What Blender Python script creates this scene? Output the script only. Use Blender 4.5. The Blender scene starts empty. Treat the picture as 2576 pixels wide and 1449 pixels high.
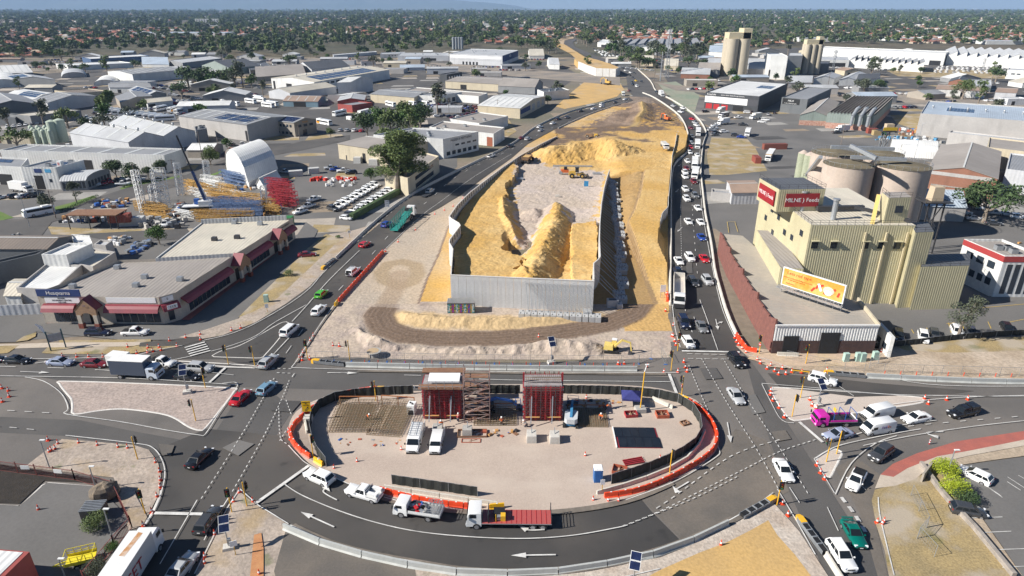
import bpy,bmesh,math,random
from math import sin,cos,pi,radians as rd,atan2,hypot,tan,sqrt,floor
from mathutils import Vector as Vc,Matrix,noise
rg_,en_=range,enumerate
random.seed(7)
SC=bpy.context.scene
dm=SC.collection
cb,cB,dn=1640.,60.,18.
cR=math.atan((724.5-dn)/cb)
aP=bpy.data.cameras.new("camera")
aP.sensor_width=36.
aP.lens=36.*cb/2576.
aP.clip_start,aP.clip_end=1.,60000.
camera=bpy.data.objects.new("camera",aP)
camera.location=(0,0,cB)
camera.rotation_euler=(pi/2-cR,0,0)
dm.objects.link(camera)
SC.camera=camera
bQ,bK=rd(35.),rd(13.)
world=bpy.data.worlds.new("World")
SC.world=world
world.use_nodes=True
wn=world.node_tree.nodes
bg=wn["Background"]
sky=wn.new("ShaderNodeTexSky")
sky.sky_type='NISHITA'
sky.sun_disc=False
sky.sun_elevation=bQ
bR=Vc((-cos(bK)*cos(bQ),-sin(bK)*cos(bQ),sin(bQ)))
sky.sun_rotation=atan2(bR.x,bR.y)
sky.altitude=2000
sky.air_density,sky.dust_density,sky.ozone_density=1.,0.,5.
world.node_tree.links.new(sky.outputs[0],bg.inputs[0])
bg.inputs[1].default_value=.05
cC=bpy.data.lights.new("sun",'SUN')
cC.energy=5
cC.angle=rd(.5)
cC.color=(1.,.95,.87)
cS=bpy.data.objects.new("sun",cC)
cS.rotation_euler=(-bR).to_track_quat('-Z','Y').to_euler()
cS.location=(-200,0,300)
dm.objects.link(cS)
SC.view_settings.view_transform='Standard'
SC.view_settings.look='None'
SC.view_settings.exposure=.7
SC.view_settings.gamma=1.
SC.cycles.max_bounces=5
SC.cycles.diffuse_bounces=3
SC.cycles.glossy_bounces=2
SC.cycles.volume_bounces=0
SC.cycles.transparent_max_bounces=8
SC.cycles.use_adaptive_sampling=True
SC.cycles.adaptive_threshold=.02
SC.cycles.use_denoising=True
_s,_c=sin(cR),cos(cR)
def G(x,y,z=0.):
 """survey point: picture coordinates (2576 wide) -> the place on the level z"""
 u,v=(x-1288)/cb,-(y-724.5)/cb
 dx,dy,dz=u,_c+v*_s,-_s+v*_c
 t=(z-cB)/dz
 return Vc((dx*t,dy*t,z))
def P(w):
 dz=w[2]-cB
 a=w[1]*_c-dz*_s
 b=w[1]*_s+dz*_c
 return 1288+cb*w[0]/a,724.5-cb*b/a
def T(i,j,x,y):
 return(i*644+x/4.,j*362.25+y/4.)
def GT(i,j,x,y,z=0.):
 return G(*T(i,j,x,y),z)
def an(x,y,yt):
 w=G(x,y);lo,hi=0.,58.
 for _ in rg_(40):
  m=(lo+hi)/2
  if P((w.x,w.y,m))[1]>yt:lo=m
  else:hi=m
 return lo
cd={}
def dP(name):
 m=bpy.data.materials.new(name);m.use_nodes=True
 cd[name]=m
 nt=m.node_tree
 return m,nt,nt.nodes["Principled BSDF"]
def N(nt,t,**kw):
 n=nt.nodes.new(t)
 for k,v in kw.items():
  if k[0]=='i' and k[1:].isdigit():n.inputs[int(k[1:])].default_value=v
  else:setattr(n,k,v)
 return n
def bo(c):return(c[0],c[1],c[2],1)
def mat(name,col,col2=None,scale=1.,rough=.8,bump=0.,metal=0.,fine=.12,fscale=None,objcol=False,rib=None,ribdepth=.5,stretch=None,spec=None,coord='Object',ramp=(.35,.65)):
 if name in cd:return cd[name]
 m,nt,bs=dP(name)
 L=nt.links
 bs.inputs['Roughness'].default_value=rough
 bs.inputs['Metallic'].default_value=metal
 if spec is not None:bs.inputs['Specular IOR Level'].default_value=spec
 tc=N(nt,'ShaderNodeTexCoord')
 mp=N(nt,'ShaderNodeMapping')
 if stretch:mp.inputs['Scale'].default_value=stretch
 L.new(tc.outputs[coord],mp.inputs[0])
 n1=N(nt,'ShaderNodeTexNoise');n1. inputs['Scale'].default_value=scale;n1. inputs['Detail'].default_value=5
 L.new(mp.outputs[0],n1. inputs['Vector'])
 n2=N(nt,'ShaderNodeTexNoise');n2. inputs['Scale'].default_value=fscale or scale*9;n2. inputs['Detail'].default_value=4
 L.new(mp.outputs[0],n2. inputs['Vector'])
 mx=N(nt,'ShaderNodeMix',data_type='RGBA')
 mr=N(nt,'ShaderNodeMapRange');mr.inputs[1].default_value,mr.inputs[2].default_value=ramp
 L.new(n1. outputs[0],mr.inputs[0]);L.new(mr.outputs[0],mx.inputs[0])
 if objcol:
  oi=N(nt,'ShaderNodeObjectInfo')
  L.new(oi.outputs['Color'],mx.inputs[6]);L.new(oi.outputs['Color'],mx.inputs[7])
 else:
  mx.inputs[6].default_value=bo(col);mx.inputs[7].default_value=bo(col2 or col)
 ma=N(nt,'ShaderNodeMapRange');ma.inputs[1].default_value=.3;ma.inputs[2].default_value=.7
 ma.inputs[3].default_value=1-fine;ma.inputs[4].default_value=1+fine
 L.new(n2. outputs[0],ma.inputs[0])
 hv=N(nt,'ShaderNodeVectorMath',operation='SCALE')
 L.new(mx.outputs[2],hv.inputs[0]);L.new(ma.outputs[0],hv.inputs['Scale'])
 cJ=hv.outputs[0]
 hgt=None
 if rib:
  sx=N(nt,'ShaderNodeSeparateXYZ');L.new(tc.outputs[coord],sx.inputs[0])
  mu=N(nt,'ShaderNodeMath',operation='MULTIPLY');mu.inputs[1].default_value=2*pi/rib[1]
  L.new(sx.outputs['XYZ'.index(rib[0])],mu.inputs[0])
  sn=N(nt,'ShaderNodeMath',operation='SINE');L.new(mu.outputs[0],sn.inputs[0])
  hgt=sn.outputs[0]
  if ribdepth:
   b2=N(nt,'ShaderNodeBump');b2. inputs['Strength'].default_value=1.
   b2. inputs['Distance'].default_value=rib[1]*.12*ribdepth
   L.new(hgt,b2. inputs['Height']);L.new(b2. outputs[0],bs.inputs['Normal'])
 if bump:
  bp=N(nt,'ShaderNodeBump');bp.inputs['Strength'].default_value=1.;bp.inputs['Distance'].default_value=bump
  L.new(n2. outputs[0],bp.inputs['Height']);L.new(bp.outputs[0],bs.inputs['Normal'])
  if hgt is not None:L.new(b2. outputs[0],bp.inputs['Normal'])
 L.new(cJ,bs.inputs['Base Color'])
 return m
def K(m,col,amount=.5,scale=.15,lo=.5,hi=.75,stretch=None,detail=6):
 """stains of their own shape mixed over the base colour of a material"""
 nt=m.node_tree;L=nt.links;bs=nt.nodes["Principled BSDF"]
 src=bs.inputs['Base Color'].links[0].from_socket
 tc=N(nt,'ShaderNodeTexCoord');mp=N(nt,'ShaderNodeMapping')
 if stretch:mp.inputs['Scale'].default_value=stretch
 L.new(tc.outputs['Object'],mp.inputs[0])
 n=N(nt,'ShaderNodeTexNoise');n.inputs['Scale'].default_value=scale;n.inputs['Detail'].default_value=detail
 L.new(mp.outputs[0],n.inputs['Vector'])
 mr=N(nt,'ShaderNodeMapRange');mr.inputs[1].default_value=lo;mr.inputs[2].default_value=hi;mr.inputs[4].default_value=amount
 L.new(n.outputs[0],mr.inputs[0])
 mx=N(nt,'ShaderNodeMix',data_type='RGBA');L.new(mr.outputs[0],mx.inputs[0]);L.new(src,mx.inputs[6]);mx.inputs[7].default_value=bo(col)
 L.new(mx.outputs[2],bs.inputs['Base Color'])
 return m
aQ=mat('car_paint',(.8,.8,.8),objcol=True,rough=.25,fine=.02);aQ.node_tree.nodes["Principled BSDF"].inputs['Coat Weight'].default_value=.6
dull=mat('dull_paint',(.8,.8,.8),objcol=True,rough=.6,fine=.10,scale=.8)
aR=mat('dark_glass',(.012,.016,.02),rough=.06,fine=.02)
cT=mat('tyre_rubber',(.018,.018,.018),rough=.9)
rimm=mat('alloy_rim',(.45,.45,.47),rough=.35,metal=.6)
ae=mat('black_plastic',(.015,.015,.016),rough=.6)
cU=mat('lamp_lens',(.75,.77,.8),rough=.1)
dD=mat('tail_lamp_lens',(.35,.01,.01),rough=.2)
E=mat('galvanised_steel',(.42,.44,.46),(.34,.36,.38),rough=.45,metal=.5,scale=2)
F=mat('dark_steel',(.06,.06,.065),rough=.5,metal=.3)
aa=mat('white_paint',(.78,.78,.77),(.72,.72,.7),rough=.5,fine=.05)
av=mat('yellow_paint',(.75,.42,.03),rough=.45,fine=.08)
bu=mat('orange_plastic',(.78,.075,.02),(.68,.06,.02),rough=.4,scale=1.5,fine=.08)
do=mat('red_paint',(.48,.02,.025),(.38,.02,.025),rough=.5,scale=1)
ce=mat('blue_paint',(.03,.11,.38),rough=.45)
ag=mat('concrete',(.42,.40,.37),(.34,.33,.31),scale=.5,rough=.9,fine=.12,bump=.01)
aA=mat('pale_concrete',(.58,.55,.50),(.47,.45,.41),scale=.4,rough=.9,fine=.1)
class MB:
 def __init__(s):s.v=[];s.f=[];s.m=[];s.mats=[]
 def mi(s,m):
  if m not in s.mats:s.mats.append(m)
  return s.mats.index(m)
 def add(s,vs,fs,m,X=None):
  o=len(s.v);k=s.mi(m)
  for p in vs:
   p=Vc(p)
   if X is not None:p=X@p
   s.v.append(p)
  for f in fs:s.f.append([o+i for i in f]);s.m.append(k)
  return s
 def box(s,c,d,m,rz=0.,X=None,taper=1.,tx=None):
  hx,hy,hz=d[0]/2,d[1]/2,d[2]/2
  ty=taper;tx=taper if tx is None else tx
  vs=[]
  for z,a,b in((-hz,1,1),(hz,tx,ty)):
   for x,y in((-hx,-hy),(hx,-hy),(hx,hy),(-hx,hy)):
    px,py=x*a,y*b
    vs.append((c[0]+px*cos(rz)-py*sin(rz),c[1]+px*sin(rz)+py*cos(rz),c[2]+z))
  return s.add(vs,[(3,2,1,0),(4,5,6,7),(0,1,5,4),(1,2,6,5),(2,3,7,6),(3,0,4,7)],m,X)
 def prism(s,V,z0,z1,m,X=None,mtop=None,bottom=True):
  a=sum(V[i][0]*V[(i+1)%len(V)][1]-V[(i+1)%len(V)][0]*V[i][1] for i in rg_(len(V)))
  if a<0:V=V[::-1]
  n=len(V)
  g=lambda z,i:z[i] if isinstance(z,(list,tuple)) else z
  if a<0 and isinstance(z1,(list,tuple)):z1=list(z1)[::-1]
  vs=[(p[0],p[1],g(z0,i)) for i,p in en_(V)]+[(p[0],p[1],g(z1,i)) for i,p in en_(V)]
  s.add(vs,[(i,(i+1)%n,n+(i+1)%n,n+i) for i in rg_(n)]+([tuple(rg_(n-1,-1,-1))] if bottom else[]),m,X)
  return s.add([vs[n+i] for i in rg_(n)],[tuple(rg_(n))],mtop or m,X)
 def bar(s,p,q,w,m,X=None,h=None):
  p,q=Vc(p),Vc(q);d=q-p
  if d.length<1e-6:return s
  d.normalize();up=Vc((0,0,1)) if abs(d.z)<.95 else Vc((1,0,0))
  a=d.cross(up).normalized()*w/2;b=a.cross(d).normalized()*(h or w)/2
  vs=[p-a-b,p+a-b,p+a+b,p-a+b,q-a-b,q+a-b,q+a+b,q-a+b]
  return s.add(vs,[(3,2,1,0),(4,5,6,7),(0,1,5,4),(1,2,6,5),(2,3,7,6),(3,0,4,7)],m,X)
 def cyl(s,p,q,r,m,n=10,r2=None,X=None,caps=True):
  p,q=Vc(p),Vc(q);d=(q-p).normalized();r2=r if r2 is None else r2
  up=Vc((0,0,1)) if abs(d.z)<.95 else Vc((1,0,0))
  a=d.cross(up).normalized();b=a.cross(d).normalized()
  vs=[p+(a*cos(2*pi*i/n)+b*sin(2*pi*i/n))*r for i in rg_(n)]+[q+(a*cos(2*pi*i/n)+b*sin(2*pi*i/n))*r2 for i in rg_(n)]
  fs=[(i,n+i,n+(i+1)%n,(i+1)%n) for i in rg_(n)]
  if caps:fs+=[tuple(rg_(n)),tuple(rg_(2*n-1,n-1,-1))]
  return s.add(vs,fs,m,X)
 def loft(s,aB,m,X=None,caps=True,closed=True):
  n=len(aB[0]);vs=[p for r in aB for p in r];fs=[]
  for k in rg_(len(aB)-1):
   for i in rg_(n if closed else n-1):
    fs.append((k*n+i,k*n+(i+1)%n,(k+1)*n+(i+1)%n,(k+1)*n+i))
  if caps:fs+=[tuple(rg_(n-1,-1,-1)),tuple(rg_((len(aB)-1)*n,len(aB)*n))]
  return s.add(vs,fs,m,X)
 def quad(s,a,b,c,d,m,X=None):return s.add([a,b,c,d],[(0,1,2,3)],m,X)
 def ball(s,c,r,m,n=8,k=5,X=None):
  vs,fs=[],[]
  for j in rg_(k+1):
   t=pi*j/k
   for i in rg_(n):vs.append((c[0]+r[0]*sin(t)*cos(2*pi*i/n),c[1]+r[1]*sin(t)*sin(2*pi*i/n),c[2]+r[2]*cos(t)))
  for j in rg_(k):
   for i in rg_(n):fs.append((j*n+i,(j+1)*n+i,(j+1)*n+(i+1)%n,j*n+(i+1)%n))
  return s.add(vs,fs,m,X)
 def mesh(s,name,smooth=False):
  me=bpy.data.meshes.new(name)
  me.from_pydata([tuple(p) for p in s.v],[],s.f)
  for m in s.mats:me.materials.append(m)
  me.polygons.foreach_set('material_index',s.m)
  if smooth:me.polygons.foreach_set('use_smooth',[True]*len(s.f))
  me.update()
  if smooth and smooth!=1:me.set_sharp_from_angle(angle=smooth)
  return me
 def build(s,name,parent=None,smooth=False,loc=None,rz=0,**cV):
  o=bpy.data.objects.new(name,s.mesh(name,smooth));dm.objects.link(o)
  if parent is not None:o.parent=parent
  if loc is not None:o.location=loc
  o.rotation_euler.z=rz
  for k,v in cV.items():o[{'cat':'category'}.get(k,k)]=v
  return o
def aj(me,name,parent=None,loc=None,rz=0,color=None,**cV):
 o=bpy.data.objects.new(name,me);dm.objects.link(o)
 if parent is not None:o.parent=parent
 if loc is not None:o.location=loc
 o.rotation_euler.z=rz
 if color:o.color=bo(color)
 for k,v in cV.items():o[{'cat':'category'}.get(k,k)]=v
 return o
def thing(name,label,cat,loc=(0,0,0),rz=0.,group=None):
 o=bpy.data.objects.new(name,None);dm.objects.link(o)
 o.location=loc;o.rotation_euler.z=rz;o.empty_display_size=.5
 o['label']=label;o['category']=cat
 if group:o['group']=group
 return o
def dup(cW,loc,rz,label,group=None,color=None,scale=None):
 r=cW.copy();dm.objects.link(r);r.location=loc;r.rotation_euler.z=rz
 r['label']=label
 if group:r['group']=group
 if scale:r.scale=scale
 if color and r.type=='MESH':r.color=bo(color)
 def dE(src,dst):
  for ch in src.children:
   c=ch.copy();dm.objects.link(c);c.parent=dst
   if color:c.color=bo(color)
   dE(ch,c)
 dE(cW,r)
 return r
def cf(cW):
 """remove a pattern object that was never placed"""
 for ch in list(cW.children):cf(ch)
 bpy.data.objects.remove(cW)
eg=set()
def eh(a5,loc,rz,label,group=None,color=None):
 """first call moves the built object itself, later calls copy it with its parts"""
 if a5. name in eg:return dup(a5,loc,rz,label,group,color)
 eg.add(a5. name)
 a5. location=loc;a5. rotation_euler.z=rz;a5['label']=label
 if group:a5['group']=group
 def dE(o):
  if color:o.color=bo(color)
  for c in o.children:dE(c)
 dE(a5)
 return a5
ORD=['nearest','second','third','fourth','fifth','sixth','seventh','eighth','ninth','tenth','eleventh','twelfth','thirteenth','fourteenth','fifteenth','sixteenth','seventeenth','eighteenth','nineteenth','twentieth']
def aU(i):
 if i>=99:return 'hundredth' if i==99 else 'hundred and '+aU(i-100)
 if i<20:return['first'][0] if i==0 else ORD[i]
 ei=['twenty','thirty','forty','fifty','sixty','seventy','eighty','ninety'][(i+1)//10-2]
 k=(i+1)%10
 return ei[:-1]+'ieth' if k==0 else ei+'-'+['first','second','third','fourth','fifth','sixth','seventh','eighth','ninth'][k-1]
def cg(V,n=6,closed=False):
 cJ=[];N_=len(V)
 rng=rg_(N_) if closed else rg_(N_-1)
 for i in rng:
  p0=V[(i-1)%N_] if closed or i>0 else V[0]
  p1=V[i];p2=V[(i+1)%N_]
  p3=V[(i+2)%N_] if closed or i+2<N_ else V[-1]
  for k in rg_(n):
   t=k/n
   cJ.append(.5*((2*p1)+(p2-p0)*t+(2*p0-5*p1+4*p2-p3)*t*t+(3*p1-p0-3*p2+p3)*t**3))
 if not closed:cJ.append(V[-1])
 return cJ
def ah(V,step):
 cJ=[V[0].copy()];fg=0.;ej=step
 for a,b in zip(V,V[1:]):
  d=(b-a).length;
  if d<1e-9:continue
  fh=0.
  while fg+(d-fh)>=ej:
   fh+=ej-fg;cJ.append(a.lerp(b,fh/d));fg=0.
  fg+=d-fh
 return cJ
def W(V,z=0.,sm=0,closed=False):
 w=[G(x,y,z) for x,y in V]
 return cg(w,sm,closed) if sm else w
def sheet(name,V,z,m,sm=0,kind='structure',zs=0.,**cV):
 w=W(V,zs,sm,True)
 mb=MB();vs=[(p.x,p.y,z) for p in w]
 a=sum(vs[i][0]*vs[(i+1)%len(vs)][1]-vs[(i+1)%len(vs)][0]*vs[i][1] for i in rg_(len(vs)))
 if a<0:vs=vs[::-1]
 mb.add(vs,[tuple(rg_(len(vs)))],m)
 return mb.build(name,kind=kind,**cV)
def aS(V,off):
 cJ=[]
 for i,p in en_(V):
  a=V[max(i-1,0)];b=V[min(i+1,len(V)-1)]
  d=(b-a);d.z=0
  if d.length<1e-9:d=Vc((1,0,0))
  d.normalize();cJ.append(p+Vc((-d.y,d.x,0))*off)
 return cJ
def bv(mb,V,width,z,m,dash=None,off=0.):
 """a painted line, whole or dashed (dash = (on, gap) in metres)"""
 if off:V=aS(V,off)
 if dash:
  on,gap=dash;st=.25 if on<2 else.5
  fine=ah(V,st);per=on+gap;k=0;dQ=max(1,int(round(on/st)));ek=max(dQ+1,int(round(per/st)))
  while k+dQ<len(fine):
   bv(mb,[fine[k+q] for q in rg_(0,dQ+1)],width,z,m);k+=ek
  return
 l=aS(V,width/2);r=aS(V,-width/2);n=len(V)
 vs=[(p.x,p.y,z) for p in l]+[(p.x,p.y,z) for p in r]
 mb.add(vs,[(i,n+i,n+i+1,i+1) for i in rg_(n-1)],m)
def dR(mb,V,em,m,closed=False,zoff=None):
 """sweep a profile [(offset, z)...] along a line; prof runs from left to right over the top"""
 n=len(V);aB=[]
 for i,p in en_(V):
  if closed:a,b=V[i-1],V[(i+1)%n]
  else:a,b=V[max(i-1,0)],V[min(i+1,n-1)]
  d=b-a;d.z=0;d.normalize();nn=Vc((-d.y,d.x,0))
  z=zoff[i] if zoff else p.z
  aB.append([(p.x+nn.x*o,p.y+nn.y*o,z+h) for o,h in em])
 if closed:aB.append(aB[0])
 mb.loft(aB,m,closed=False,caps=False)
 if not closed:
  k=len(em)
  mb.add(aB[0],[tuple(rg_(k))],m);mb.add(aB[-1],[tuple(rg_(k-1,-1,-1))],m)
def ed(A,B,C=None,D=None,depth=None):
 """orthogonal rectangle on near edge A-B, as deep as C (far right) or D (far left)"""
 u=(B-A);u.z=0;w=u.length;u.normalize();n=Vc((-u.y,u.x,0))
 if n.y<0:n=-n
 if depth is None:
  q=(C-B) if C is not None else(D-A)
  depth=q.dot(n)
 return A,u,n,w,depth
def af(s,size,X,m,name='sign_lettering',parent=None,ext=.01,align='CENTER'):
 cu=bpy.data.curves.new(name,'FONT');cu.body=s;cu.size=size;cu.extrude=ext
 cu.align_x=align;cu.align_y='CENTER';cu.resolution_u=2
 cu.materials.append(m)
 tmp=bpy.data.objects.new('text',cu)
 me=bpy.data.meshes.new_from_object(tmp);bpy.data.objects.remove(tmp)
 o=bpy.data.objects.new(name,me);dm.objects.link(o)
 if parent is not None:o.parent=parent
 o.matrix_local=X
 return o
def I(c,en,up):
 r=Vc(en).normalized();u=Vc(up).normalized();n=r.cross(u).normalized()
 return Matrix(((r.x,u.x,n.x,c[0]),(r.y,u.y,n.y,c[1]),(r.z,u.z,n.z,c[2]),(0,0,0,1)))
 #  THE GROUND
bS=mat('worn_asphalt',(.165,.148,.134),(.115,.107,.10),scale=.06,rough=.92,fine=.10,fscale=6,bump=.004)
K(bS,(.24,.21,.18),.45,.05,.50,.72);K(bS,(.06,.057,.055),.5,.11,.58,.74)
a6=mat('fresh_asphalt',(.042,.040,.039),(.055,.052,.050),scale=.08,rough=.85,fine=.10,fscale=7,bump=.004)
K(a6,(.13,.112,.095),.6,.045,.5,.72);K(a6,(.10,.09,.08),.5,.03,.45,.65,stretch=(1,.12,1));K(a6,(.02,.02,.02),.6,.3,.62,.72)
ad=mat('grey_asphalt',(.095,.090,.086),(.075,.072,.070),scale=.08,rough=.9,fine=.1,fscale=6)
K(ad,(.17,.15,.135),.4,.06,.5,.75)
ak=mat('yard_asphalt',(.155,.148,.142),(.115,.112,.108),scale=.05,rough=.95,fine=.08,fscale=3)
K(ak,(.21,.195,.18),.5,.03,.5,.7)
ap=mat('dusty_asphalt',(.17,.145,.12),(.11,.10,.09),scale=.12,rough=.95,fine=.1,fscale=4)
b0=mat('earth',(.24,.19,.14),(.17,.15,.12),scale=.02,rough=1,fine=.15,fscale=.6)
K(b0,(.10,.11,.06),.6,.012,.45,.6)
bL=mat('pale_yard_gravel',(.47,.385,.32),(.42,.34,.285),scale=.15,rough=1,fine=.09,fscale=5,bump=.02)
K(bL,(.52,.44,.37),.6,.1,.5,.7,stretch=(1,2.2,1))
aG=mat('crushed_gravel',(.40,.325,.285),(.34,.28,.25),scale=.3,rough=1,fine=.24,fscale=2.6,bump=.06)
bj=mat('pale_island_gravel',(.52,.45,.39),(.47,.40,.35),scale=.2,rough=1,fine=.09,fscale=5,bump=.02)
aC=mat('verge_sand',(.42,.35,.29),(.33,.275,.23),scale=.25,rough=1,fine=.2,fscale=2.5,bump=.08)
K(aC,(.36,.25,.11),.55,.16,.52,.66);K(aC,(.13,.15,.06),.6,.3,.62,.7)
M=mat('dry_grass',(.36,.27,.13),(.27,.21,.11),scale=.3,rough=1,fine=.25,fscale=4,bump=.05)
K(M,(.42,.36,.29),.8,.15,.5,.62);K(M,(.12,.13,.04),.6,.22,.6,.7)
dq=mat('green_lawn',(.085,.16,.03),(.12,.17,.04),scale=.3,rough=1,fine=.25,fscale=4)
dF=mat('dark_mulch',(.022,.018,.015),(.035,.028,.022),scale=1,rough=1,fine=.3,fscale=6,bump=.05)
aq=mat('yellow_sand',(.56,.36,.135),(.47,.31,.13),scale=.12,rough=1,fine=.12,fscale=3,bump=.04)
K(aq,(.45,.36,.26),.6,.06,.52,.7,stretch=(1,.3,1))
a9=mat('red_cycle_path',(.40,.12,.09),(.33,.105,.085),scale=.4,rough=.9,fine=.1,fscale=6)
cX=mat('pale_path_concrete',(.50,.43,.35),(.44,.37,.30),scale=.3,rough=.9,fine=.08)
aX=mat('white_line_paint',(.70,.69,.66),(.50,.49,.47),scale=.6,rough=.7,fine=.08)
K(aX,(.25,.24,.23),.6,.9,.58,.72)
eo=mat('yellow_line_paint',(.62,.42,.08),(.5,.35,.08),scale=.5,rough=.7)
eq=mat('white_kerb',(.66,.63,.59),(.55,.53,.50),scale=.5,rough=.85)
trackm=mat('tyre_dust',(.30,.235,.18),(.22,.18,.15),scale=.3,rough=1,fine=.15)
mb=MB();R=30000
mb.quad((-R,-400,-.30),(R,-400,-.30),(R,R,-.30),(-R,R,-.30),mat('far_earth',(.055,.06,.035),(.12,.095,.06),scale=.004,rough=1,fine=.3,fscale=.03))
mb.build('ground',kind='structure')
mb=MB();mb.quad((-1100,-60,-.02),(1150,-60,-.02),(1150,900,-.02),(-1100,900,-.02),b0)
mb.build('industrial_ground',kind='structure')
zc=[0.]
def Z():
 zc[0]+=.004;return zc[0]
def cK(V,m=ak,sm=0,name='yard'):return sheet(name,V,Z(),m,sm)
cK([(-900,470),(-300,330),(0,262),(240,240),(420,232),(620,205),(880,250),(1150,330),(1150,420),(950,560),(740,560),(620,560),(300,600),(0,640),(-900,900)])
cK([(-500,262),(-100,205),(400,160),(700,152),(1010,150),(1400,156),(1460,190),(1290,300),(1080,330),(620,330),(300,290),(0,290)],ad)
cK([(1715,240),(2120,250),(2600,235),(3300,250),(3300,430),(2700,440),(2300,420),(1800,420),(1760,330)])
cK([(1640,140),(2000,120),(2700,130),(2900,235),(2100,245),(1700,240)],ad)
cK([(1745,410),(1850,420),(2400,400),(3300,420),(3300,860),(2000,800),(1850,700),(1800,600),(1772,520)])
cK([(0,640),(300,575),(760,540),(1000,470),(1010,520),(840,660),(690,800),(560,870),(450,830),(0,860),(-400,900),(-400,700)])
pz=Z();pr=random.Random(31);pms=[mat('yard_dirt',(.30,.235,.165),(.22,.18,.14),scale=.1,rough=1),mat('yard_slab',(.34,.325,.30),(.27,.26,.245),scale=.15,rough=1),ad,mat('yard_dark',(.065,.062,.06),(.09,.086,.08),scale=.1),M,mat('yard_pale',(.42,.37,.31),(.33,.29,.25),scale=.12,rough=1)]
mb=MB();ca,sa=cos(.28),sin(.28)
for i in rg_(-48,49):
 for j in rg_(6,44):
  if pr.random()<.38:continue
  cx,cy=i*23+pr.uniform(-2,2),j*21;L_,W_=pr.uniform(7,21),pr.uniform(4,18);x,y=cx*ca-cy*sa*.3,cx*sa*.3+cy
  if abs(x)<30 and y<500 or y<150+abs(x)*.25:continue
  mb.add([(x+(a*ca-b*sa*.5)*.5,y+(a*sa*.5+b*ca)*.5,pz) for a,b in((-L_,-W_),(L_,-W_*pr.uniform(.7,1)),(L_*pr.uniform(.8,1),W_),(-L_*pr.uniform(.7,1),W_))],[(0,1,2,3)],pr.choice(pms))
mb.build('yard_patches',kind='structure')
for q in([(1438,232),(1478,200),(1556,203),(1570,225),(1552,243),(1500,258),(1420,274),(1398,268)],[(1395,101),(1418,110),(1474,145),(1500,170),(1470,168),(1436,136),(1398,116)],[(1360,180),(1480,186),(1560,190),(1556,198),(1470,196),(1355,188)]):sheet('sand_pad',q,Z(),aq)
for k_,V,m_ in(('verge',[(1790,345),(1880,350),(1900,372),(1930,430),(1830,440),(1785,440),(1778,390)],M),('verge',[(2240,290),(2330,285),(2385,310),(2340,340),(2255,310)],M),('verge',[(2230,178),(2290,172),(2680,184),(2680,200),(2400,196),(2260,192)],M),('verge',[(1655,210),(1700,205),(1760,240),(1745,290),(1700,265)],mat('green_spray_seal',(.22,.26,.19),(.30,.29,.22),scale=.05)),('verge',[(120,570),(260,577),(500,575),(490,588),(300,596),(130,590)],M),('lawn',[(115,527),(180,510),(235,492),(250,500),(200,520),(130,530)],dq),('lawn',[(300,474),(340,462),(395,453),(455,441),(450,450),(380,470),(320,482)],dq),('lawn',[(0,532),(35,548),(0,556),(-60,552),(-60,536)],dq),('verge',[(790,565),(880,568),(880,583),(780,585)],M),('verge',[(1180,262),(1262,275),(1300,330),(1240,370),(1215,350)],M),('lawn',[(505,448),(560,410),(580,420),(545,440)],dq)):
 sheet(k_,V,Z(),m_)
cD=ad
sheet('street',[(-60,560),(60,550),(140,540),(235,500),(330,470),(450,447),(520,420),(600,385),(700,372),(760,355),(880,340),(880,352),(760,378),(640,400),(540,436),(440,470),(330,500),(250,520),(130,560),(100,600),(-60,640)],Z(),cD)
sheet('street',[(190,590),(470,575),(490,600),(300,612)],Z(),cD)
sheet('railway_reserve',[(-400,178),(0,166),(300,150),(640,146),(900,150),(1100,158),(1560,192),(1560,215),(1440,205),(1100,175),(640,160),(300,165),(0,185),(-400,200)],Z(),mat('ballast',(.30,.25,.20),(.20,.18,.16),scale=.05,rough=1))
sheet('railway_reserve',[(1640,205),(1700,215),(2100,225),(2700,258),(3300,280),(3300,300),(2700,275),(2300,262),(2000,250),(1700,228)],Z(),mat('ballast',(.3,.3,.3)))
zr=Z()
sheet('road',[(-700,850),(0,868),(200,880),(330,893),(470,870),(560,850),(660,800),(760,740),(820,850),(760,900),(900,900),(1300,915),(1690,900),(1680,790),(1800,740),(1850,872),(1930,925),(2080,945),(2576,962),(3300,970),(3300,1600),(-700,1600)],zr,bS)
zp=Z()
def aJ(V,m,name='road_patch',sm=0):return sheet(name,V,Z(),m,sm)
aJ([(0,1050),(200,1058),(330,1085),(440,1105),(520,1120),(610,985),(680,985),(740,1030),(560,1300),(480,1480),(250,1480),(360,1325),(407,1200),(375,1134),(160,1098),(-200,1080),(-200,1040)],ad)
aJ([(520,1080),(735,1100),(760,1140),(790,1175),(830,1195),(650,1270),(600,1240),(490,1480),(250,1500),(362,1322),(407,1255),(415,1195),(400,1130)],a6)
aJ([(0,903),(60,900),(330,905),(735,925),(1700,950),(1715,985),(1500,975),(950,985),(600,975),(160,960),(100,950),(-200,950),(-200,900)],ad)
et=W([(650,1280),(770,1165),(830,1190),(930,1240),(1060,1274),(1190,1290),(1388,1292),(1488,1280),(1608,1252),(1640,1290),(1720,1370),(1600,1410),(1400,1440),(1170,1440),(1044,1420),(911,1392),(731,1318)])
zz_=Z();mbx=MB();mbx.add([(p.x,p.y,zz_) for p in et][::1],[tuple(rg_(len(et)))],a6);o_=mbx.build('road_patch',kind='structure')
aJ([(1612,1256),(1690,1222),(1800,1152),(1850,1080),(1930,1110),(1990,1235),(1945,1258),(1870,1298),(1722,1368)],ap);aJ([(1780,900),(1870,890),(1900,1000),(1960,1180),(2090,1480),(2250,1480),(2150,1330),(2040,1160),(1970,1050),(1925,960),(1870,885)],ad)
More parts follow.
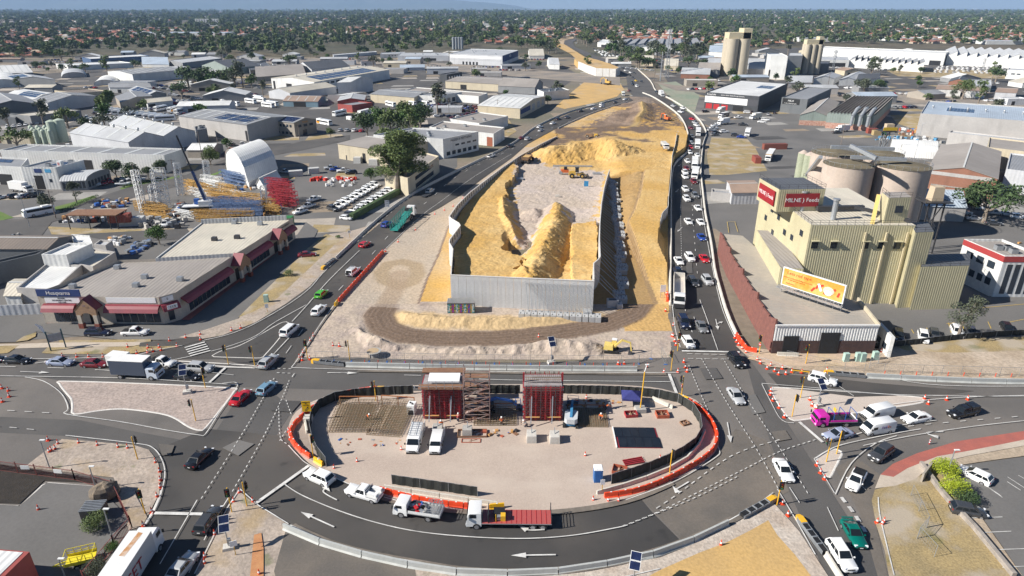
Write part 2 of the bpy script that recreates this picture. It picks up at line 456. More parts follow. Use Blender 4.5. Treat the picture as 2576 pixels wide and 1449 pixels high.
aJ([(2060,950),(2200,965),(2450,985),(2400,992),(2150,1000),(1960,975),(1930,940),(2000,945)],a6)
aJ([(2150,1150),(2240,1215),(2200,1240),(2205,1330),(2240,1480),(2215,1480),(2165,1300),(2130,1230),(2100,1180)],ap)
LH_L=[(560,845),(644,810),(726,760),(779,722),(841,655),(959,550),(1044,490),(1160,430),(1288,368),(1350,322),(1435,285),(1500,268),(1563,250),(1600,240)]
LH_R=[(1600,250),(1585,256),(1488,284),(1400,323),(1328,362),(1288,397),(1219,446),(1157,492),(1105,524),(1049,553),(999,601),(964,633),(930,675),(870,740),(839,774),(790,835),(750,902),(735,928),(650,930),(560,905)]
aJ([(470,868)]+LH_L+LH_R+[(330,905)],a6,'highway')
RH_L=[(1600,236),(1620,240),(1648,247),(1700,284),(1723,312),(1733,352),(1730,380),(1700,405),(1690,430),(1685,500),(1686,600),(1686,724),(1690,800),(1700,844),(1717,886)]
RH_R=[(1865,889),(1847,850),(1825,790),(1806,724),(1795,680),(1786,612),(1772,542),(1765,482),(1760,425),(1766,362),(1773,332),(1745,292),(1688,254),(1660,240),(1648,232)]
aJ(RH_L+RH_R,a6,'highway')
aJ([(1580,228),(1575,192),(1550,171),(1475,141),(1420,112),(1418,103),(1445,97),(1452,99),(1440,107),(1448,119),(1513,146),(1598,171),(1633,204),(1648,232),(1655,244),(1600,252)],ad,'highway')
aJ([(1418,112),(1400,108),(1395,100),(1440,92),(1445,96),(1420,102)],mat('sand_road',(.50,.38,.25),(.45,.33,.2),scale=.02),'sand_track')
aJ([(-300,790),(110,800),(117,815),(470,812),(740,603),(770,560),(800,580),(770,640),(640,760),(596,805),(500,855),(320,858),(92,836),(40,862),(-300,868)],ak,'forecourt')
ai=lambda V,m,name='verge':sheet(name,V,Z(),m)
ai([(880,583),(960,560),(840,658),(779,722),(720,765),(644,812),(560,845),(500,856),(450,850),(520,830),(600,803),(650,750),(775,625),(830,590)],aC)
ai([(820,590),(860,600),(700,750),(640,785),(600,800),(650,750),(770,630)],M)
ai([(150,858),(380,855),(380,861),(290,865),(150,866)],M)
ai([(0,868),(130,864),(390,862),(330,873),(120,876),(0,880)],cX,'footpath')
ai([(120,876),(300,874),(430,866),(460,872),(325,892),(150,893),(105,890)],M)
ai([(353,864),(420,857),(500,848),(512,856),(460,872),(350,874)],a6,'footpath')
ai([(0,872),(50,870),(20,890),(-100,900),(-100,880)],M)
ai([(40,862),(60,848),(92,838),(90,848),(70,858)],M)
ai([(157,1107),(337,1122),(375,1134),(398,1165),(406,1200),(400,1247),(360,1325),(325,1337),(287,1204),(60,1178),(70,1172),(125,1129)],aC)
ai([(-200,1190),(0,1170),(240,1208),(244,1218),(112,1212),(50,1270),(-200,1262)],dF,'garden_bed')
ai([(-200,1262),(50,1276),(118,1217),(245,1226),(330,1310),(300,1340),(200,1480),(-200,1480)],ak,'yard')
ai([(644,1272),(731,1326),(820,1364),(911,1400),(1044,1426),(1170,1446),(1400,1449),(1500,1449),(1500,1560),(480,1560),(495,1437),(545,1340),(575,1282),(602,1238)],aC)
ai([(720,1335),(820,1372),(911,1402),(1044,1428),(1060,1560),(720,1560),(690,1440)],ap,'road_patch')
ai([(1400,1449),(1520,1432),(1663,1405),(1758,1366),(1880,1300),(1940,1262),(1975,1300),(2010,1340),(2100,1480),(2100,1560),(1400,1560)],mat('crusted_sand',(.50,.44,.38),(.40,.33,.27),scale=.3,rough=1,fine=.2,fscale=3,bump=.08))
ai([(1580,1480),(1663,1436),(1758,1394),(1825,1369),(1888,1337),(1932,1312),(1955,1350),(2000,1400),(2060,1480),(2060,1560),(1580,1560)],aq,'sand_pad')
ai([(2192,1262),(2200,1235),(2252,1222),(2302,1207),(2344,1180),(2370,1200),(2440,1300),(2560,1480),(2240,1480),(2224,1387),(2204,1327)],M)
ai([(2200,1232),(2214,1197),(2282,1160),(2350,1130),(2432,1112),(2576,1087),(3100,1040),(3100,1070),(2576,1124),(2432,1150),(2344,1173),(2302,1208),(2252,1225)],cX,'footpath')
ai([(2214,1197),(2245,1170),(2307,1143),(2407,1113),(2576,1087),(3100,1040),(3100,1052),(2576,1109),(2432,1138),(2357,1151),(2282,1181),(2247,1203)],a9,'cycle_path')
ai([(2370,1200),(2344,1175),(2432,1151),(2576,1125),(3100,1072),(3100,1140),(2576,1150),(2500,1160),(2420,1172),(2400,1180),(2450,1280),(2576,1460),(2560,1480),(2480,1360)],mat('sandy_mulch',(.42,.34,.25),(.34,.27,.2),scale=.3,rough=1,fine=.2))
ai([(2576,1152),(2420,1174),(2400,1182),(2460,1290),(2590,1480),(3300,1560),(3300,1120)],ak,'car_park')
ai([(1850,872),(1944,884),(2100,868),(2230,862),(2576,852),(3200,830),(3200,968),(2576,960),(2177,948),(2077,941),(1990,930),(1932,925),(1880,900)],mat('dug_sand',(.47,.385,.30),(.36,.28,.2),scale=.12,rough=1,fine=.2,fscale=2,bump=.08))
ai([(1900,890),(1950,888),(2100,885),(2240,905),(2150,925),(1950,922),(1880,905)],mat('sandy_path',(.50,.38,.24),(.48,.36,.28),scale=.2,rough=1))
ai([(2240,870),(2400,855),(2576,850),(3200,832),(3200,880),(2576,885),(2400,890),(2280,885)],M)
ai([(2225,770),(2576,740),(3200,720),(3200,835),(2576,850),(2230,860),(2180,800)],ak,'car_park')
for q in([(560,1130),(600,1110),(640,1120),(600,1150)],[(690,1010),(760,1012),(735,1040),(680,1036)],[(1720,1075),(1760,1070),(1790,1110),(1745,1120)],[(1870,1000),(1900,995),(1925,1040),(1893,1046)],[(1100,952),(1190,954),(1192,962),(1098,960)],[(1725,640),(1740,640),(1742,690),(1726,690)],[(1760,930),(1800,928),(1818,955),(1774,958)],[(1940,1090),(1975,1086),(1990,1108),(1955,1114)],[(400,1120),(440,1124),(430,1150),(408,1148)]):aJ(q,pr.choice((pms[3],ad,ap,ak)))
def cj(V,width=.38,h=.15,name='kerb',m=eq,closed=True):
 mb=MB();p=ah(V+([V[0]] if closed else[]),.8)
 if closed:p=p[:-1]
 for q in p:q.z=0
 dR(mb,p,[(width/2,0.),(width/2,h*.6),(width/4,h),(-width/4,h),(-width/2,h*.6),(-width/2,0.)],m,closed)
 return mb.build(name,kind='structure',smooth=False)
def bw(V,m,sm=5,name='traffic_island'):
 w=W(V,0,sm,True);mb=MB();vs=[(p.x,p.y,.11) for p in w]
 a=sum(vs[i][0]*vs[(i+1)%len(vs)][1]-vs[(i+1)%len(vs)][0]*vs[i][1] for i in rg_(len(vs)))
 if a<0:vs=vs[::-1]
 mb.prism(vs,0.,.11,m);mb.build(name,kind='structure');cj(w)
bw([(150,966),(162,960),(380,967),(583,977),(590,984),(556,1030),(517,1078),(503,1084),(475,1075),(440,1053),(400,1041),(312,1030),(250,1034),(187,1043),(183,1025),(180,1005),(166,988)],aG,3)
bw([(534,896),(560,883),(600,872),(650,846),(704,815),(722,811),(725,820),(700,856),(665,896),(655,902),(600,901),(540,899)],aG,3)
bw([(442,911),(446,909),(600,918),(650,922),(655,925),(600,925),(500,919),(445,915)],aG,1)
bw([(1941,986),(1946,978),(1960,976),(2120,986),(2300,999),(2322,1004),(2322,1010),(2302,1017),(2160,1038),(2010,1058),(1994,1058),(1982,1050),(1960,1020)],bj,3)
bw([(2054,1158),(2060,1150),(2082,1136),(2104,1131),(2118,1140),(2112,1155),(2092,1195),(2086,1202),(2076,1199),(2064,1180)],bj,3)
YARD=[(727,1075),(745,1040),(790,1012),(860,990),(950,982),(1060,972),(1300,970),(1500,970),(1640,978),(1700,992),(1750,1010),(1785,1045),(1806,1095),(1800,1140),(1740,1190),(1640,1232),(1573,1262),(1488,1280),(1388,1290),(1171,1288),(1060,1276),(1001,1264),(940,1243),(881,1222),(825,1196),(779,1170),(745,1135),(728,1105)]
sheet('work_yard',YARD,Z(),bL,3)
sheet('work_yard',[(735,1080),(760,1035),(830,1003),(900,990),(900,1000),(800,1035),(770,1080),(780,1120),(830,1175),(815,1185),(765,1145)],Z(),mat('dusty_concrete',(.36,.29,.24),(.27,.22,.19),scale=.2,rough=1))
cj(W([(779,1171),(830,1197),(881,1223),(941,1244),(1001,1265),(1080,1278),(1171,1288),(1280,1291),(1388,1290),(1488,1279),(1573,1262),(1640,1236)],0,3),.25,.1,closed=False)
for V in([(60,1272),(50,1276),(-150,1263)],):
 cj(W(V),.3,closed=False)
cj(W([(244,1226),(180,1221),(118,1216),(112,1218),(60,1268),(50,1276),(-100,1266)]),.35,closed=False)
cj(W([(403,1236),(400,1255),(385,1290),(362,1325)],0,4),.5,closed=False)
cj(W([(893,1460),(893,1440),(903,1428),(925,1423)],0,3),.35,closed=False)
cj(W([(660,1338),(667,1380),(668,1449)],0,3),.35,closed=False)
ai([(640,1350),(658,1345),(664,1385),(664,1455),(630,1455)],mat('orange_paving',(.50,.25,.11),(.44,.2,.09),scale=1,rough=1),'footpath')
zl=Z()+.004
mk=MB()
def ln(V,w=.14,dash=None,sm=4,off=0.):bv(mk,ah(W(V,0,sm),.6),w,zl,aX,dash,off)
def aM(tail,tip,w=.16,head=.4,turn=None):
 a,b=G(*tail),G(*tip);d=(b-a);L_=d.length;d.normalize();n=Vc((-d.y,d.x,0));hl=min(L_*.34,1.8)
 c=b-d*hl
 mm=MB();z=Vc((0,0,zl))
 mm.quad(a-n*w/2+z,a+n*w/2+z,c+n*w/2+z,c-n*w/2+z,aX)
 mm.add([c-n*head+z,c+n*head+z,b+z],[(0,1,2)][::1],aX)
 if turn:
  t=G(*turn);e=(t-a.lerp(b,.45));e.z=0;el=e.length;e.normalize();m0=a.lerp(b,.45);k=Vc((-e.y,e.x,0));cc=t-e*.9
  zz=Vc((0,0,zl+.004))
  mm.quad(m0-k*w/2+zz,m0+k*w/2+zz,cc+k*w/2+zz,cc-k*w/2+zz,aX)
  mm.add([cc-k*head+zz,cc+k*head+zz,t+zz],[(0,1,2)],aX)
 mm.build('lane_arrow',kind='structure')
def ds(V,w=.18,head=.42):
 p=W(V,0,5);mm=MB();bv(mm,ah(p[:-2],.3),w,zl,aX)
 b=p[-1];d=(b-p[-6]);d.normalize();n=Vc((-d.y,d.x,0));z=Vc((0,0,zl+.004));c=b-d*1.1
 mm.add([c-n*head+z,c+n*head+z,b+d*.3+z],[(0,1,2)],aX);mm.build('lane_arrow',kind='structure')
D1=(.5,.5);D2=(3.,9.);D3=(.45,.65)
ln([(-100,948),(0,949),(325,955),(600,972)]);ln([(0,925),(150,929),(310,937)],.12,(3,6))
ln([(64,952),(110,962),(150,988),(168,1015),(172,1035),(169,1046),(300,1064),(420,1086),(500,1098),(518,1095),(550,1045),(600,970),(560,968)],sm=3)
ln([(-40,906),(170,905),(325,898),(390,885),(460,872)]);ln([(424,911),(478,900)])
ln([(445,925),(560,927),(644,930)]);ln([(20,1036),(150,1044)],.12,(1.2,1.8));ln([(-60,1070),(120,1088)],.12,(1.2,1.8))
ln([(525,968),(570,926)],.45,sm=0)
ln([(166,1099),(340,1119),(385,1130),(408,1160),(416,1195),(409,1235),(395,1275),(362,1330)])
ln([(490,935),(588,947)],.1,sm=0)
ln([(510,860),(580,843),(644,816),(726,768),(779,728),(812,690),(850,655)]);ln([(531,887),(580,873),(644,848),(690,815),(770,770)])
for i in rg_(5):
 y0=864+i*8
 bv(mk,[G(465+i*3.5,878+i*5.2),G(516+i*3.5,863.5+i*5.4)],.42,zl,aX)
ln([(735,812),(775,768),(830,705),(905,632)]);ln([(732,848),(660,925)])
ln([(839,772),(800,828),(752,903),(733,928)]);ln([(733,928),(900,933),(1320,939),(1716,941)])
ln([(806,790),(835,752),(925,655),(1010,560),(1080,505),(1157,440),(1290,375),(1390,322),(1480,290),(1590,248)],.14,D2)
ln([(964,634),(1060,545),(1110,508),(1190,448),(1288,388)],.12);ln([(900,610),(980,540),(1060,480),(1180,423),(1288,372)],.12,(1,3))
ln([(720,892),(765,828)],.12,(3,4));ln([(644,929),(735,931)],.14,(.6,.5));ln([(697,941),(741,943)],.14,(.6,.5));ln([(741,943),(733,955)],.14,sm=0)
ln([(690,955),(665,1000),(625,1070),(570,1160),(500,1270)],.12,D3)
ln([(728,960),(708,1010),(670,1090),(620,1180),(580,1250)],.12,D3)
ln([(702,1030),(703,1080),(708,1110),(726,1122)],.12,D3);ln([(800,1010),(740,1060),(700,1120)],.12,D3)
ln([(497,1262),(455,1335),(400,1430)],.12,sm=0);ln([(580,1250),(530,1332),(470,1460)],.12,(3,2));ln([(390,1295),(525,1298)],.5,sm=0)
ln([(604,1234),(575,1278),(490,1450)],.14,sm=0);ln([(604,1234),(650,1275),(731,1325)],.14,sm=0)
ln([(720,1010),(735,1052)],.12,D3);ln([(1000,976),(1190,960)],.1,(.8,1.2))
ln([(1017,947),(1060,948)],.12,sm=0);ln([(1205,957),(1320,960),(1695,964)],.12)
ln([(1683,944),(1703,997)],.5,sm=0)
aM((824,941),(900,942));aM((1320,950),(1402,951));aM((52,938),(126,941));aM((90,917),(124,912))
ln([(1715,886),(1864,889)],.5,sm=0);ln([(1728,893),(1865,897)],.12,(.9,.7));ln([(1730,905),(1890,908)],.12,(.9,.7))
ln([(1732,922),(1760,990),(1790,1060)],.12,D3);ln([(1764,905),(1830,1020),(1900,1130),(1960,1240)],.12,D3);ln([(1818,905),(1880,1010),(1960,1130),(2040,1260)],.12,D3)
ln([(2050,1110),(1960,1140),(1880,1180),(1780,1230),(1660,1290),(1560,1330)],.12,D3);ln([(1960,1110),(1840,1150),(1700,1250),(1640,1290)],.12,(.8,.8))
ln([(2010,1065),(2075,1122)],.5,sm=0);ln([(2147,1000),(2067,946)],.1,sm=0)
ln([(1916,970),(1936,1010),(1965,1060),(2000,1068)],.12);ln([(1915,968),(2060,980),(2200,993),(2320,998),(2576,1000),(3000,985)],.13)
ln([(2210,944),(2330,970),(2576,975),(3000,965)],.13);ln([(1990,930),(1931,908),(1870,895)],.13);ln([(2210,1025),(2350,1008),(2500,1000),(2700,996)],.13)
ln([(2100,1112),(2200,1082),(2360,1060)],.13,sm=0);ln([(2160,1068),(2230,1050)],.13,sm=0);ln([(2245,1085),(2320,1072),(2700,1040)],.12,(1.,2.));ln([(2170,1125),(2280,1102),(2420,1080),(2576,1062),(3000,1020)],.12)
ln([(2047,1158),(2100,1128),(2180,1108),(2260,1092),(2320,1082)],.13);ln([(2047,1158),(2100,1248)],.13,sm=0);ln([(2100,1248),(2140,1170),(2200,1120),(2260,1098)],.13)
ln([(2115,1255),(2150,1300),(2180,1350)],.5,(.9,.9));ln([(2155,1215),(2180,1240)],.1,sm=0)
ln([(1985,1230),(2012,1272)],.13,sm=0);ln([(2080,1280),(2110,1345)],.1,sm=0);ln([(2208,1255),(2212,1300),(2235,1400),(2250,1460)],.14);ln([(1955,1235),(2000,1310),(2050,1400)],.14,sm=0)
ln([(1847,850),(1820,790),(1802,724),(1783,630),(1768,542),(1762,482),(1757,425),(1763,362)],.14);ln([(1690,760),(1698,830),(1712,880)],.14)
ln([(1712,470),(1712,540),(1714,640),(1717,724),(1725,790),(1745,850)],.14,(.8,1.2));ln([(1740,440),(1741,520),(1748,620),(1755,700),(1760,724)],.14,(1.5,4.));ln([(1760,757),(1776,800),(1806,886)],.14,sm=0);ln([(1745,800),(1750,815)],.14,sm=0)
aM((1716,574),(1704,585));aM((1707,478),(1699,486));aM((1713,415),(1705,420))
aM((1800,806),(1806,833),turn=(1818,812));aM((1829,1066),(1838,1118));aM((2243,1037),(2150,1043),.2)
ds([(1732,1216),(1712,1228),(1698,1235),(1694,1230)]);ds([(2372,1090),(2330,1092),(2345,1100),(2338,1098)])
ln([(716,1222),(760,1250),(850,1288),(950,1320),(1060,1343),(1200,1356),(1330,1359),(1450,1350),(1570,1328)],.14);ln([(1570,1328),(1640,1300),(1750,1255),(1860,1200)],.12,D3)
ln([(645,1270),(778,1175)],.5,sm=0);ln([(1660,1435),(1560,1458),(1400,1480)],.13,sm=0)
ln([(731,1325),(830,1368),(930,1396),(1060,1420),(1180,1438),(1330,1441),(1480,1428),(1640,1392),(1780,1340),(1900,1275),(1948,1240)],.13)
ln([(726,1124),(750,1150),(779,1174),(881,1223),(1001,1264),(1171,1288)],.13)
ln([(1573,1262),(1688,1219),(1760,1180),(1805,1150),(1810,1140),(1802,1118)],.13)
aM((841,1330),(757,1292),.2);aM((1398,1400),(1285,1402),.2)
ds([(848,1262),(825,1250),(813,1240),(822,1232),(828,1238)]);ds([(1370,1337),(1330,1338),(1315,1332),(1308,1328)])
for a_,b_ in(((2464,1216),(2517,1252)),((2484,1230),(2520,1256)),((2532,1216),(2566,1238)),((2533,1204),(2576,1232)),((2434,1308),(2520,1305)),((2455,1345),(2542,1341)),((2490,1388),(2576,1385)),((2520,1432),(2600,1428)),((2560,1200),(2600,1222))):
 bv(mk,[G(*a_),G(*b_)],.1,zl,aX)
mk.build('lane_marking',kind='structure')
tk=MB();tz=zl-.003;td=mat('road_dust',(.20,.17,.14),(.12,.105,.09),scale=.25,rough=1)
for V,w_ in(([(735,1328),(830,1371),(930,1399),(1060,1423),(1180,1441),(1330,1444),(1480,1431),(1640,1395),(1780,1343),(1900,1278)],1.1),([(881,1226),(1001,1267),(1171,1291),(1388,1293),(1573,1265),(1700,1215)],.9),([(745,915),(840,775),(965,636)],.7),([(900,936),(1300,941),(1690,944)],.8),([(1690,800),(1705,850),(1718,885)],1.5)):bv(tk,ah(W(V,0,5),1.),w_,tz+.0015,td)
tk.build('tyre_tracks',kind='structure')
mk2=MB()
for a_,b_ in(((2270,845),(2264,835)),((2298,842),(2292,832)),((2335,838),(2330,828)),((2392,840),(2385,815)),((2425,838),(2418,812)),((2492,830),(2484,812)),((2530,815),(2576,806)),((2380,818),(2400,815)),((1829,560),(1833,588)),((1829,560),(1848,560)),((1848,560),(1856,586)),((2440,780),(2576,768)),((1990,760),(2010,740))):
 bv(mk2,[G(*a_),G(*b_)],.14,zl,eo)
mk2. build('bay_marking',kind='structure')
#  THE EARTHWORKS BETWEEN THE HIGHWAYS
def O(xs,x):
 """piecewise linear through (x, y) pairs sorted by x"""
 if x<=xs[0][0]:return xs[0][1]
 for(a,b),(c,d) in zip(xs,xs[1:]):
  if x<=c:return b+(d-b)*(x-a)/(c-a+1e-9)
 return xs[-1][1]
def cL(V,z=0.):
 w=[G(x,y,z) for x,y in V];return sorted([(p.y,p.x) for p in w])
def a2(t):t=max(0.,min(1.,t));return t*t*(3-2*t)
def bx(px,py,bT):
 c=False;n=len(bT);j=n-1
 for i in rg_(n):
  xi,yi=bT[i][0],bT[i][1];xj,yj=bT[j][0],bT[j][1]
  if(yi>py)!=(yj>py) and px<(xj-xi)*(py-yi)/(yj-yi)+xi:c=not c
  j=i
 return c
def aK(px,py,V):
 dS=1e9;tb=0
 for k,(a,b) in en_(zip(V,V[1:])):
  vx,vy=b[0]-a[0],b[1]-a[1];L2=vx*vx+vy*vy+1e-9
  t=max(0,min(1,((px-a[0])*vx+(py-a[1])*vy)/L2))
  d=hypot(px-a[0]-vx*t,py-a[1]-vy*t)
  if d<dS:dS=d;tb=(k+t)/(len(V)-1)
 return dS,tb
def fi(x,y,s=1.,o=4):return noise.fractal(Vc((x*s,y*s,3.1)),.8,2.1,o)
YF=G(1300,770).y;YE=G(1400,342).y
def cY(Y):return 7.3+(.9-7.3)*max(0,min(1,(Y-YF)/(YE-YF)))**.9
def eu(Y):return max(.15,cY(Y)-2.9)
def GF(x,y,dz=0.):
 z=3.
 for _ in rg_(6):p=G(x,y,z+dz);z=eu(p.y)
 return G(x,y,z+dz)
def GW(x,y):
 z=6.
 for _ in rg_(8):p=G(x,y,z);z=cY(p.y)
 return G(x,y,z)
WLp=[GW(*p) for p in[(1134,690),(1139,625),(1128,606),(1160,564),(1129,545),(1150,515),(1180,485),(1225,450),(1265,420),(1310,390),(1360,362),(1402,342)]]
fj=[GW(*p) for p in[(1494,702),(1493,662),(1510,648),(1508,600),(1509,560),(1513,510),(1520,470),(1527,445),(1534,425)]]
WLX=sorted([(p.y,p.x) for p in WLp]);WRX=sorted([(p.y,p.x) for p in fj])
ev=fj[-1].y
SL=cL([(752,905),(790,835),(839,774),(870,740),(930,675),(964,633),(999,601),(1049,553),(1105,524),(1157,493),(1219,447),(1288,398),(1328,363),(1400,324),(1488,285),(1550,263),(1588,254)])
SR=cL([(1698,905),(1703,880),(1698,844),(1684,790),(1680,724),(1680,600),(1682,500),(1688,430),(1698,402),(1724,384),(1730,352),(1720,314),(1698,285),(1646,248),(1625,242)])
dt=cL([(1655,600),(1660,555),(1665,535),(1680,520),(1680,500),(1686,450),(1690,390),(1698,362),(1702,335)],3.4)
dG=cL([(1662,760),(1628,680),(1596,605),(1578,562),(1597,525),(1612,475),(1622,412),(1625,362),(1615,300)],2.6)
HL=cL([(1640,760),(1602,660),(1570,590),(1554,545),(1548,500),(1545,440),(1560,410)])
BLK=cL([(1556,760),(1550,600),(1535,440)])
YH0,YH1=G(1650,735).y,G(1660,600).y
def bT(V,z=None):return[tuple((GF(*p) if z is None else G(p[0],p[1],z))[:2]) for p in V]
dT=bT([(1120,700),(1135,560),(1200,480),(1285,412),(1306,428),(1280,470),(1266,500),(1270,540),(1296,560),(1282,600),(1268,625),(1300,650),(1300,700)])
du=bT([(1440,712),(1440,640),(1438,560),(1470,540),(1500,548),(1508,700)])
dU=bT([(1300,405),(1345,402),(1400,425),(1520,432),(1512,480),(1500,560),(1440,560),(1405,510),(1370,540),(1345,580),(1318,640),(1300,560),(1290,470)])
ex=[tuple(GF(*p,3.)[:2]) for p in[(1400,500),(1397,545),(1378,580),(1358,625),(1330,672)]]
dV=[tuple(GF(*p,2.)[:2]) for p in[(1265,490),(1268,530),(1300,575)]]
PIT=GF(1308,608,-1.5);PILE=[tuple(GF(*p,3)[:2]) for p in[(1395,380),(1450,374),(1510,372),(1545,378)]]
cE=GF(1345,520,1);dW=[tuple(GF(*p,2)[:2]) for p in[(1318,668),(1330,690)]]
CUT=[tuple(G(*p,1.5)[:2]) for p in[(1614,262),(1618,285),(1598,310),(1565,330),(1533,344),(1500,352)]]
ba=[tuple(G(*p)[:2]) for p in[(1058,762),(1080,700),(1108,640),(1130,575),(1150,535)]]
cZ=[tuple(G(*p)[:2]) for p in[(1600,720),(1612,760),(1590,790),(1520,818),(1400,838),(1250,852),(1120,852),(1020,846),(966,825),(952,795),(975,760),(1000,720),(1005,690)]]
LOOP=[tuple(G(*p)[:2]) for p in[(1005,720),(968,706),(958,685),(978,665),(1012,660),(1045,668),(1052,690),(1035,712),(1005,722)]]
ey=[tuple(G(*p)[:2]) for p in[(1010,800),(1120,812),(1250,814),(1400,812),(1490,800)]]
ez=[tuple(G(*p)[:2]) for p in[(905,835),(940,862),(1050,872),(1200,868),(1350,872),(1500,880)]]
ZINB=[(0.,0.)]
def bc(X,Y):
 wl,wr=O(WLX,Y),O(WRX,Y)
 n1=fi(X,Y,.09);n2=fi(X,Y,.45,3)
 if Y>YF+.3 and X>wl+.25 and(X<wr-.25 or Y>ev) and Y<YE+40:
  f=max(.25,eu(Y)-2.1*(1-a2((Y-ev)/60.)))
  if Y>ev:
   e=O(dt,Y)
   k=a2((X-(wr-2))/10.)
   f=f*(1-k)+(2.6 if Y<G(1690,340).y else.6)*k
  z=f
  dX=n1*2.+n2*.8
  if bx(X+dX,Y+dX*1.5,dT):z+=2.1
  if bx(X+dX*.4,Y+dX*.4,du):z+=2.
  d,t=aK(X,Y,ex);z=max(z,f+4.7+.2-sqrt(d*d+1)*.82+n2*.35-.8*abs(t-.5))
  d,t=aK(X,Y,dV);z=max(z,f+3.4-d*.75+n2*.3)
  d,t=aK(X,Y,PILE);z=max(z,f+5.2-d*.42+n1*1.2+n2*.3)
  d,t=aK(X,Y,dW);z=max(z,f+4.2-d*.7+n2*.4)
  d=hypot(X-cE.x,(Y-cE.y)*.7);z=max(z,f+2.4-d*.5+n2*.2)
  d=hypot(X-PIT.x,(Y-PIT.y)*.5);z-=max(0,2.2*(1-(d/5.)**2))
  return z+n2*.14+.06*noise.noise(Vc((X*1.7,Y*1.7,2)))
 if Y<G(1300,700).y-5 and Y<YF+.3:
  z=.05+.15*(n1+.3)
  d,t=aK(X,Y,cZ)
  if d>3.2:
   d2,t2=aK(X,Y,ey);z=max(z,1.3-d2*.45+n2*.25)
   d3,t3=aK(X,Y,ez);z=max(z,(1.5+n1*1.4)-d3*.42+n2*.35)
   k=a2((d-3.2)/2.5);z=z*k+.05
  if Y<G(1300,893).y:z=z*max(0,(Y-G(1300,905).y)/3.)
  return max(z+.035*noise.noise(Vc((X*1.9,Y*1.9,2))),.04)
 z=.06+.12*(n1+.4)
 if X<wl:
  d,t=aK(X,Y,ba)
  if X>O(sorted([(p[1],p[0]) for p in ba]),Y) and Y<ba[-1][1]:z+=.55
  if Y>YE-10:z+=.3*n1
  return max(z,.04)
 if X>wr and Y<G(1640,345).y+40:
  e,sc,hl=O(dt,Y),O(dG,Y),O(HL,Y)
  up=3.3*a2((Y-YH0)/(YH1-YH0))*(1-a2((Y-G(1690,360).y)/60.))
  if X<sc:
   k=a2((X-hl)/max(2.5,sc-hl));z=up*.72*k
   z+=n2*.35*k
  else:z=up*(.72+.28*a2((X-sc)/.6))+n2*.06
  if X>e-.05 and Y>G(1655,600).y:z=z if X<=e+.1 else.05
  elif X>e:z=z*(1-a2((X-O(SR,Y)+3.5)/3.))
  if Y>ev:
   pass
  return max(z,.05)
 d,t=aK(X,Y,CUT)
 bH=0
 z=.5+.5*n1+.15*n2
 z=max(z,3.4-d*.38+n2*.3)
 el,er=O(SL,Y),O(SR,Y);z*=a2(min(X-el,er-X)/5.)
 return max(z,.05)
YS,SD,PG,BR,GS,TN,OR=(.54,.325,.09),(.60,.41,.17),(.47,.385,.305),(.155,.105,.072),(.38,.31,.265),(.50,.37,.22),(.50,.30,.10)
DK=(.24,.18,.14)
def ay(a,b,t):return tuple(a[i]+(b[i]-a[i])*t for i in rg_(3))
Y650=G(1000,655).y;dY=G(1500,352).y;Y250=G(1600,270).y
def dZ(X,Y):
 wl,wr=O(WLX,Y),O(WRX,Y);n1=fi(X+40,Y,.06);n2=fi(X,Y+9,.3,3)
 k=max(0,min(1,.5+n1*.9))
 if Y>YF and X>wl and(X<wr or Y>ev) and Y<YE+25:
  c=ay(YS,SD,k)
  c=ay(c,OR,max(0,min(.6,n2)))
  dX=n2*3
  if bx(X+dX,Y+dX,dU):c=ay(PG,(.50,.42,.37),k)
  if hypot(X-cE.x,(Y-cE.y)*.7)<5.5:c=ay(GS,PG,k)
  Yn=Y+n1*50-(X-wl)*.3+14
  if Yn>dY:c=ay(c,BR,a2((Yn-dY)/25))
  return c
 if Y<YF+1:
  c=ay(GS,PG,max(0,min(1,.6+n2)))
  d2,t2=aK(X,Y,ey)
  if d2<4.5:c=ay(ay(SD,TN,.7),c,a2((d2-2.5)/2+n2*.6))
  if X>G(1560,800).x and Y>G(1600,835).y:c=ay(YS,c,.15)
  d,t=aK(X,Y,cZ)
  if d<3.8:c=ay(BR if(d*1.1+n2*.2)%1<.6 else(.2,.14,.1),c,a2((d-2.6)/1.2+n2*.3) if t<.8 else.45+.5*a2((d-1.6)/1.6))
  return c
 if X<wl:
  c=ay(ay(PG,TN,.35),ay(PG,(.40,.34,.27),.6),k)
  tx=O(sorted([(p[1],p[0]) for p in ba]),Y)
  if X>tx and Y<ba[-1][1]+4:c=ay(YS,TN,k*.8)
  if tx-.7<X<tx and Y<ba[-1][1]:c=DK
  d,t=aK(X,Y,LOOP)
  if d<2.6:c=ay((.36,.27,.17),c,.1+.9*a2((d-1.2)/1.4))
  d,t=aK(X,Y,cZ)
  if d<3.4:c=ay((.34,.25,.17),c,.3+.7*a2((d-1.5)/1.6))
  if Y>YE-30:c=ay(YS,TN,k)
  return c
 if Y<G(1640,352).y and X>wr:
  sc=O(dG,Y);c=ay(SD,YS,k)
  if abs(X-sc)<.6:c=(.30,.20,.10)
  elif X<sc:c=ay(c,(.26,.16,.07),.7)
  else:
   tr=abs((X-(sc+O(dt,Y))/2))%2.2
   c=ay(c,OR,.25 if tr<.6 else.0)
  return c
 c=ay(BR,(.33,.235,.165),k)
 el,er=O(SL,Y),O(SR,Y)
 if X<el+14+6*n2 and Y<Y250:c=ay(YS,TN,k)
 if X>el+(er-el)*.62:c=ay(YS,BR,max(0,min(1,.35+n2*1.5+(Y-dY)/120)))
 d,t=aK(X,Y,CUT)
 if d<3:c=ay((.45,.31,.12),c,d/3)
 if Y>G(1600,262).y:c=ay(c,(.22,.18,.15),.6)
 return c
eA,nt,bs=dP('earthworks_soil')
at=N(nt,'ShaderNodeAttribute',attribute_name='soil')
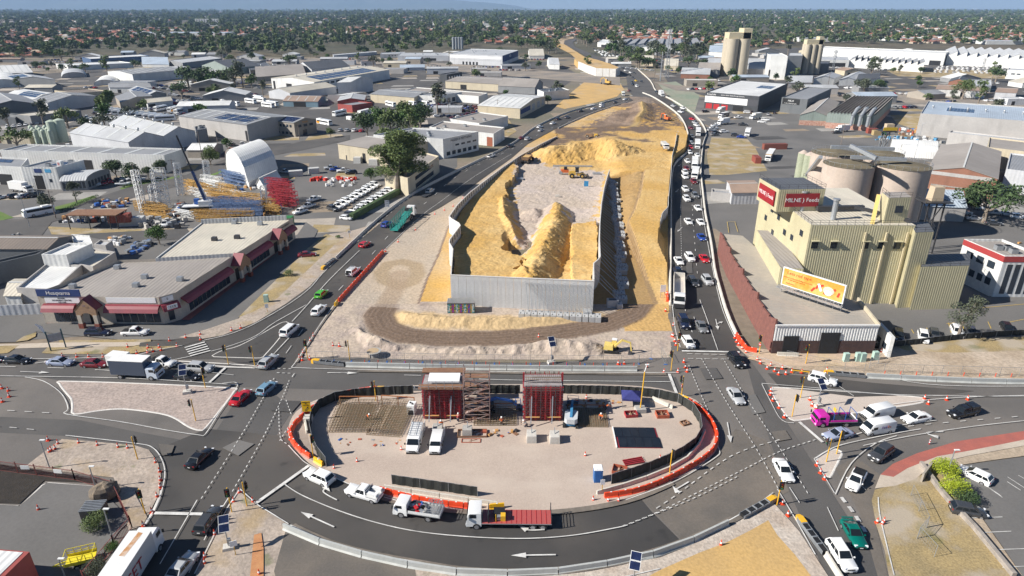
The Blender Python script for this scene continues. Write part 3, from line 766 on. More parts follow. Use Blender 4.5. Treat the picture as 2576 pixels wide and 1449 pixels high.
tc=N(nt,'ShaderNodeTexCoord');nz=N(nt,'ShaderNodeTexNoise');nz.inputs['Scale'].default_value=1.6;nz.inputs['Detail'].default_value=6
nt.links.new(tc.outputs['Object'],nz.inputs['Vector'])
mr=N(nt,'ShaderNodeMapRange');mr.inputs[1].default_value=.3;mr.inputs[2].default_value=.7;mr.inputs[3].default_value=.80;mr.inputs[4].default_value=1.14
nt.links.new(nz.outputs[0],mr.inputs[0])
sv=N(nt,'ShaderNodeVectorMath',operation='SCALE');nt.links.new(at.outputs['Color'],sv.inputs[0]);nt.links.new(mr.outputs[0],sv.inputs['Scale'])
nt.links.new(sv.outputs[0],bs.inputs['Base Color']);bs.inputs['Roughness'].default_value=1
bp=N(nt,'ShaderNodeBump');bp.inputs['Distance'].default_value=.14;nt.links.new(nz.outputs[0],bp.inputs['Height']);nt.links.new(bp.outputs[0],bs.inputs['Normal'])
ys=[];y=G(1300,905).y;YT=G(1610,244).y
while y<YT:ys.append(y);y+=.38+max(0,(y-130))*.0052
for k_ in(YF-.02,YF+.5):ys.append(k_)
ys.sort()
NC=230;vs=[];cols=[]
for Y in ys:
 a,b=O(SL,Y),O(SR,Y)
 for i in rg_(NC+1):
  X=a+(b-a)*i/NC
  z=bc(X,Y)
  if i in(0,NC):z=.02
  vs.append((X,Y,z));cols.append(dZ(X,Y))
fs=[(r*(NC+1)+i,r*(NC+1)+i+1,(r+1)*(NC+1)+i+1,(r+1)*(NC+1)+i) for r in rg_(len(ys)-1) for i in rg_(NC)]
me=bpy.data.meshes.new('earthworks');me.from_pydata(vs,[],fs);me.materials.append(eA)
ca=me.color_attributes.new('soil','FLOAT_COLOR','POINT')
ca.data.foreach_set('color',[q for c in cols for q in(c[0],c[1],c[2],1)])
me.update();aj(me,'earthworks',kind='structure')
c0=mat('precast_panel',(.62,.62,.61),(.55,.55,.55),scale=.4,rough=.85,fine=.06,coord='Object')
bU=mat('pale_precast_panel',(.68,.66,.62),(.58,.57,.54),scale=.4,rough=.85,fine=.06)
def ck(w,h,chev=True):
 mb=MB();mb.box((w/2,0,h/2),(w-.05,.18,h),c0)
 if chev:
  k=0;z=.35
  while z<h-.75:
   for x0,x1,z0,z1 in((.08,w/2,z,z+.5),(w/2,w-.08,z+.5,z)):
    mb.bar((x0,-.10,z0),(x1,-.10,z1),.05,c0,h=.16)
   z+=.42
 return mb.mesh('panel')
fa,fb=Vc((GW(1134,690).x,YF+.2,0)),Vc((GW(1494,702).x,YF-3.2,0))
fd=fb-fa;fl=fd.length;frz=atan2(fd.y,fd.x);fd.normalize();eB=18;pw=fl/eB
dH=thing('retaining_wall','tall grey front wall of precast panels with chevron relief, closing the sand ramp','retaining wall',fa,frz)
pm=ck(pw,7.2)
for i in rg_(eB):aj(pm,'panel',dH,(i*pw,0,0))
cp=MB();cp.box((fl/2,0,7.28),(fl,.3,.14),bU);cp.build('coping',dH)
def bM(V,label,eC,step=2.6,skip=None):
 base=ah([Vc((p.x,p.y,0)) for p in V],step)
 t=thing('retaining_wall',label,'retaining wall',base[0])
 for a,b in zip(base,base[1:]):
  mb=MB();h0,h1=cY(a.y),cY(b.y);o=base[0];d=(b-a).normalized();n=Vc((-d.y,d.x,0))*.12
  g=d*.03
  mb.add([a+g-n-o,b-g-n-o,b-g+n-o,a+g+n-o,a+g-n-o+Vc((0,0,h0)),b-g-n-o+Vc((0,0,h1)),b-g+n-o+Vc((0,0,h1)),a+g+n-o+Vc((0,0,h0))],[(3,2,1,0),(4,5,6,7),(0,1,5,4),(1,2,6,5),(2,3,7,6),(3,0,4,7)],bU)
  mb.build('panel',t)
  if eC:
   sb=MB();c=(a+b)/2-o;hm=(h0+h1)/2
   sb.box((a.x-o.x+n.x*-1.6,a.y-o.y+n.y*-1.6,h0-.95),(.22,.22,1.3),F);sb.build('post',t)
 return t
bM(WLp,'long stepped grey panel wall along the left edge of the sand ramp, beside the highway',True)
bM(fj,'grey panel wall along the right side of the sand ramp, propped from outside',False)
cn=mat('block_concrete',(.47,.47,.46),(.38,.385,.39),scale=.5,rough=.9,fine=.1)
bb=MB();bb.box((0,0,.6),(1.2,2.2,1.2),cn);bb.box((-.2,-.6,1.215),(.2,.5,.03),F);bb.box((.2,.6,1.215),(.2,.5,.03),F)
blk=bb.mesh('concrete_block');R_=random.Random(3)
def dI(eD,group,labf):
 for i,(a,b) in en_(eD):
  mb=MB();mb.bar(Vc((0,0,0)),b-a,.10,E);mb.build('wall_prop',loc=a,label=labf(i),cat='prop',group=group)
L1=[];wp=ah([Vc((p.x,p.y,0)) for p in fj],2.9)
nb=0
for i,p in en_(wp[1:-1]):
 q=Vc((O(BLK,p.y-1.)+R_.uniform(-.6,.6),p.y-1.2,1.25));L1. append((q,Vc((p.x+.2,p.y+.6,cY(p.y)-.9))))
 for bH in(0,1):
  if bH and i%3==0:continue
  zb=1.2 if(bH and R_.random()<.3) else 0.
  o=aj(blk,'concrete_block',loc=(q.x+bH*1.35,q.y-.2,0),rz=R_.uniform(-.12,.12),label='pale concrete block, %s in the %s line beside the right ramp wall'%(aU(i),'outer' if bH else 'inner'),cat='concrete block',group='concrete blocks beside the right ramp wall')
dI(L1,'steel props holding the right wall',lambda i:'thin steel prop on the right ramp wall, %s from the camera'%aU(i))
L2=[]
for i in rg_(17):
 x=fl*.53+i*fl*.027;a=fa+fd*(x+.5)+Vc((0,-3.6,.0));L2. append((Vc((a.x,a.y,1.2)),fa+fd*x+Vc((0,-.2,6.3))))
dI(L2,'steel props standing before the front wall',lambda i:'steel prop leaning on the grey front wall, %s from the left'%aU(i))
for i in rg_(13):
 a=fa+fd*(fl*.50+i*1.33)+Vc((0,-3.9,0))
 aj(blk,'concrete_block',loc=(a.x,a.y,0),rz=frz+R_.uniform(-.05,.05),label='concrete block at the foot of the grey front wall, %s from the left'%aU(i),cat='concrete block',group='concrete blocks before the front wall')
big=MB();big.box((0,0,.9),(2.4,1.5,1.8),cn);big.box((0,0,1.815),(1.6,.9,.03),F)
big.build('concrete_block',loc=G(1540,772),cat='concrete block',label='large white concrete block right of the front wall corner')
eE=MB();eE.box((0,0,.8),(1.6,1.6,1.6),cn);eE.build('concrete_block',loc=G(1478,798),cat='concrete block',label='square grey concrete block at the right end of the front row')
ep=[Vc((x,y,0)) for y,x in dt];ep=[p for p in ep if G(1655,602).y<=p.y]
ew=thing('edge_wall','white edged retaining wall holding up the sand haul road beside the right highway','retaining wall',ep[0])
ee=ah(ep,2.4)
for a,b in zip(ee,ee[1:]):
 mb=MB();mb.bar(a-ep[0]+Vc((.15,0,1.75)),b-ep[0]+Vc((.15,0,1.75)),.14,bU,h=3.5);mb.build('panel',ew)
 #  BUILDINGS
eF={'w':(.70,.70,.68),'p':(.56,.57,.59),'g':(.27,.275,.28),'c':(.56,.49,.36),'t':(.36,.32,.27),'b':(.30,.14,.09),'d':(.055,.06,.068),'k':(.15,.16,.17),'n':(.05,.10,.20),'r':(.34,.07,.06),'y':(.58,.50,.26),'v':(.28,.33,.30),'u':(.16,.25,.31),'e':(.46,.44,.42)}
eG={'W':(.76,.76,.74),'G':(.30,.305,.315),'L':(.50,.51,.52),'D':(.11,.115,.125),'C':(.62,.57,.47),'S':(.43,.50,.58),'B':(.20,.165,.14),'R':(.38,.27,.20),'T':(.33,.12,.07),'A':(.33,.30,.275)}
def by(k):
 n='wall_'+{'w':'white','p':'pale_grey','g':'grey','c':'cream','t':'tan','b':'brick','d':'charcoal','k':'slate','n':'navy','r':'red','y':'yellow','v':'grey_green','u':'dusty_blue','e':'concrete'}[k]
 if n in cd:return cd[n]
 c=eF[k];m=mat(n,c,tuple(x*.86 for x in c),scale=.12,rough=.75,fine=.07,fscale=1.5,rib=('X',1.2) if k in 'wpgcyvu' else None,ribdepth=.12)
 K(m,tuple(x*.55 for x in c),.5,.25,.55,.8,stretch=(1,1,.25));return m
def aE(k,ax='X'):
 n='roof_'+{'W':'white','G':'grey','L':'light_grey','D':'dark','C':'cream','S':'silver_blue','B':'brown','R':'rusty','T':'terracotta','A':'aged'}[k]+('_across' if ax=='Y' else '')
 if n in cd:return cd[n]
 c=eG[k];m=mat(n,c,tuple(x*.85 for x in c),scale=.07,rough=.55 if k not in 'AB' else.9,fine=.06,fscale=.8,rib=(ax,.9),ribdepth=.22,stretch=(1,.35,1) if ax=='X' else(.35,1,1))
 K(m,tuple(min(1,x*.6+.04) for x in c),.55,.12,.5,.75);return m
d0=mat('pale_trim',(.60,.60,.58),rough=.6);eH=mat('skylight_sheet',(.58,.60,.60),(.5,.5,.46),scale=.5,rough=.4);c1=mat('solar_cell',(.012,.018,.05),(.02,.03,.08),scale=2,rough=.15)
c2=mat('open_doorway_dark',(.02,.02,.022),rough=.9);dJ=mat('roller_door',(.42,.43,.44),rough=.5,rib=('Z',.3));c3=mat('window_glass',(.03,.04,.055),rough=.12)
BK=[]
def bld(name,label,cat,A,B_,C=None,D=None,h=6.,roof='f',wc='w',rc='G',rise=None,tile=None,sol=None,dr=(),win=(),vent=0,sky=0,ac=0,base=0.,wr=(),n=6,group=None):
 if tile:
  f=lambda q:T(tile[0],tile[1],*q)
  A,B_=f(A),f(B_);C=f(C) if C else None;D=f(D) if D else None
 a,b=G(*A,h),G(*B_,h);v=(G(*C,h)-b) if C else(G(*D,h)-a);u=b-a
 o=Vc((a.x,a.y,0));rz=atan2(u.y,u.x);U=u.length;c_,s_=cos(-rz),sin(-rz)
 vx,vy=v.x*c_-v.y*s_,v.x*s_+v.y*c_
 if vy<0:vx,vy=-vx,-vy
 if abs(vx)>vy*1.2:vx=math.copysign(vy*1.2,vx)
 BK.append([(a+u*p+v*q)[:2] for p,q in((-.05,-.05),(1.05,-.05),(1.05,1.05),(-.05,1.05))])
 t=thing(name,label,cat,(o.x,o.y,base),rz,group)
 q=lambda s,w,z:(s*U+w*vx,w*vy,z)
 rise=(U*.12 if roof in 'ga' else vy*.12) if rise is None else rise
 rise=min(rise,5.5) if roof not in 'a' else rise
 def zr(s,w):
  if roof=='g':return h+rise*(1-abs(2*s-1))
  if roof=='r':return h+rise*(1-abs(2*w-1))
  if roof=='m':return h+rise*w
  if roof=='a':return h+rise*sqrt(max(0,1-(2*s-1)**2))
  if roof=='b':return h+rise*sqrt(max(0,1-(2*w-1)**2))
  if roof=='s':return h+rise*((s*n)%1.)
  return h-.5
 W_=by(wc);R=aE(rc,'Y' if roof in 'gas' else 'X')
 mb=MB()
 if roof=='s':ss=[x for i in rg_(n) for x in(i/n+1e-6,(i+1)/n-1e-6)]
 else:ss=[i/(2 if roof=='g' else(12 if roof=='a' else 1)) for i in rg_((2 if roof=='g' else(12 if roof=='a' else 1))+1)]
 tt=[0,.5,1] if roof=='r' else([i/10 for i in rg_(11)] if roof=='b' else[0,1])
 for V in([(s,0) for s in ss],[(1,w) for w in tt],[(s,1) for s in ss[::-1]],[(0,w) for w in tt[::-1]]):
  vs=[q(s,w,0) for s,w in V]+[q(s,w,h if roof=='f' else zr(s,w)-.03) for s,w in V];k=len(V)
  mb.add(vs,[(i,i+1,k+i+1,k+i) for i in rg_(k-1)],W_)
 if roof=='f':
  e=.3;i_=lambda s,w,z:(s*U+w*vx+(e if s==0 else-e),w*vy+(e if w==0 else-e),z)
  cs=((0,0),(1,0),(1,1),(0,1))
  mb.add([q(s,w,h) for s,w in cs]+[i_(s,w,h) for s,w in cs]+[i_(s,w,h-.6) for s,w in cs],[(0,1,5,4),(1,2,6,5),(2,3,7,6),(3,0,4,7),(4,5,9,8),(5,6,10,9),(6,7,11,10),(7,4,8,11)],W_)
 mb.build('wall',t)
 mb=MB()
 if roof=='f':mb.add([i_(s,w,h-.5) for s,w in cs],[(0,1,2,3)],R)
 else:
  ov=.25;e2=lambda s,w:(max(0-ov/U,min(1+ov/U,s*(1+2*ov/U)-ov/U)),w*(1+2*ov/vy)-ov/vy)
  for s0,s1 in zip(ss,ss[1:]):
   for w0,w1 in zip(tt,tt[1:]):
    ps=[(s0,w0),(s1,w0),(s1,w1),(s0,w1)]
    P1=[q(*e2(s,w),zr(s,w)) for s,w in ps]
    mb.add(P1+[(x,y,z-.12) for x,y,z in P1],[(0,1,2,3),(7,6,5,4),(0,4,5,1),(1,5,6,2),(2,6,7,3),(3,7,4,0)],R)
 mb.build('roof',t)
 if roof in 'gr' and rise:
  mb=MB();mb.bar(q(.5,0,zr(.5,0)+.06),q(.5,1,zr(.5,1)+.06),.5,d0,h=.1) if roof=='g' else mb.bar(q(0,.5,zr(0,.5)+.06),q(1,.5,zr(1,.5)+.06),.5,d0,h=.1);mb.build('ridge_cap',t)
 up=.10
 def cq(s0,w0,s1,w1,m,nm,th=.06):
  mid=[]
  for(x0,x1) in([(s0,s1)] if not(roof=='g' and s0<.5<s1) else[(s0,.495),(.505,s1)]):
   for(y0,y1) in([(w0,w1)] if not(roof=='r' and w0<.5<w1) else[(w0,.495),(.505,w1)]):mid.append((x0,y0,x1,y1))
  mb=MB()
  for x0,y0,x1,y1 in mid:
   ps=[q(s,w,zr(s,w)+up) for s,w in((x0,y0),(x1,y0),(x1,y1),(x0,y1))]
   mb.add(ps+[(x,y,z-th) for x,y,z in ps],[(0,1,2,3),(0,4,5,1),(1,5,6,2),(2,6,7,3),(3,7,4,0)],m)
  mb.build(nm,t)
 if sol:
  s0,w0,s1,w1,nx,ny=sol
  for i in rg_(nx):
   for j in rg_(ny):
    cq(s0+(s1-s0)*(i+.04)/nx,w0+(w1-w0)*(j+.06)/ny,s0+(s1-s0)*(i+.96)/nx,w0+(w1-w0)*(j+.94)/ny,c1,'solar_panel')
 for i in rg_(sky):
  f=(i+.5)/sky
  if roof in 'rbm' or(roof=='f'):cq(f-.012,.04,f+.012,.96,eH,'skylight',.03)
  elif roof=='g':cq(.04,f-.015,.96,f+.015,eH,'skylight',.03)
 for i in rg_(vent):
  f=(i+.5)/vent;s,w=(f,.5) if roof in 'rfb' else(.5,f)
  mb=MB();z=zr(s,w);p=q(s,w,0);mb.cyl((0,0,0),(0,0,.9),.45,E,8);mb.ball((0,0,1.05),(.62,.62,.42),E,8,4);mb.build('roof_vent',t,loc=(p[0],p[1],z))
 rr=random.Random(int(U*7+vy))
 for i in rg_(ac):
  p=q(rr.uniform(.15,.85),rr.uniform(.15,.8),0);mb=MB();mb.box((0,0,.55),(1.5,1.2,1.),E);mb.box((0,0,1.1),(1.2,.9,.12),F);mb.build('air_conditioner',t,loc=(p[0],p[1],h-.5 if roof=='f' else zr(.5,.5)))
 def cr(fc,s0,s1,z0,z1,m,nm,th=.08):
  P0,P1={'f':(q(s0,0,0),q(s1,0,0)),'r':(q(1,s0,0),q(1,s1,0)),'l':(q(0,s1,0),q(0,s0,0))}[fc]
  a_,b_=Vc(P0),Vc(P1);mb=MB();L_=(b_-a_).length;r_=atan2(b_.y-a_.y,b_.x-a_.x)
  mb.box((L_/2,0,(z1-z0)/2),(L_,th,z1-z0),m);mb.build(nm,t,loc=(a_.x,a_.y,z0),rz=r_)
 for d in dr:cr(d[0],d[1],d[2],0,d[3],{'o':c2,'r':dJ,'R':do,'w':aa,'d':F}[d[4] if len(d)>4 else 'o'],'door' if(d[4:5] or 'o')!='o' else 'doorway')
 for f_,s0,s1,nn,z0,z1 in win:
  for i in rg_(nn):
   w_=(s1-s0)/nn;cr(f_,s0+w_*(i+.18),s0+w_*(i+.82),z0,z1,c3,'window')
 for f_,s0,s1,z0,z1,m_ in wr:cr(f_,s0,s1,z0,z1,m_,'fascia_panel',.14)
 return t,q,zr
def bA(b,s,face,x,z,size,m,off=.12):
 t,q,zr=b;fx={'f':(q(0,0,0),q(1,0,0),q(x,0,z)),'r':(q(1,0,0),q(1,1,0),q(1,x,z)),'l':(q(0,1,0),q(0,0,0),q(0,x,z))}[face]
 d=Vc(fx[1])-Vc(fx[0]);nrm=d.cross(Vc((0,0,1))).normalized();c=Vc(fx[2])+nrm*off
 return af(s,size,I(c,d,(0,0,1)),m,parent=t)
cM=mat('dark_lettering',(.03,.03,.04));c4=mat('navy_sign',(.02,.045,.16));aH=mat('white_lettering',(.8,.8,.8));rdl=mat('bright_red_lettering',(.6,.02,.02))
W1=lambda bk,A,B_,**k:bld('warehouse',bk,'warehouse',A,B_,**k)
S1=lambda bk,A,B_,**k:bld('shed',bk,'shed',A,B_,**k)
bq,bG,bV,bN,cF,t11,t21,d1=(0,0),(1,0),(2,0),(3,0),(0,1),(1,1),(2,1),(3,1)
W1('large pale warehouse with a grey gabled roof, left of the lone dark tree',(475,1035),(972,965),D=(335,1000),h=6,roof='g',wc='p',rc='G',rise=2.6,tile=bq,sky=3)
W1('white roofed warehouse with a big solar array at the far left',(48,955),(340,1000),D=(200,890),h=6,roof='r',wc='w',rc='W',tile=bq,sol=(.35,.15,.95,.75,5,3),rise=1)
W1('dark fronted gabled warehouse cut by the left picture edge',(-140,1075),(400,1045),D=(-260,985),h=6,roof='g',wc='k',rc='G',rise=3,tile=bq)
W1('long low grey wall building above the row of white cars',(300,1165),(812,1108),D=(95,1150),h=5,roof='f',wc='g',rc='C',tile=bq)
S1('grey slate wall shed at the left edge above the parked white cars',(-200,1180),(150,1190),D=(-150,1130),h=4,roof='f',wc='k',rc='D',tile=bq)
S1('white arched shelter at the far left edge',(-130,880),(215,865),D=(-130,800),h=.6,roof='a',wc='w',rc='W',rise=6,tile=bq)
W1('grey warehouse with solar panels behind the arched shelter',(120,795),(550,800),D=(-40,762),h=6,roof='g',wc='g',rc='L',rise=2.2,tile=bq,sol=(.05,.1,.45,.8,3,3))
W1('roof striped white and grey at the left edge of the far yards',(-60,745),(330,728),C=(240,690),h=4,roof='r',wc='g',rc='W',tile=bq,sky=6)
W1('long navy fronted hall with a white roof, farthest left',(910,592),(1505,560),D=(822,575),h=7,roof='f',wc='n',rc='W',tile=bq,dr=[('f',.3,.5,4)])
W1('white parapet building with dark lettering on its wall, before the navy hall',(680,660),(1335,632),D=(560,640),h=5,roof='f',wc='w',rc='W',tile=bq)
W1('white walled hall with a grey ribbed roof among trees',(1330,745),(1860,700),D=(1080,715),h=7.5,roof='r',wc='w',rc='G',rise=1.5,tile=bq,sky=9)
S1('twin arched grey shelter in the far left yards',(620,775),(870,765),D=(620,735),h=1,roof='a',wc='e',rc='L',rise=4,tile=bq)
S1('round topped white shelter beside the tall leaning gums',(945,855),(1160,845),D=(1000,805),h=.6,roof='a',wc='w',rc='W',rise=4,tile=bq)
W1('grey green warehouse with dark roof at the top of the depot',(2310,685),(2620,660),D=(2030,655),h=6,roof='r',wc='v',rc='D',tile=bq,dr=[('l',.5,.8,3,'r')])
W1('long grey ribbed warehouse next to the rail line',(1835,632),(2235,585),D=(1705,605),h=6,roof='f',wc='g',rc='L',tile=bq,sky=5)
S1('low white shed with blue solar roof near the rail line',(1430,645),(1700,650),C=(1690,605),h=3,roof='r',wc='w',rc='S',tile=bq)
S1('small white hut by the far car yard',(1810,830),(1945,835),C=(1930,815),h=3,roof='f',wc='w',rc='W',tile=bq)
S1('cream roofed shed above the dark parked cars',(1480,1035),(1735,1010),D=(1450,1010),h=3.5,roof='r',wc='w',rc='C',tile=bq,dr=[('f',.05,.3,2.5)])
W1('grey gabled warehouse right of the lone dark tree',(1215,1030),(1530,965),D=(1180,965),h=5,roof='g',wc='t',rc='G',tile=bq,rise=1.5)
W1('grey gabled warehouse carrying a blue solar array',(1480,960),(1670,935),D=(1285,905),h=4.5,roof='g',wc='g',rc='L',tile=bq,sol=(.05,.1,.48,.9,2,4),rise=2)
S1('low white and grey shed with one dark doorway behind the solar roof',(1100,880),(1525,880),C=(1500,855),h=4,roof='r',wc='w',rc='G',tile=bq,dr=[('f',.18,.26,2.5)])
S1('long flat brown roof near the tall leaning gums',(740,935),(1090,915),D=(545,908),h=3.5,roof='f',wc='c',rc='B',tile=bq)
eI=dict(roof='g',wc='p',rc='L',tile=bq,sky=4)
b=W1('front half of the twin gabled factory beside the pale green silos',(1290,1432),(1640,1370),D=(700,1335),h=6.5,rise=3.2,vent=5,**eI)
W1('rear half of the twin gabled factory, with a small red sign',(1642,1370),(1960,1315),D=(1100,1240),h=6.5,rise=3.,vent=6,**eI)
bld('office_building','flat dark roofed office attached to the twin gabled factory','office building',(1970,1310),(2080,1290),C=(2060,1255),h=6,roof='f',wc='g',rc='D',tile=bq,ac=2)
W1('long concrete warehouse with blue solar panels on its grey roof',(1795,1165),(2480,1255),C=(2960,1170),h=8,roof='r',wc='e',rc='G',tile=bq,sol=(.45,.1,.95,.42,8,2),sky=7,rise=1.5,dr=[('f',.965,.995,5)])
b=bld('office_building','two storey tour depot office with solar roof and orange sign','office building',(380,1235),(600,1200),D=(175,1215),h=7,roof='g',wc='t',rc='G',tile=bG,sol=(.05,.1,.48,.9,3,5),win=[('l',.1,.9,5,4.5,5.8),('l',.1,.9,4,1,2.2),('f',.1,.9,3,4.4,5.6),('f',.3,.6,1,.2,2.8)],rise=1.6)
bA(b,'TOURS','f',.5,6.6,1.2,mat('orange_sign',(.7,.3,.03)))
S1('dusty blue shed with a rust streaked roof in the bus depot',(270,1015),(620,1022),C=(700,965),h=3.6,roof='r',wc='u',rc='R',tile=bG,dr=[('f',.3,.65,3)],sky=4,rise=1.6)
b=S1('red and charcoal shed with an orange roof sign in the bus depot',(965,1058),(1172,1030),D=(820,1045),h=4.5,roof='f',wc='r',rc='G',tile=bG)
S1('red shed with pale roof behind the charcoal shed',(820,1015),(1090,1005),D=(850,965),h=4,roof='g',wc='r',rc='L',tile=bG,rise=1.5)
S1('flat white roofed shed with rusty frame behind the red shed',(880,955),(1110,925),D=(720,955),h=5,roof='f',wc='e',rc='W',tile=bG)
W1('cream roofed grey warehouse in front of the white hall with dark doors',(340,935),(805,870),D=(125,915),h=5,roof='r',wc='p',rc='C',tile=bG)
W1('white hall with three dark doors and solar panels on a cream roof',(150,785),(585,825),C=(1340,700),h=8,roof='g',wc='w',rc='C',tile=bG,dr=[('f',.04,.09,6),('f',.35,.48,5),('f',.72,.87,4.5)],sol=(.6,.1,.95,.85,2,10),vent=9,win=[('r',.05,.5,7,5,6.6)],rise=2)
b=W1('long white roofed hall with canopies and a white sign board',(950,825),(1170,795),C=(1945,700),h=9,roof='g',wc='p',rc='W',tile=bG,dr=[('r',.03,.12,5),('r',.36,.41,5),('r',.72,.78,5)],wr=[('r',.15,.28,5.5,8.2,aH)],rise=3,vent=0)
W1('charcoal end block with five bright windows on the long hall',(1920,750),(2072,725),D=(1850,745),h=7,roof='f',wc='d',rc='D',tile=bG,wr=[('f',.12+i*.17,.2+i*.17,3.2,5,aH) for i in rg_(5)])
W1('low grey roofed warehouse with cream walls and one wide doorway',(1905,815),(2620,858),C=(2800,800),h=5.5,roof='r',wc='c',rc='A',tile=bG,dr=[('f',.22,.31,3.5)],rise=1.2)
W1('low flat warehouse with grey roof behind the arched white building',(1500,905),(2240,968),C=(2330,935),h=5,roof='f',wc='w',rc='A',tile=bG)
W1('grey roofed hall with white fascia left of the arched white building',(1150,945),(1590,980),C=(1740,925),h=5.5,roof='r',wc='c',rc='G',tile=bG,rise=1)
b=bld('office_building','white building with a row of dark arches facing the crowded car lot','office building',(1800,965),(2070,925),D=(1590,955),h=6,roof='f',wc='w',rc='G',tile=bG,ac=4,win=[('f',.05,.95,5,.6,3.4),('l',.1,.9,3,1.8,3)])
W1('dark roofed low sheds beyond the white hall, left',(560,700),(945,665),D=(400,665),h=5,roof='r',wc='p',rc='D',tile=bG)
W1('two ribbed grey roofs left of the white hall',(0,775),(500,740),D=(0,695),h=4,roof='r',wc='t',rc='A',tile=bG,vent=4)
S1('dark blue grey shed at the left end of the white hall',(-60,705),(160,680),D=(-100,640),h=5,roof='f',wc='k',rc='D',tile=bG)
b=bld('factory','dairy plant with loading docks and a blue painted end wall','factory',(1945,540),(2480,560),C=(2640,505),h=11,roof='f',wc='p',rc='L',tile=bG,dr=[('f',.25+i*.065,.285+i*.065,3.2) for i in rg_(5)],wr=[('f',.02,.98,7,9.5,aH),('f',.02,.98,5.,5.4,dJ),('r',.0,.98,4,10.5,c4)],ac=6)
bA(b,'MASTERS','r',.45,8,3.2,aH)
W1('low white blocks joined to the left of the dairy plant',(1425,560),(1940,560),C=(1935,530),h=6,roof='f',wc='p',rc='L',tile=bG,ac=5,dr=[('f',.5,.75,3)])
S1('small white office with a mural beside the rail line',(1250,545),(1500,535),C=(1500,520),h=5,roof='f',wc='w',rc='L',tile=bG,win=[('f',.3,.9,5,2,3.4)])
W1('low pale sheds above the left dairy office',(780,555),(1215,520),C=(1200,512),h=4,roof='f',wc='p',rc='W',tile=bG)
S1('white hut on the dairy yard beside the green water tanks',(375,645),(478,650),C=(450,615),h=5,roof='r',wc='w',rc='L',tile=bV)
W1('white roofed sheds right of the dairy plant',(175,560),(325,560),C=(300,515),h=4,roof='r',wc='w',rc='C',tile=bV)
W1('low navy roofed sheds before the railway',(-200,800),(180,775),C=(255,775),h=4,roof='r',wc='n',rc='D',tile=bV)
W1('grey roofed shed beside the palm tree',(-140,862),(230,880),C=(312,830),h=5,roof='r',wc='g',rc='A',tile=bV)
b=bld('office_building','white flat building with tall posters beside the round tree','office building',(320,925),(580,905),D=(255,900),h=6,roof='f',wc='w',rc='D',tile=bV,ac=3)
b=W1('cream warehouse with white striped roof and posters on its right wall',(-345,1060),(80,1090),C=(335,965),h=6,roof='r',wc='c',rc='W',tile=bV,sky=7,rise=2,wr=[('r',.02,.38,2.2,4.9,c4),('r',.45,.55,1.,5.,mat('poster_grey',(.2,.22,.25),(.5,.5,.5),scale=1.5)),('r',.66,.76,1.,5.,mat('poster_grey',(.2,.2,.2))),('r',.85,.95,1.,5.,mat('poster_grey',(.2,.2,.2)))])
W1('grey roofed unit with spaced dark letters on its white wall',(-630+0,1195),(-330,1240),C=(-40,1165),h=5.5,roof='f',wc='w',rc='A',tile=bV,ac=2)
b=W1('sand coloured roof unit with red brick base and dark lettering',(1745,1275),(2390,1345),C=(2500,1280),h=6,roof='f',wc='w',rc='A',tile=bG,ac=2,wr=[('f',.9,.985,0,4.2,mat('red_brick_panel',(.33,.10,.05),(.27,.09,.05),scale=2))])
b=bld('office_building','white two storey signwriter building with dark lettering, beside the left highway','office building',(1880,1398),(2238,1322),D=(1180,1355),h=8.5,roof='f',wc='w',rc='G',tile=bG,ac=4,win=[('f',.06,.96,6,1.,2.6),('f',.3,.96,4,4.4,5.2)])
bA(b,'McLEISH & MATTHEWS','f',.5,7.1,1.35,cM)
b=W1('cream metal warehouse with an open door, behind the leaning gum tree',(822,-5),(1320,70),C=(1860,-40),h=6.5,roof='r',wc='c',rc='A',tile=t11,dr=[('f',.5,.56,4),('f',.15,.17,2,'d')],rise=1)
b=bld('office_building','cream two storey office with dark window bands behind the gum tree','office building',(1290,270),(1525,345),C=(1840,120),h=6.5,roof='f',wc='c',rc='A',tile=t11,win=[('r',.05,.95,1,3.9,5.2),('r',.05,.95,1,1.,2.6)])
W1('long white unit building behind the round green trees',(0,60),(1650,110),C=(1850,45),h=7,roof='f',wc='w',rc='G',tile=cF,dr=[('f',.50,.555,4),('f',.64,.70,4.5,'r')],win=[('f',.985,1.,1,1,2.5)],sky=6)
b=bld('showroom','white showroom with a red letter R cube and three small signs','showroom',(205,232),(560,235),C=(840,160),h=8,roof='f',wc='w',rc='G',tile=cF,dr=[('f',.3,.55,5)],sol=(.45,.4,.85,.9,3,2),ac=2,win=[('f',.7,.82,1,2.6,3.8)],wr=[('f',.36,.57,6.,7.4,c4),('f',.66,.83,6.1,7.3,mat('sky_blue_sign',(.08,.35,.6)))])
t_,q_,z_=b;m_=MB();p=q_(1.,.25,8.6);m_.box((0,0,.6),(1.6,1.6,2.),aa);m_.build('sign_cube',t_,loc=(p[0]-.8,p[1],8));af('R',1.5,I((p[0]-.8,p[1]-.83,8.6),(1,0,0),(0,0,1)),rdl,parent=t_)
W1('white unit joined to the left of the showroom',(-260,205),(205,232),D=(-160,120),h=7,roof='f',wc='w',rc='G',tile=cF,dr=[('f',.45,.75,4)],sol=(.2,.5,.7,.9,3,1))
b=bld('showroom','low glass fronted office under a curved pale roof','showroom',(605,375),(860,365),C=(1105,275),h=3.6,roof='b',wc='g',rc='L',tile=cF,rise=1.8,win=[('f',.03,.97,6,.8,3.),('r',.05,.95,7,.8,3.)])
b=S1('big white arched tent hall behind the crane parts',(2275,210),(2500,380),C=(2790,250),h=2.5,roof='a',wc='w',rc='W',rise=8.5,tile=cF)
S1('small pale tent in front of the big arched hall',(0,410),(90,440),C=(260,360),h=1.2,roof='g',wc='w',rc='W',rise=3,tile=t11)
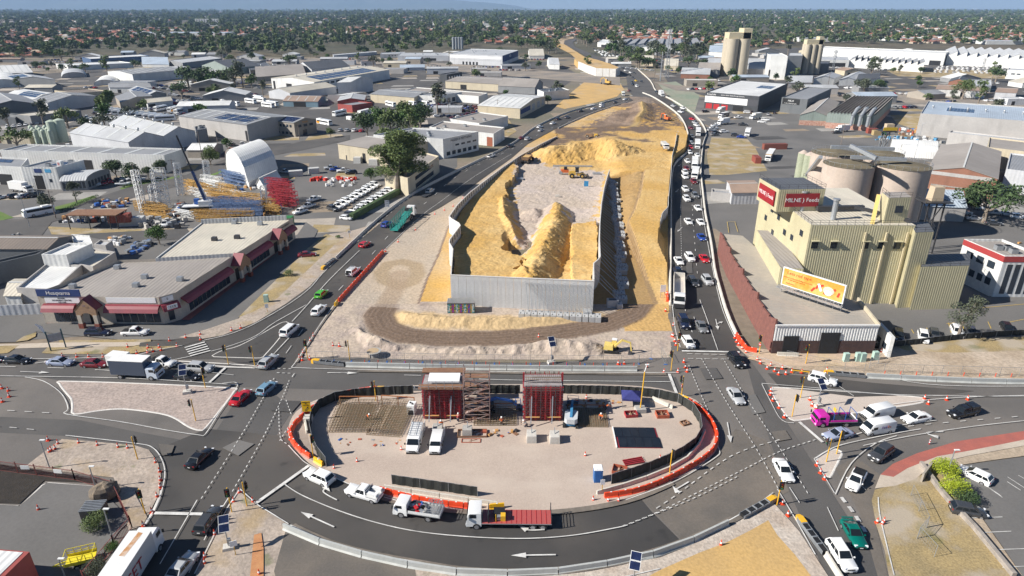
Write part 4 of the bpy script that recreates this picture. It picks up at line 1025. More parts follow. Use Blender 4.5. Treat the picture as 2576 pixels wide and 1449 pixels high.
S1('low pale roof between the long white units and the tent hall',(1880,60),(2130,60),C=(2240,0),h=3.5,roof='r',wc='t',rc='W',tile=cF)
S1('tiny brown brick hut near the street bend',(2265,80),(2440,110),C=(2480,60),h=3,roof='f',wc='b',rc='B',tile=cF)
W1('brown tiled roof building at the left edge above the shops',(-400,1050),(470,1055),C=(720,925),h=5,roof='r',wc='k',rc='B',tile=cF,rise=1.2)
W1('brown roofed building with a grey blue side wall, cut by the left edge',(-600,1330),(380,1105),C=(460,1055),h=5,roof='f',wc='k',rc='B',tile=cF)
S1('bright white cold store box above the shop roofs',(415,1110),(665,1115),C=(925,1000),h=7.5,roof='f',wc='w',rc='W',tile=cF)
S1('low white corrugated roof, nearest of the sheds left of the shops',(160,1445),(540,1465),C=(820,1215),h=5,roof='f',wc='e',rc='W',tile=cF)
S1('cream corrugated roof shed between the cold store and the shops',(700,1190),(930,1235),C=(1160,1085),h=5,roof='f',wc='e',rc='C',tile=cF)
S1('white flat shed behind the cold store',(740,985),(930,1000),C=(900,920),h=4,roof='f',wc='w',rc='W',tile=cF)
S1('tall white curtain sided store at the far end of the sheds',(940,1010),(1060,1020),C=(1130,970),h=4.5,roof='f',wc='e',rc='L',tile=cF)
S1('white cabin at the left edge below the corrugated wall',(45,75),(200,75),C=(300,-90),h=3.5,roof='r',wc='w',rc='C',tile=(0,2))
m_=MB();f0,f1=GT(0,2,-300,290),GT(0,2,430,262);m_.bar(f0+Vc((0,0,1.2)),f1+Vc((0,0,1.2)),.12,by('p'),h=2.4);m_.build('corrugated_fence',label='pale corrugated metal fence left of the corner shops',cat='fence')
SH=thing('shop_building','long L-shaped row of shops with maroon awnings and arched brick entries','shop building',G(117,814))
o=G(117,814);sh=[G(117,814),G(415,817),G(457,804),G(744,601)];eJ=lambda p,z=0:Vc((p.x-o.x,p.y-o.y,z))
back=[G(722,556,5.6),G(508,566,5.6),G(392,657,5.6),G(300,660,5.6),G(152,722,5.6),G(106,738,5.6)]
fp=[eJ(p) for p in sh+back];c5=mat('shop_render',(.52,.46,.38),(.46,.41,.34),scale=.4,rough=.9);eK=aE('A');eL=aE('C');c6=mat('maroon_awning',(.24,.035,.05),(.20,.03,.045),scale=.5,rough=.5)
m_=MB();n_=len(fp)
vs=[(p.x,p.y,0) for p in fp]+[(p.x,p.y,6.2) for p in fp];m_.add(vs,[(i,(i+1)%n_,n_+(i+1)%n_,n_+i) for i in rg_(n_)],c5);m_.build('wall',SH)
split0,split1=eJ(G(600,660,5.4)),eJ(G(390,657,5.4))
m_=MB();g=[fp[0],fp[1],fp[2],eJ(G(597,700)),fp[6],fp[7],fp[8],fp[9]];m_.add([(p.x,p.y,5.5) for p in g],[tuple(rg_(len(g)))],eK);m_.build('roof',SH,label='grey corrugated lower roof')
m_=MB();g=[eJ(G(597,700)),fp[3],fp[4],fp[5],fp[6]];m_.add([(p.x,p.y,5.9) for p in g],[tuple(rg_(len(g)))],eL);m_.add([(g[0].x,g[0].y,5.5),(g[0].x,g[0].y,6.4),(g[4].x,g[4].y,6.4),(g[4].x,g[4].y,5.5)],[(0,1,2,3)],aE('L'));m_.build('roof',SH,label='cream coloured higher roof')
m_=MB();m_.bar(fp[4]+Vc((0,0,6.4)),fp[5]+Vc((0,0,6.4)),.3,aE('L'),h=1.6);m_.bar(fp[5]+Vc((0,0,6.)),fp[6]+Vc((0,0,6.)),.25,d0,h=.4);m_.build('parapet',SH)
def al(i,f,off=0,z=0):
 a_,b_=fp[i],fp[i+1];d=(b_-a_).normalized();n=Vc((d.y,-d.x,0));return a_.lerp(b_,f)+n*off+Vc((0,0,z))
def bd(i,f0,f1):
 m_=MB();aB=[]
 for f in(f0,f1):aB.append([al(i,f,x,z) for x,z in((.02,4.6),(.7,4.45),(1.2,4.),(1.6,3.3),(1.55,3.3),(.02,4.3))])
 m_.loft(aB,c6);m_.build('awning',SH)
def aV(i,f0,f1,n):
 for k in rg_(n):
  a_=al(i,f0+(f1-f0)*(k+.06)/n,.05,1.75);b_=al(i,f0+(f1-f0)*(k+.94)/n,.05,1.75);m_=MB();m_.bar(a_,b_,.08,c3,h=2.3);m_.build('window',SH)
def c7(i,f,w=4.2):
 a_,b_=fp[i],fp[i+1];L_=(b_-a_).length;d=(b_-a_).normalized();rz=atan2(d.y,d.x);e=thing('entry','x','x',al(i,f));del e['label'];del e['category'];e.name='brick_entry';e.parent=SH;e.rotation_euler.z=rz
 br=mat('tan_brick',(.36,.23,.14),(.27,.17,.11),scale=3,rough=.95,fine=.2);rb=mat('red_brick_pier',(.26,.07,.045),(.20,.06,.04),scale=2,rough=.9)
 m_=MB();y=-2.3
 arch=[(-w/2,3.),(-w/2,4.4),(0,6.6),(w/2,4.4),(w/2,3.)]+[(1.2*cos(t),2.7+.9*sin(t)) for t in[0,.5,1.05,1.57,2.1,2.64,3.14]]
 V=arch;m_.loft([[(x,y,z) for x,z in V],[(x,y+.5,z) for x,z in V]],br);m_.build('gable',e)
 for s in(-1,1):
  m_=MB();m_.box((s*(w/2-.45),y+.25,1.85),(.8,.6,2.5),c5);m_.build('column',e);m_=MB();m_.box((s*(w/2-.45),y+.25,.6),(1.,.8,1.2),rb);m_.build('pier',e)
 m_=MB();m_.add([(-w/2-.2,y-.1,4.3),(0,y-.1,6.7),(w/2+.2,y-.1,4.3),(-w/2-.2,.2,4.3),(0,.2,6.7),(w/2+.2,.2,4.3)],[(0,1,4,3),(1,2,5,4)],c6);m_.build('roof',e)
 m_=MB();m_.box((0,.0,1.5),(2.2,.06,2.8),c2);m_.build('door',e)
bd(0,.03,.30);bd(0,.55,1.);bd(1,0,1);bd(2,.02,.36);bd(2,.50,.72);bd(2,.86,.98)
aV(0,.09,.31,5);aV(0,.60,.98,6);aV(1,.3,.7,1);aV(2,.06,.36,10);aV(2,.50,.72,7);aV(2,.87,.97,3)
c7(0,.43);c7(2,.43,4.6);c7(2,.79,4.6)
m_=MB();m_.bar(al(0,.0,0,3.2),al(0,0,-2.5,3.2),.25,c5,h=6.4);m_.build('side_wing',SH)
m_=MB();a_,b_=al(0,.0,.1,7.),al(0,.36,.1,7.);m_.bar(a_,b_,.2,c4,h=1.5);m_.build('sign_board',SH)
def dK(s,i,f,off,z,size,m):af(s,size,I(al(i,f,off,z),fp[i+1]-fp[i],(0,0,1)),m,parent=SH)
dK('Husqvarna',0,.18,.24,7.,1.15,aH);m_=MB();m_.bar(al(0,.05,.04,5.4),al(0,.34,.04,5.4),.06,aH,h=1.3);m_.build('sign_board',SH);m_=MB();m_.bar(al(0,.56,.04,5.5),al(0,.97,.04,5.5),.06,aH,h=1.2);m_.build('sign_board',SH);m_=MB();m_.bar(al(1,.15,.04,5.4),al(1,.8,.04,5.4),.06,aH,h=1.1);m_.build('sign_board',SH)
dK('POWER',0,.19,.1,5.78,.42,cM);dK('EQUIPMENT CENTRE',0,.19,.1,5.35,.42,cM);dK('9351 6283',0,.19,.1,4.95,.38,cM)
dK('119',1,.5,1.9,4.1,.8,cM);dK('119',0,.43,2.45,5.2,.5,c4);dK('woodschool',2,.91,.1,5.5,.9,cM);dK('S',1,.45,.1,5.4,.7,cM)
m_=MB();m_.bar(al(1,.2,1.62,4.1),al(1,.8,1.62,4.1),.05,aH,h=.9);m_.build('number_board',SH)
for(x,y) in((295,672),(183,720),(364,696),(453,702),(342,717),(540,605),(597,600),(590,563),(655,566)):
 p=G(x,y,5.9);m_=MB();m_.box((0,0,.5),(1.3,1.1,.9),F if y in(605,600) else E,taper=.9);m_.build('air_conditioner',SH,loc=(p.x-o.x,p.y-o.y,5.5 if x<480 else 5.9))
m_=MB();m_.bar(al(0,0,.9,.06),al(0,1,.9,.06),1.7,a9,h=.12);m_.bar(al(2,0,.9,.06),al(2,1,.9,.06),1.7,a9,h=.12);m_.build('brick_path',SH)
#  THE MILL AND THE RIGHT-HAND SIDE
cG=mat('mill_yellow_cladding',(.53,.48,.31),(.47,.43,.28),scale=.2,rough=.55,fine=.05)
K(cG,(.30,.25,.16),.4,.2,.58,.8,stretch=(1,1,.2))
def bB(t,a,b,z0,z1,m=cG,pitch=.5,dep=.035,nm='cladding'):
 """ribbed sheet wall from a to b, standing proud of the core"""
 a,b=Vc(a),Vc(b);d=b-a;L_=d.length;d.normalize();n=Vc((d.y,-d.x,0));k=max(1,int(L_/pitch));p=L_/k;V=[]
 for i in rg_(k):
  for f,o in((0,.03),(.25,.03),(.35,.03+dep),(.75,.03+dep),(.85,.03)):V.append(a+d*(i+f)*p+n*o)
 V.append(b+n*.03);N_=len(V);mb=MB()
 mb.add([(q.x,q.y,z0) for q in V]+[(q.x,q.y,z1) for q in V],[(i,i+1,N_+i+1,N_+i) for i in rg_(N_-1)],m);mb.build(nm,t)
def cN(t,V,z,m=None,nm='handrail'):
 m=m or F;mb=MB()
 for a,b in zip(V,V[1:]):
  a,b=Vc((a[0],a[1],z)),Vc((b[0],b[1],z));n_=max(1,int((b-a).length/1.8))
  for h_ in(.55,1.05):mb.bar(a+Vc((0,0,h_)),b+Vc((0,0,h_)),.05,m)
  for i in rg_(n_+1):q=a.lerp(b,i/n_);mb.bar(q,q+Vc((0,0,1.05)),.05,m)
 mb.build(nm,t)
def bO(t,px,h,base=0.,roofmat=None,name='wall',core=cG):
 a,b=G(*px[0],h),G(*px[1],h);d=G(*px[2],h);v=d-a;u=b-a
 n=Vc((-u.y,u.x,0)).normalized();v=n*v.dot(n) if abs(v.dot(u.normalized()))<.3*abs(v.dot(n)) else v
 c=[a,b,b+v,a+v];lo=t.location
 r=[Vc((p.x-lo.x,p.y-lo.y,0)) for p in c]
 m_=MB();m_.prism([(p.x,p.y) for p in r],base,h,core,mtop=roofmat or aE('A'));m_.build(name,t)
 BK.append([(p.x,p.y) for p in c]);return r
ML=thing('feed_mill','tall yellow ribbed feed mill with red sign boards on its roof tower','mill',(G(2041,566,18).x,G(2041,566,18).y,0))
r=bO(ML,((2041,566),(2304,567),(1908,472)),18,roofmat=aE('C'));bB(ML,r[0],r[1],0,17.9);bB(ML,r[3],r[0],0,17.9,dep=.05);bB(ML,r[1],r[2],0,17.9);cN(ML,[r[3],r[0],r[1]],18)
u=(r[1]-r[0]);L_=u.length;u.normalize();vv=(r[3]-r[0]).normalized()
for s_ in(.065,.25,.555,.71,.865):
 p=r[0]+u*L_*s_;m_=MB();m_.bar(p-u*.7+Vc((0,-.2,13.6)),p+u*.7+Vc((0,-.2,13.6)),.1,aR,h=1.5);m_.bar(p-u*.8+Vc((0,-.45,14.6)),p+u*.8+Vc((0,-.45,14.6)),.7,cG,h=.15);m_.build('window',ML)
for s_ in(.535,.735,.935):
 p=r[0]+u*L_*s_;m_=MB();m_.bar(p+Vc((0,-.3,0)),p+Vc((0,-.3,16.5)),.35,mat('pale_yellow_pipe',(.5,.43,.28)));m_.build('downpipe',ML)
for s_,z in((.12,15),(.26,12.5),(.40,12.3),(.55,14.5),(.7,15),(.3,7.5),(.8,12),(.62,10)):
 p=r[0]+vv*(r[3]-r[0]).length*s_;m_=MB();m_.bar(p-vv*.7+Vc((-.15,0,z)),p+vv*.7+Vc((-.15,0,z)),.1,c3,h=1.3);m_.build('window',ML)
r2=bO(ML,((1961,477),(2077,475),(1915,448)),23,17.9,aE('D'),'roof_tower');bB(ML,r2[0],r2[1],17.9,23);bB(ML,r2[3],r2[0],17.9,23,dep=.05);cN(ML,[r2[3],r2[0],r2[1],r2[2]],23)
eM=mat('red_sign',(.30,.015,.025),rough=.4)
def sgn(a,b,z,hh,text,size,off=.35):
 a,b=Vc(a),Vc(b);d=(b-a).normalized();n=Vc((d.y,-d.x,0));m_=MB();m_.bar(a+n*off+Vc((0,0,z)),b+n*off+Vc((0,0,z)),.12,eM,h=hh);m_.build('sign_board',ML)
 af(text,size,I((a+b)/2+n*(off+.08)+Vc((0,0,z)),d,(0,0,1)),aH,parent=ML)
sgn(r2[0].lerp(r2[1],.15),r2[0].lerp(r2[1],.88),20.6,3.,'MILNE ) Feeds',1.3);sgn(r2[3].lerp(r2[0],.12),r2[3].lerp(r2[0],.9),20.6,3.4,'MILNE ) Feeds',1.25)
r3=bO(ML,((2236,498),(2294,496),(2219,484)),23.5,17.9,aE('A'),'head_house');bB(ML,r3[0],r3[1],17.9,23.4);cN(ML,[r3[3],r3[0],r3[1]],23.5)
m_=MB();p=r3[0].lerp(r3[1],.55);m_.box((p.x,p.y-.2,21),(1.6,.1,1.5),c3);m_.build('window',ML);m_=MB();m_.bar(r3[0]+Vc((-2.6,-.6,18)),r3[3]+Vc((-.6,0,23)),.8,mat('stair_yellow',(.6,.45,.15)),h=.2);m_.build('stair',ML)
r4=bO(ML,((1964,673),(2022,676),(1864,577)),9.5,roofmat=aE('A'),name='annex');bB(ML,r4[3],r4[0],0,9.4,dep=.05);bB(ML,r4[0],r4[1],0,9.4)
r5=bO(ML,((2303,585),(2350,583),(2290,560)),17.4,roofmat=aE('D'),name='side_block');bB(ML,r5[0],r5[1],0,17.3);cN(ML,[r5[0],r5[1],r5[2]],17.4)
r6=bO(ML,((2316,671),(2439,668),(2325,640)),10.2,roofmat=aE('D'),name='side_block');bB(ML,r6[0],r6[1],0,10.1);cN(ML,[r6[0],r6[1]],10.2)
for x,y in((2015,500),(2095,522)):
 p=G(x,y+30,18);m_=MB();m_.cyl((0,0,0),(0,0,4.2),.55,E,10);m_.cyl((0,0,4.2),(0,0,4.6),.75,E,10);m_.build('exhaust_stack',ML,loc=(p.x-ML.location.x,p.y-ML.location.y,18))
for a_,b_,w_ in((G(2055,524,18.8),G(2172,522,18.8),1.),(G(2150,520,20),G(2290,556,18.4),.7)):
 m_=MB();lo=Vc((ML.location.x,ML.location.y,0));m_.bar(a_-lo,b_-lo,w_,F);m_.build('roof_duct',ML)
c8=mat('tank_cream',(.52,.43,.36),(.46,.38,.32),scale=.15,rough=.7,fine=.06);K(c8,(.36,.25,.17),.6,.25,.55,.8,stretch=(1,1,.15));dv=mat('tank_roof_olive',(.17,.14,.09),(.13,.11,.07),scale=.3,rough=.9)
TK=[]
for i,(x,y,bI,zt) in en_(((2136,412,6.6,20),(2272,416,7.,20),(2100,384,6.4,20),(2212,386,6.6,20))):
 p=G(x,y,zt);t=thing('storage_tank',['large cream storage tank nearest the red mill sign','large cream tank on the right of the tank group','large cream tank behind left, under the sloping conveyor','large cream tank behind right, mostly hidden'][i],'tank',(p.x,p.y,0),group='storage tanks behind the mill');TK.append(p)
 m_=MB();m_.cyl((0,0,0),(0,0,zt),bI,c8,36,caps=False);m_.build('tank_wall',t,smooth=rd(30));m_=MB();m_.cyl((0,0,zt),(0,0,zt+1.2),bI+.15,dv,36,r2=.4);m_.build('tank_roof',t)
 m_=MB();N_=24
 for k in rg_(N_):
  a0,a1=2*pi*k/N_,2*pi*(k+1)/N_;A_=Vc((bI*cos(a0),bI*sin(a0),zt));B2=Vc((bI*cos(a1),bI*sin(a1),zt))
  m_.bar(A_+Vc((0,0,1.1)),B2+Vc((0,0,1.1)),.06,E);m_.bar(A_,A_+Vc((0,0,1.1)),.06,E)
 m_.build('handrail',t);BK.append([(p.x-7,p.y-7),(p.x+7,p.y-7),(p.x+7,p.y+7),(p.x-7,p.y+7)])
t=thing('conveyor','steel elevator tower and sloping conveyors above the cream tanks','conveyor',(G(2205,440,10).x,G(2205,440,10).y,0));lo=Vc((t.location.x,t.location.y,0))
m_=MB()
for dx in(-.8,.8):
 for dy in(-.8,.8):m_.bar((dx,dy,0),(dx,dy,24),.22,E)
for k in rg_(8):
 m_.bar((-.8,-.8,k*3),(.8,-.8,k*3+3),.12,F);m_.bar((.8,.8,k*3),(-.8,.8,k*3+3),.12,F);m_.bar((-.8,.8,k*3),(-.8,-.8,k*3+3),.12,F)
m_.build('tower',t);m_=MB();m_.box((0,0,24.2),(4.5,4,.3),F);m_.box((.6,0,25.4),(2.4,1.6,1.8),mat('cream_steel',(.5,.4,.28)));m_.box((0,-2,25),(4.4,.1,1.),mat('rail_yellow',(.6,.4,.03)));m_.build('head_platform',t)
for a_,b_ in((G(2205,398,24),G(2140,366,26)),(G(2280,402,22),G(2140,395,22)),(G(2090,370,23),G(2250,375,23)),(G(2030,440,12),G(2065,395,21))):
 m_=MB();m_.bar(a_-lo,b_-lo,1.,E,h=.9);m_.build('conveyor_tube',t)
for i,(x,y,bI,zt) in en_(((2022,385,1.7,15),(2038,390,1.7,15),(2050,393,1.6,15))):
 p=G(x,y,zt);m_=MB();m_.cyl((0,0,0),(0,0,zt),bI,mat('green_silo',(.36,.38,.27),(.30,.33,.24),scale=.3),16);m_.cyl((0,0,zt),(0,0,zt+1),bI,c8,16,r2=.3);m_.build('silo',loc=(p.x,p.y,0),smooth=rd(40),label='slim greenish silo left of the cream tanks, %s'%('leftmost','middle one','right one')[i],cat='silo',group='slim silos beside the tanks')
t=thing('dust_filter','cream dust filter on a steel platform right of the mill','dust filter',(G(2350,505,14).x,G(2350,505,14).y,0))
m_=MB()
for dx in(-2,2):
 for dy in(-1.5,1.5):m_.bar((dx,dy,0),(dx,dy,14),.3,F)
m_.bar((-2,-1.5,6),(2,-1.5,14),.18,F);m_.bar((2,1.5,6),(-2,1.5,14),.18,F);m_.box((0,0,14),(7,5,.3),F);m_.build('frame',t);m_=MB();m_.box((0,0,16),(3.,2.6,3.6),mat('cream_steel',(.5,.4,.28)),taper=.85);m_.build('filter_box',t);cN(t,[(-3.4,2.4),(-3.4,-2.4),(3.4,-2.4),(3.4,2.4)],14.1)
FB=thing('brick_workshop','long low workshop with beige roof, white ribbed front and red brick side wall','workshop',(G(1944,884).x,G(1944,884).y,0));lo=Vc((FB.location.x,FB.location.y,0))
bC=[G(x,y,5.6)-lo for x,y in((1950,824),(2211,824),(2157,757),(2075,735),(1990,705),(1935,650),(1868,592),(1812,587),(1836,640),(1868,694),(1905,755))]
eN=mat('dark_red_brick',(.23,.095,.075),(.17,.07,.058),scale=1.2,rough=.95,fine=.15,fscale=6);eO=mat('beige_roof',(.40,.35,.29),(.34,.31,.27),scale=.15,rough=.85,fine=.06,rib=('Y',.8),ribdepth=.3)
m_=MB();m_.prism([(p.x,p.y) for p in bC],0,5.5,by('c'),mtop=eO);m_.build('wall',FB);BK.append([(p.x+lo.x,p.y+lo.y) for p in bC])
m_=MB();bt=[bC[i] for i in(7,8,9,10,0)];stp=[5.2,6.6,5.9,7.2,5.9]
for i,(a_,b_) in en_(zip(bt,bt[1:])):
 for k in rg_(3):
  p0,p1=a_.lerp(b_,k/3),a_.lerp(b_,(k+1)/3);h0=5.7;h1=7.3 if k==2 else 6.2
  m_.add([(p0. x-.1,p0. y,0),(p1. x-.1,p1. y,0),(p1. x-.1,p1. y,h1),(p0. x-.1,p0. y,h0+.2),(p0. x+.25,p0. y,0),(p1. x+.25,p1. y,0),(p1. x+.25,p1. y,h1),(p0. x+.25,p0. y,h0+.2)],[(0,1,2,3),(7,6,5,4),(3,2,6,7),(1,5,6,2),(0,3,7,4)],eN)
m_.build('brick_side_wall',FB)
a_,b_=bC[0],bC[1];d=(b_-a_).normalized();LL=(b_-a_).length;aw=Vc((a_.x,a_.y,0));bB(FB,aw,Vc((b_.x,b_.y,0)),2.9,6.1,m=aa,pitch=.5,dep=.06,nm='white_cladding')
m_=MB();m_.bar(aw+Vc((0,-.1,1.45)),aw+d*LL+Vc((0,-.1,1.45)),.16,mat('dark_brown_brick',(.085,.05,.045),(.065,.04,.038),scale=2,rough=.9),h=2.9);m_.build('brick_base',FB)
for s0,s1,z1 in((.10,.245,3.9),(.455,.64,4.6)):
 m_=MB();m_.bar(aw+d*LL*s0+Vc((0,-.16,z1/2)),aw+d*LL*s1+Vc((0,-.16,z1/2)),.22,c2,h=z1);m_.build('doorway',FB)
m_=MB();m_.bar(a_+Vc((0,-.1,.5)),b_+Vc((0,-.1,.5)),.3,aa,h=.25);m_.bar(Vc((b_.x,b_.y,6.)),Vc((bC[2].x,bC[2].y,6.)),.3,by('c'),h=.8);m_.build('parapet',FB)
c9=thing('billboard','orange billboard reading Less red tape, on the roof of the brick workshop','billboard',G(1968,745,5.6));pa,pb=G(1968,722,6.9),G(2120,772,6.9)
pa,pb=G(1966,716,7.2),G(2117,765,7.2);rz=atan2(pb.y-pa.y,pb.x-pa.x);Lb=(pb-pa).length;c9. location=(pa.x,pa.y,5.6);c9. rotation_euler.z=rz
m_=MB();m_.box((Lb/2,.15,3.6),(Lb+.4,.35,3.9),aa);m_.build('frame',c9)
om=mat('billboard_orange',(.78,.30,.045),(.82,.42,.12),scale=.25,rough=.5,ramp=(.45,.55));m_=MB();m_.box((Lb/2,-.04,3.6),(Lb-.1,.06,3.5),om);m_.build('poster',c9)
ol=mat('maroon_lettering',(.28,.05,.02));af('Less red tape.',.95,I((Lb*.28,-.09,4.6),(1,0,0),(0,0,1)),ol,parent=c9)
af('Bankwest is dedicated to finding you a solution',.32,I((Lb*.26,-.09,3.6),(1,0,0),(0,0,1)),ol,parent=c9);af('the first time you contact us.',.32,I((Lb*.24,-.09,3.2),(1,0,0),(0,0,1)),ol,parent=c9);af('bankwest',.45,I((Lb*.14,-.09,2.4),(1,0,0),(0,0,1)),ol,parent=c9)
m_=MB();rt=mat('poster_red_tape',(.60,.05,.02));
for k in rg_(7):m_.bar((Lb*(.5+k*.07),-.1,2.3+(k*37%11)*.2),(Lb*(.55+k*.065),-.1,3.2+(k*53%9)*.15),.03,rt,h=.4)
m_.build('poster_tape',c9);m_=MB();m_.ball((Lb*.77,-.1,3.4),(1.1,.05,.85),mat('poster_skin',(.75,.52,.42)),14,8);m_.ball((Lb*.77,-.16,2.95),(.75,.05,.55),aH,12,6);m_.bar((Lb*.60,-.14,4.3),(Lb*.66,-.14,2.9),.03,aH,h=.5);m_.build('poster_figure',c9)
m_=MB();m_.box((Lb/2,-.8,1.3),(Lb+1,1.,.1),E);m_.bar((0,-1.3,2.),(Lb,-1.3,2.),.06,E)
for k in rg_(9):m_.bar((k*Lb/8,-1.3,1.3),(k*Lb/8,-1.3,2.1),.06,E);m_.bar((k*Lb/8,.3,0),(k*Lb/8,.3,3),.14,E)
m_.build('walkway',c9)
S1('white corrugated annex roof at the right end of the workshop',(1110,345),(1245,490),D=(1075,340),h=4.5,roof='f',wc='w',rc='S',tile=(3,2),win=[('f',.1,.9,2,1.2,2.4)])
S1('rusty roofed grey shed left of the red mill sign',(2215,490),(2500,485),D=(2165,370),h=4,roof='r',wc='p',rc='R',tile=t21,rise=1)
S1('small white shed between the highway and the mill sign',(2010,480),(2220,500),D=(2010,445),h=3,roof='f',wc='e',rc='G',tile=t21)
W1('long brick warehouse with an aged grey gable roof behind the tanks',(1605,262),(2312,350),C=(2345,75),h=7.5,roof='g',wc='b',rc='A',tile=d1,rise=2.4,wr=[('f',.05,.95,6.3,7.5,by('e')),('f',.1,.98,2.6,3.,aE('A'))],dr=[('f',.5,.56,2.4),('f',.8,.84,2.4)])
W1('grey walled building at the right edge beside the long brick warehouse',(2400,250),(2800,300),C=(2800,130),h=8,roof='f',wc='p',rc='G',tile=d1)
W1('cream parapet building at the top right of the brick warehouse',(2210,30),(2700,90),D=(2230,-70),h=8,roof='f',wc='c',rc='A',tile=d1)
S1('long white tunnel shelter behind the tanks, nearer one',(1340,130),(1690,150),D=(1330,80),h=.6,roof='b',wc='w',rc='W',rise=4.5,tile=d1);S1('long white tunnel shelter behind the tanks, farther one',(1235,75),(1690,95),D=(1230,30),h=.6,roof='b',wc='w',rc='W',rise=4.5,tile=d1)
S1('pale blue white canopy roof between the dust filter and the brick warehouse',(1560,620),(2000,640),C=(1870,465),h=4.5,roof='r',wc='e',rc='S',tile=d1)
b=bld('office_building','two storey white office with red fascia at the right picture edge','office building',(2385,1128),(2800,1130),D=(1975,955),h=10,roof='f',wc='w',rc='A',tile=d1,ac=4,win=[('l',.1,.9,3,6.2,7.8),('l',.1,.9,4,2.4,4.),('f',.1,.9,4,1,8)],wr=[('l',0,1,8.6,9.9,mat('red_fascia',(.36,.05,.05),rough=.5)),('f',0,1,8.6,9.9,mat('red_fascia',(.3,.05,.05)))])
b=W1('pale concrete panel warehouse with a blue white roof at the right edge',(1535,1140),(2700,1225),D=(1615,1012),h=11,roof='f',wc='e',rc='S',tile=bN,sol=(.22,.35,.48,.6,8,2),vent=6)
W1('grey flat warehouse with brown wall in front of the pale concrete panels',(1820,1330),(2800,1440),D=(1850,1310),h=7,roof='f',wc='e',rc='L',tile=bN)
b=W1('brick and grey green foundry with sawtooth roof and three silver ducts',(600,1135),(1072,1165),C=(1255,995),h=8,roof='s',wc='v',rc='A',n=14,rise=1.2,tile=bN,wr=[('f',0,1,0,3.,mat('mottled_brick',(.40,.17,.12),(.55,.38,.3),scale=1.5)),('r',0,1,0,3.2,mat('mottled_brick',(.4,.17,.12)))])
t_,q_,z_=b
for s in(.55,.72,.89):
 p=q_(s,0,0);m_=MB();m_.cyl((0,-2.2,2.5),(0,-2.2,7.5),.9,E,10);m_.cyl((0,-2.2,7.5),(1.6,1.5,11),.9,E,10);m_.cyl((1.6,1.5,11),(2.2,5,11),.9,E,10);m_.build('duct',t_,loc=(p[0],p[1],0))
W1('low gabled wing with ribbed roof left of the sawtooth foundry',(325,1155),(595,1165),C=(720,1030),h=5.5,roof='g',wc='v',rc='A',tile=bN,rise=2.5,wr=[('f',0,1,0,2.6,mat('mottled_brick',(.4,.17,.12)))])
b=W1('charcoal flat warehouse with a black sign, before the storage yard',(140,978),(400,1000),C=(640,890),h=9,roof='f',wc='k',rc='G',tile=bN,wr=[('f',.05,.72,5.2,8.6,ae)])
bA(b,'HILO','f',.38,7.3,1.6,aH,.3);bA(b,'Timber & Building Supplies','f',.38,5.8,.7,aH,.3)
b=bld('storage_building','storage building with white roof, charcoal walls and bright red roller doors','storage building',(1950,925),(2490,970),C=(2775,838),h=10,roof='f',wc='d',rc='W',tile=bV,wr=[('f',0,.80,3.9,7.7,aH),('l',.02,.98,3.9,7.7,aH),('f',.8,.99,3.9,7.7,mat('charcoal_panel',(.07,.07,.08)))],dr=[('f',.03,.15,3.2,'R'),('f',.18,.29,3.2,'R'),('f',.33,.45,3.2,'R'),('f',.55,.74,3.2),('f',.8,.9,3,'d')]+[('l',.06+i*.12,.14+i*.12,3.2,'R') for i in rg_(8)],sol=(.6,.55,.9,.75,3,2))
bA(b,'KeepSafe','f',.12,8.9,1.6,aH,.2);bA(b,'Secure, Smart, Simple Storage Solutions','f',.52,9.,.95,aH,.2)
eP=mat('silo_concrete',(.47,.41,.31),(.42,.37,.29),scale=.08,rough=.9,fine=.06,stretch=(1,1,.3))
def dL(label,px,n,bI,h,hh,gap=1.9):
 p=G(*px);t=thing('grain_silo',label,'silo',(p.x,p.y,0))
 for i in rg_(n):
  for j in rg_(2):m_=MB();m_.cyl((0,0,0),(0,0,h),bI,eP,24);m_.build('silo_cylinder',t,loc=((i-(n-1)/2)*bI*gap,bI+j*bI*gap,0),smooth=rd(40))
 m_=MB();m_.box((0,bI*1.9,h+hh*.3),(n*bI*1.8,bI*2.6,hh*.6),mat('head_house_cream',(.55,.48,.33)));m_.box((n*bI*.62,bI*1.9,h+hh*.5),(bI*1.4,bI*2.6,hh),mat('head_house_cream',(.5,.4,.3)));m_.build('head_house',t);BK.append([(p.x-12,p.y-3),(p.x+12,p.y-3),(p.x+12,p.y+24),(p.x-12,p.y+24)])
dL('tall twin concrete grain silos with a cream head house',(1852,192),2,5.6,33,9);dL('farther group of three slim concrete silos',(2040,186),3,3.,27,7,1.95)
W1('tall white factory block beside the farther silos, left',(30,560),(200,565),D=(-20,530),h=20,roof='f',wc='w',rc='W',tile=bN,dr=[('f',.0,.1,8)]);W1('grey factory block beside the farther silos, right',(205,560),(350,560),D=(210,530),h=18,roof='f',wc='g',rc='L',tile=bN);W1('low grey block right of the farther silos',(480,640),(620,640),D=(490,615),h=9,roof='f',wc='k',rc='D',tile=bN)
W1('very long white factory wall across the right background',(490,482),(1790,537),D=(570,466),h=13,roof='f',wc='w',rc='W',tile=bN,dr=[('f',.9,.98,5)]);W1('white factory with big sawtooth roof at the far right',(1805,560),(3100,620),D=(1790,500),h=10,roof='s',wc='w',rc='L',rise=5,n=12,tile=bN)
W1('low white sawtooth wing before the long factory',(820,610),(1570,655),D=(850,580),h=7,roof='s',wc='w',rc='G',rise=3.5,n=12,tile=bN);W1('white flat wing left of the sawtooth wing',(500,600),(820,605),D=(510,565),h=8,roof='f',wc='w',rc='L',tile=bN,dr=[('f',.3,.9,5)])
W1('white and grey hall at the right edge behind the car park',(2410,700),(2800,720),D=(2430,680),h=8,roof='f',wc='w',rc='L',tile=bN,win=[('f',.1,.4,2,4,5)])
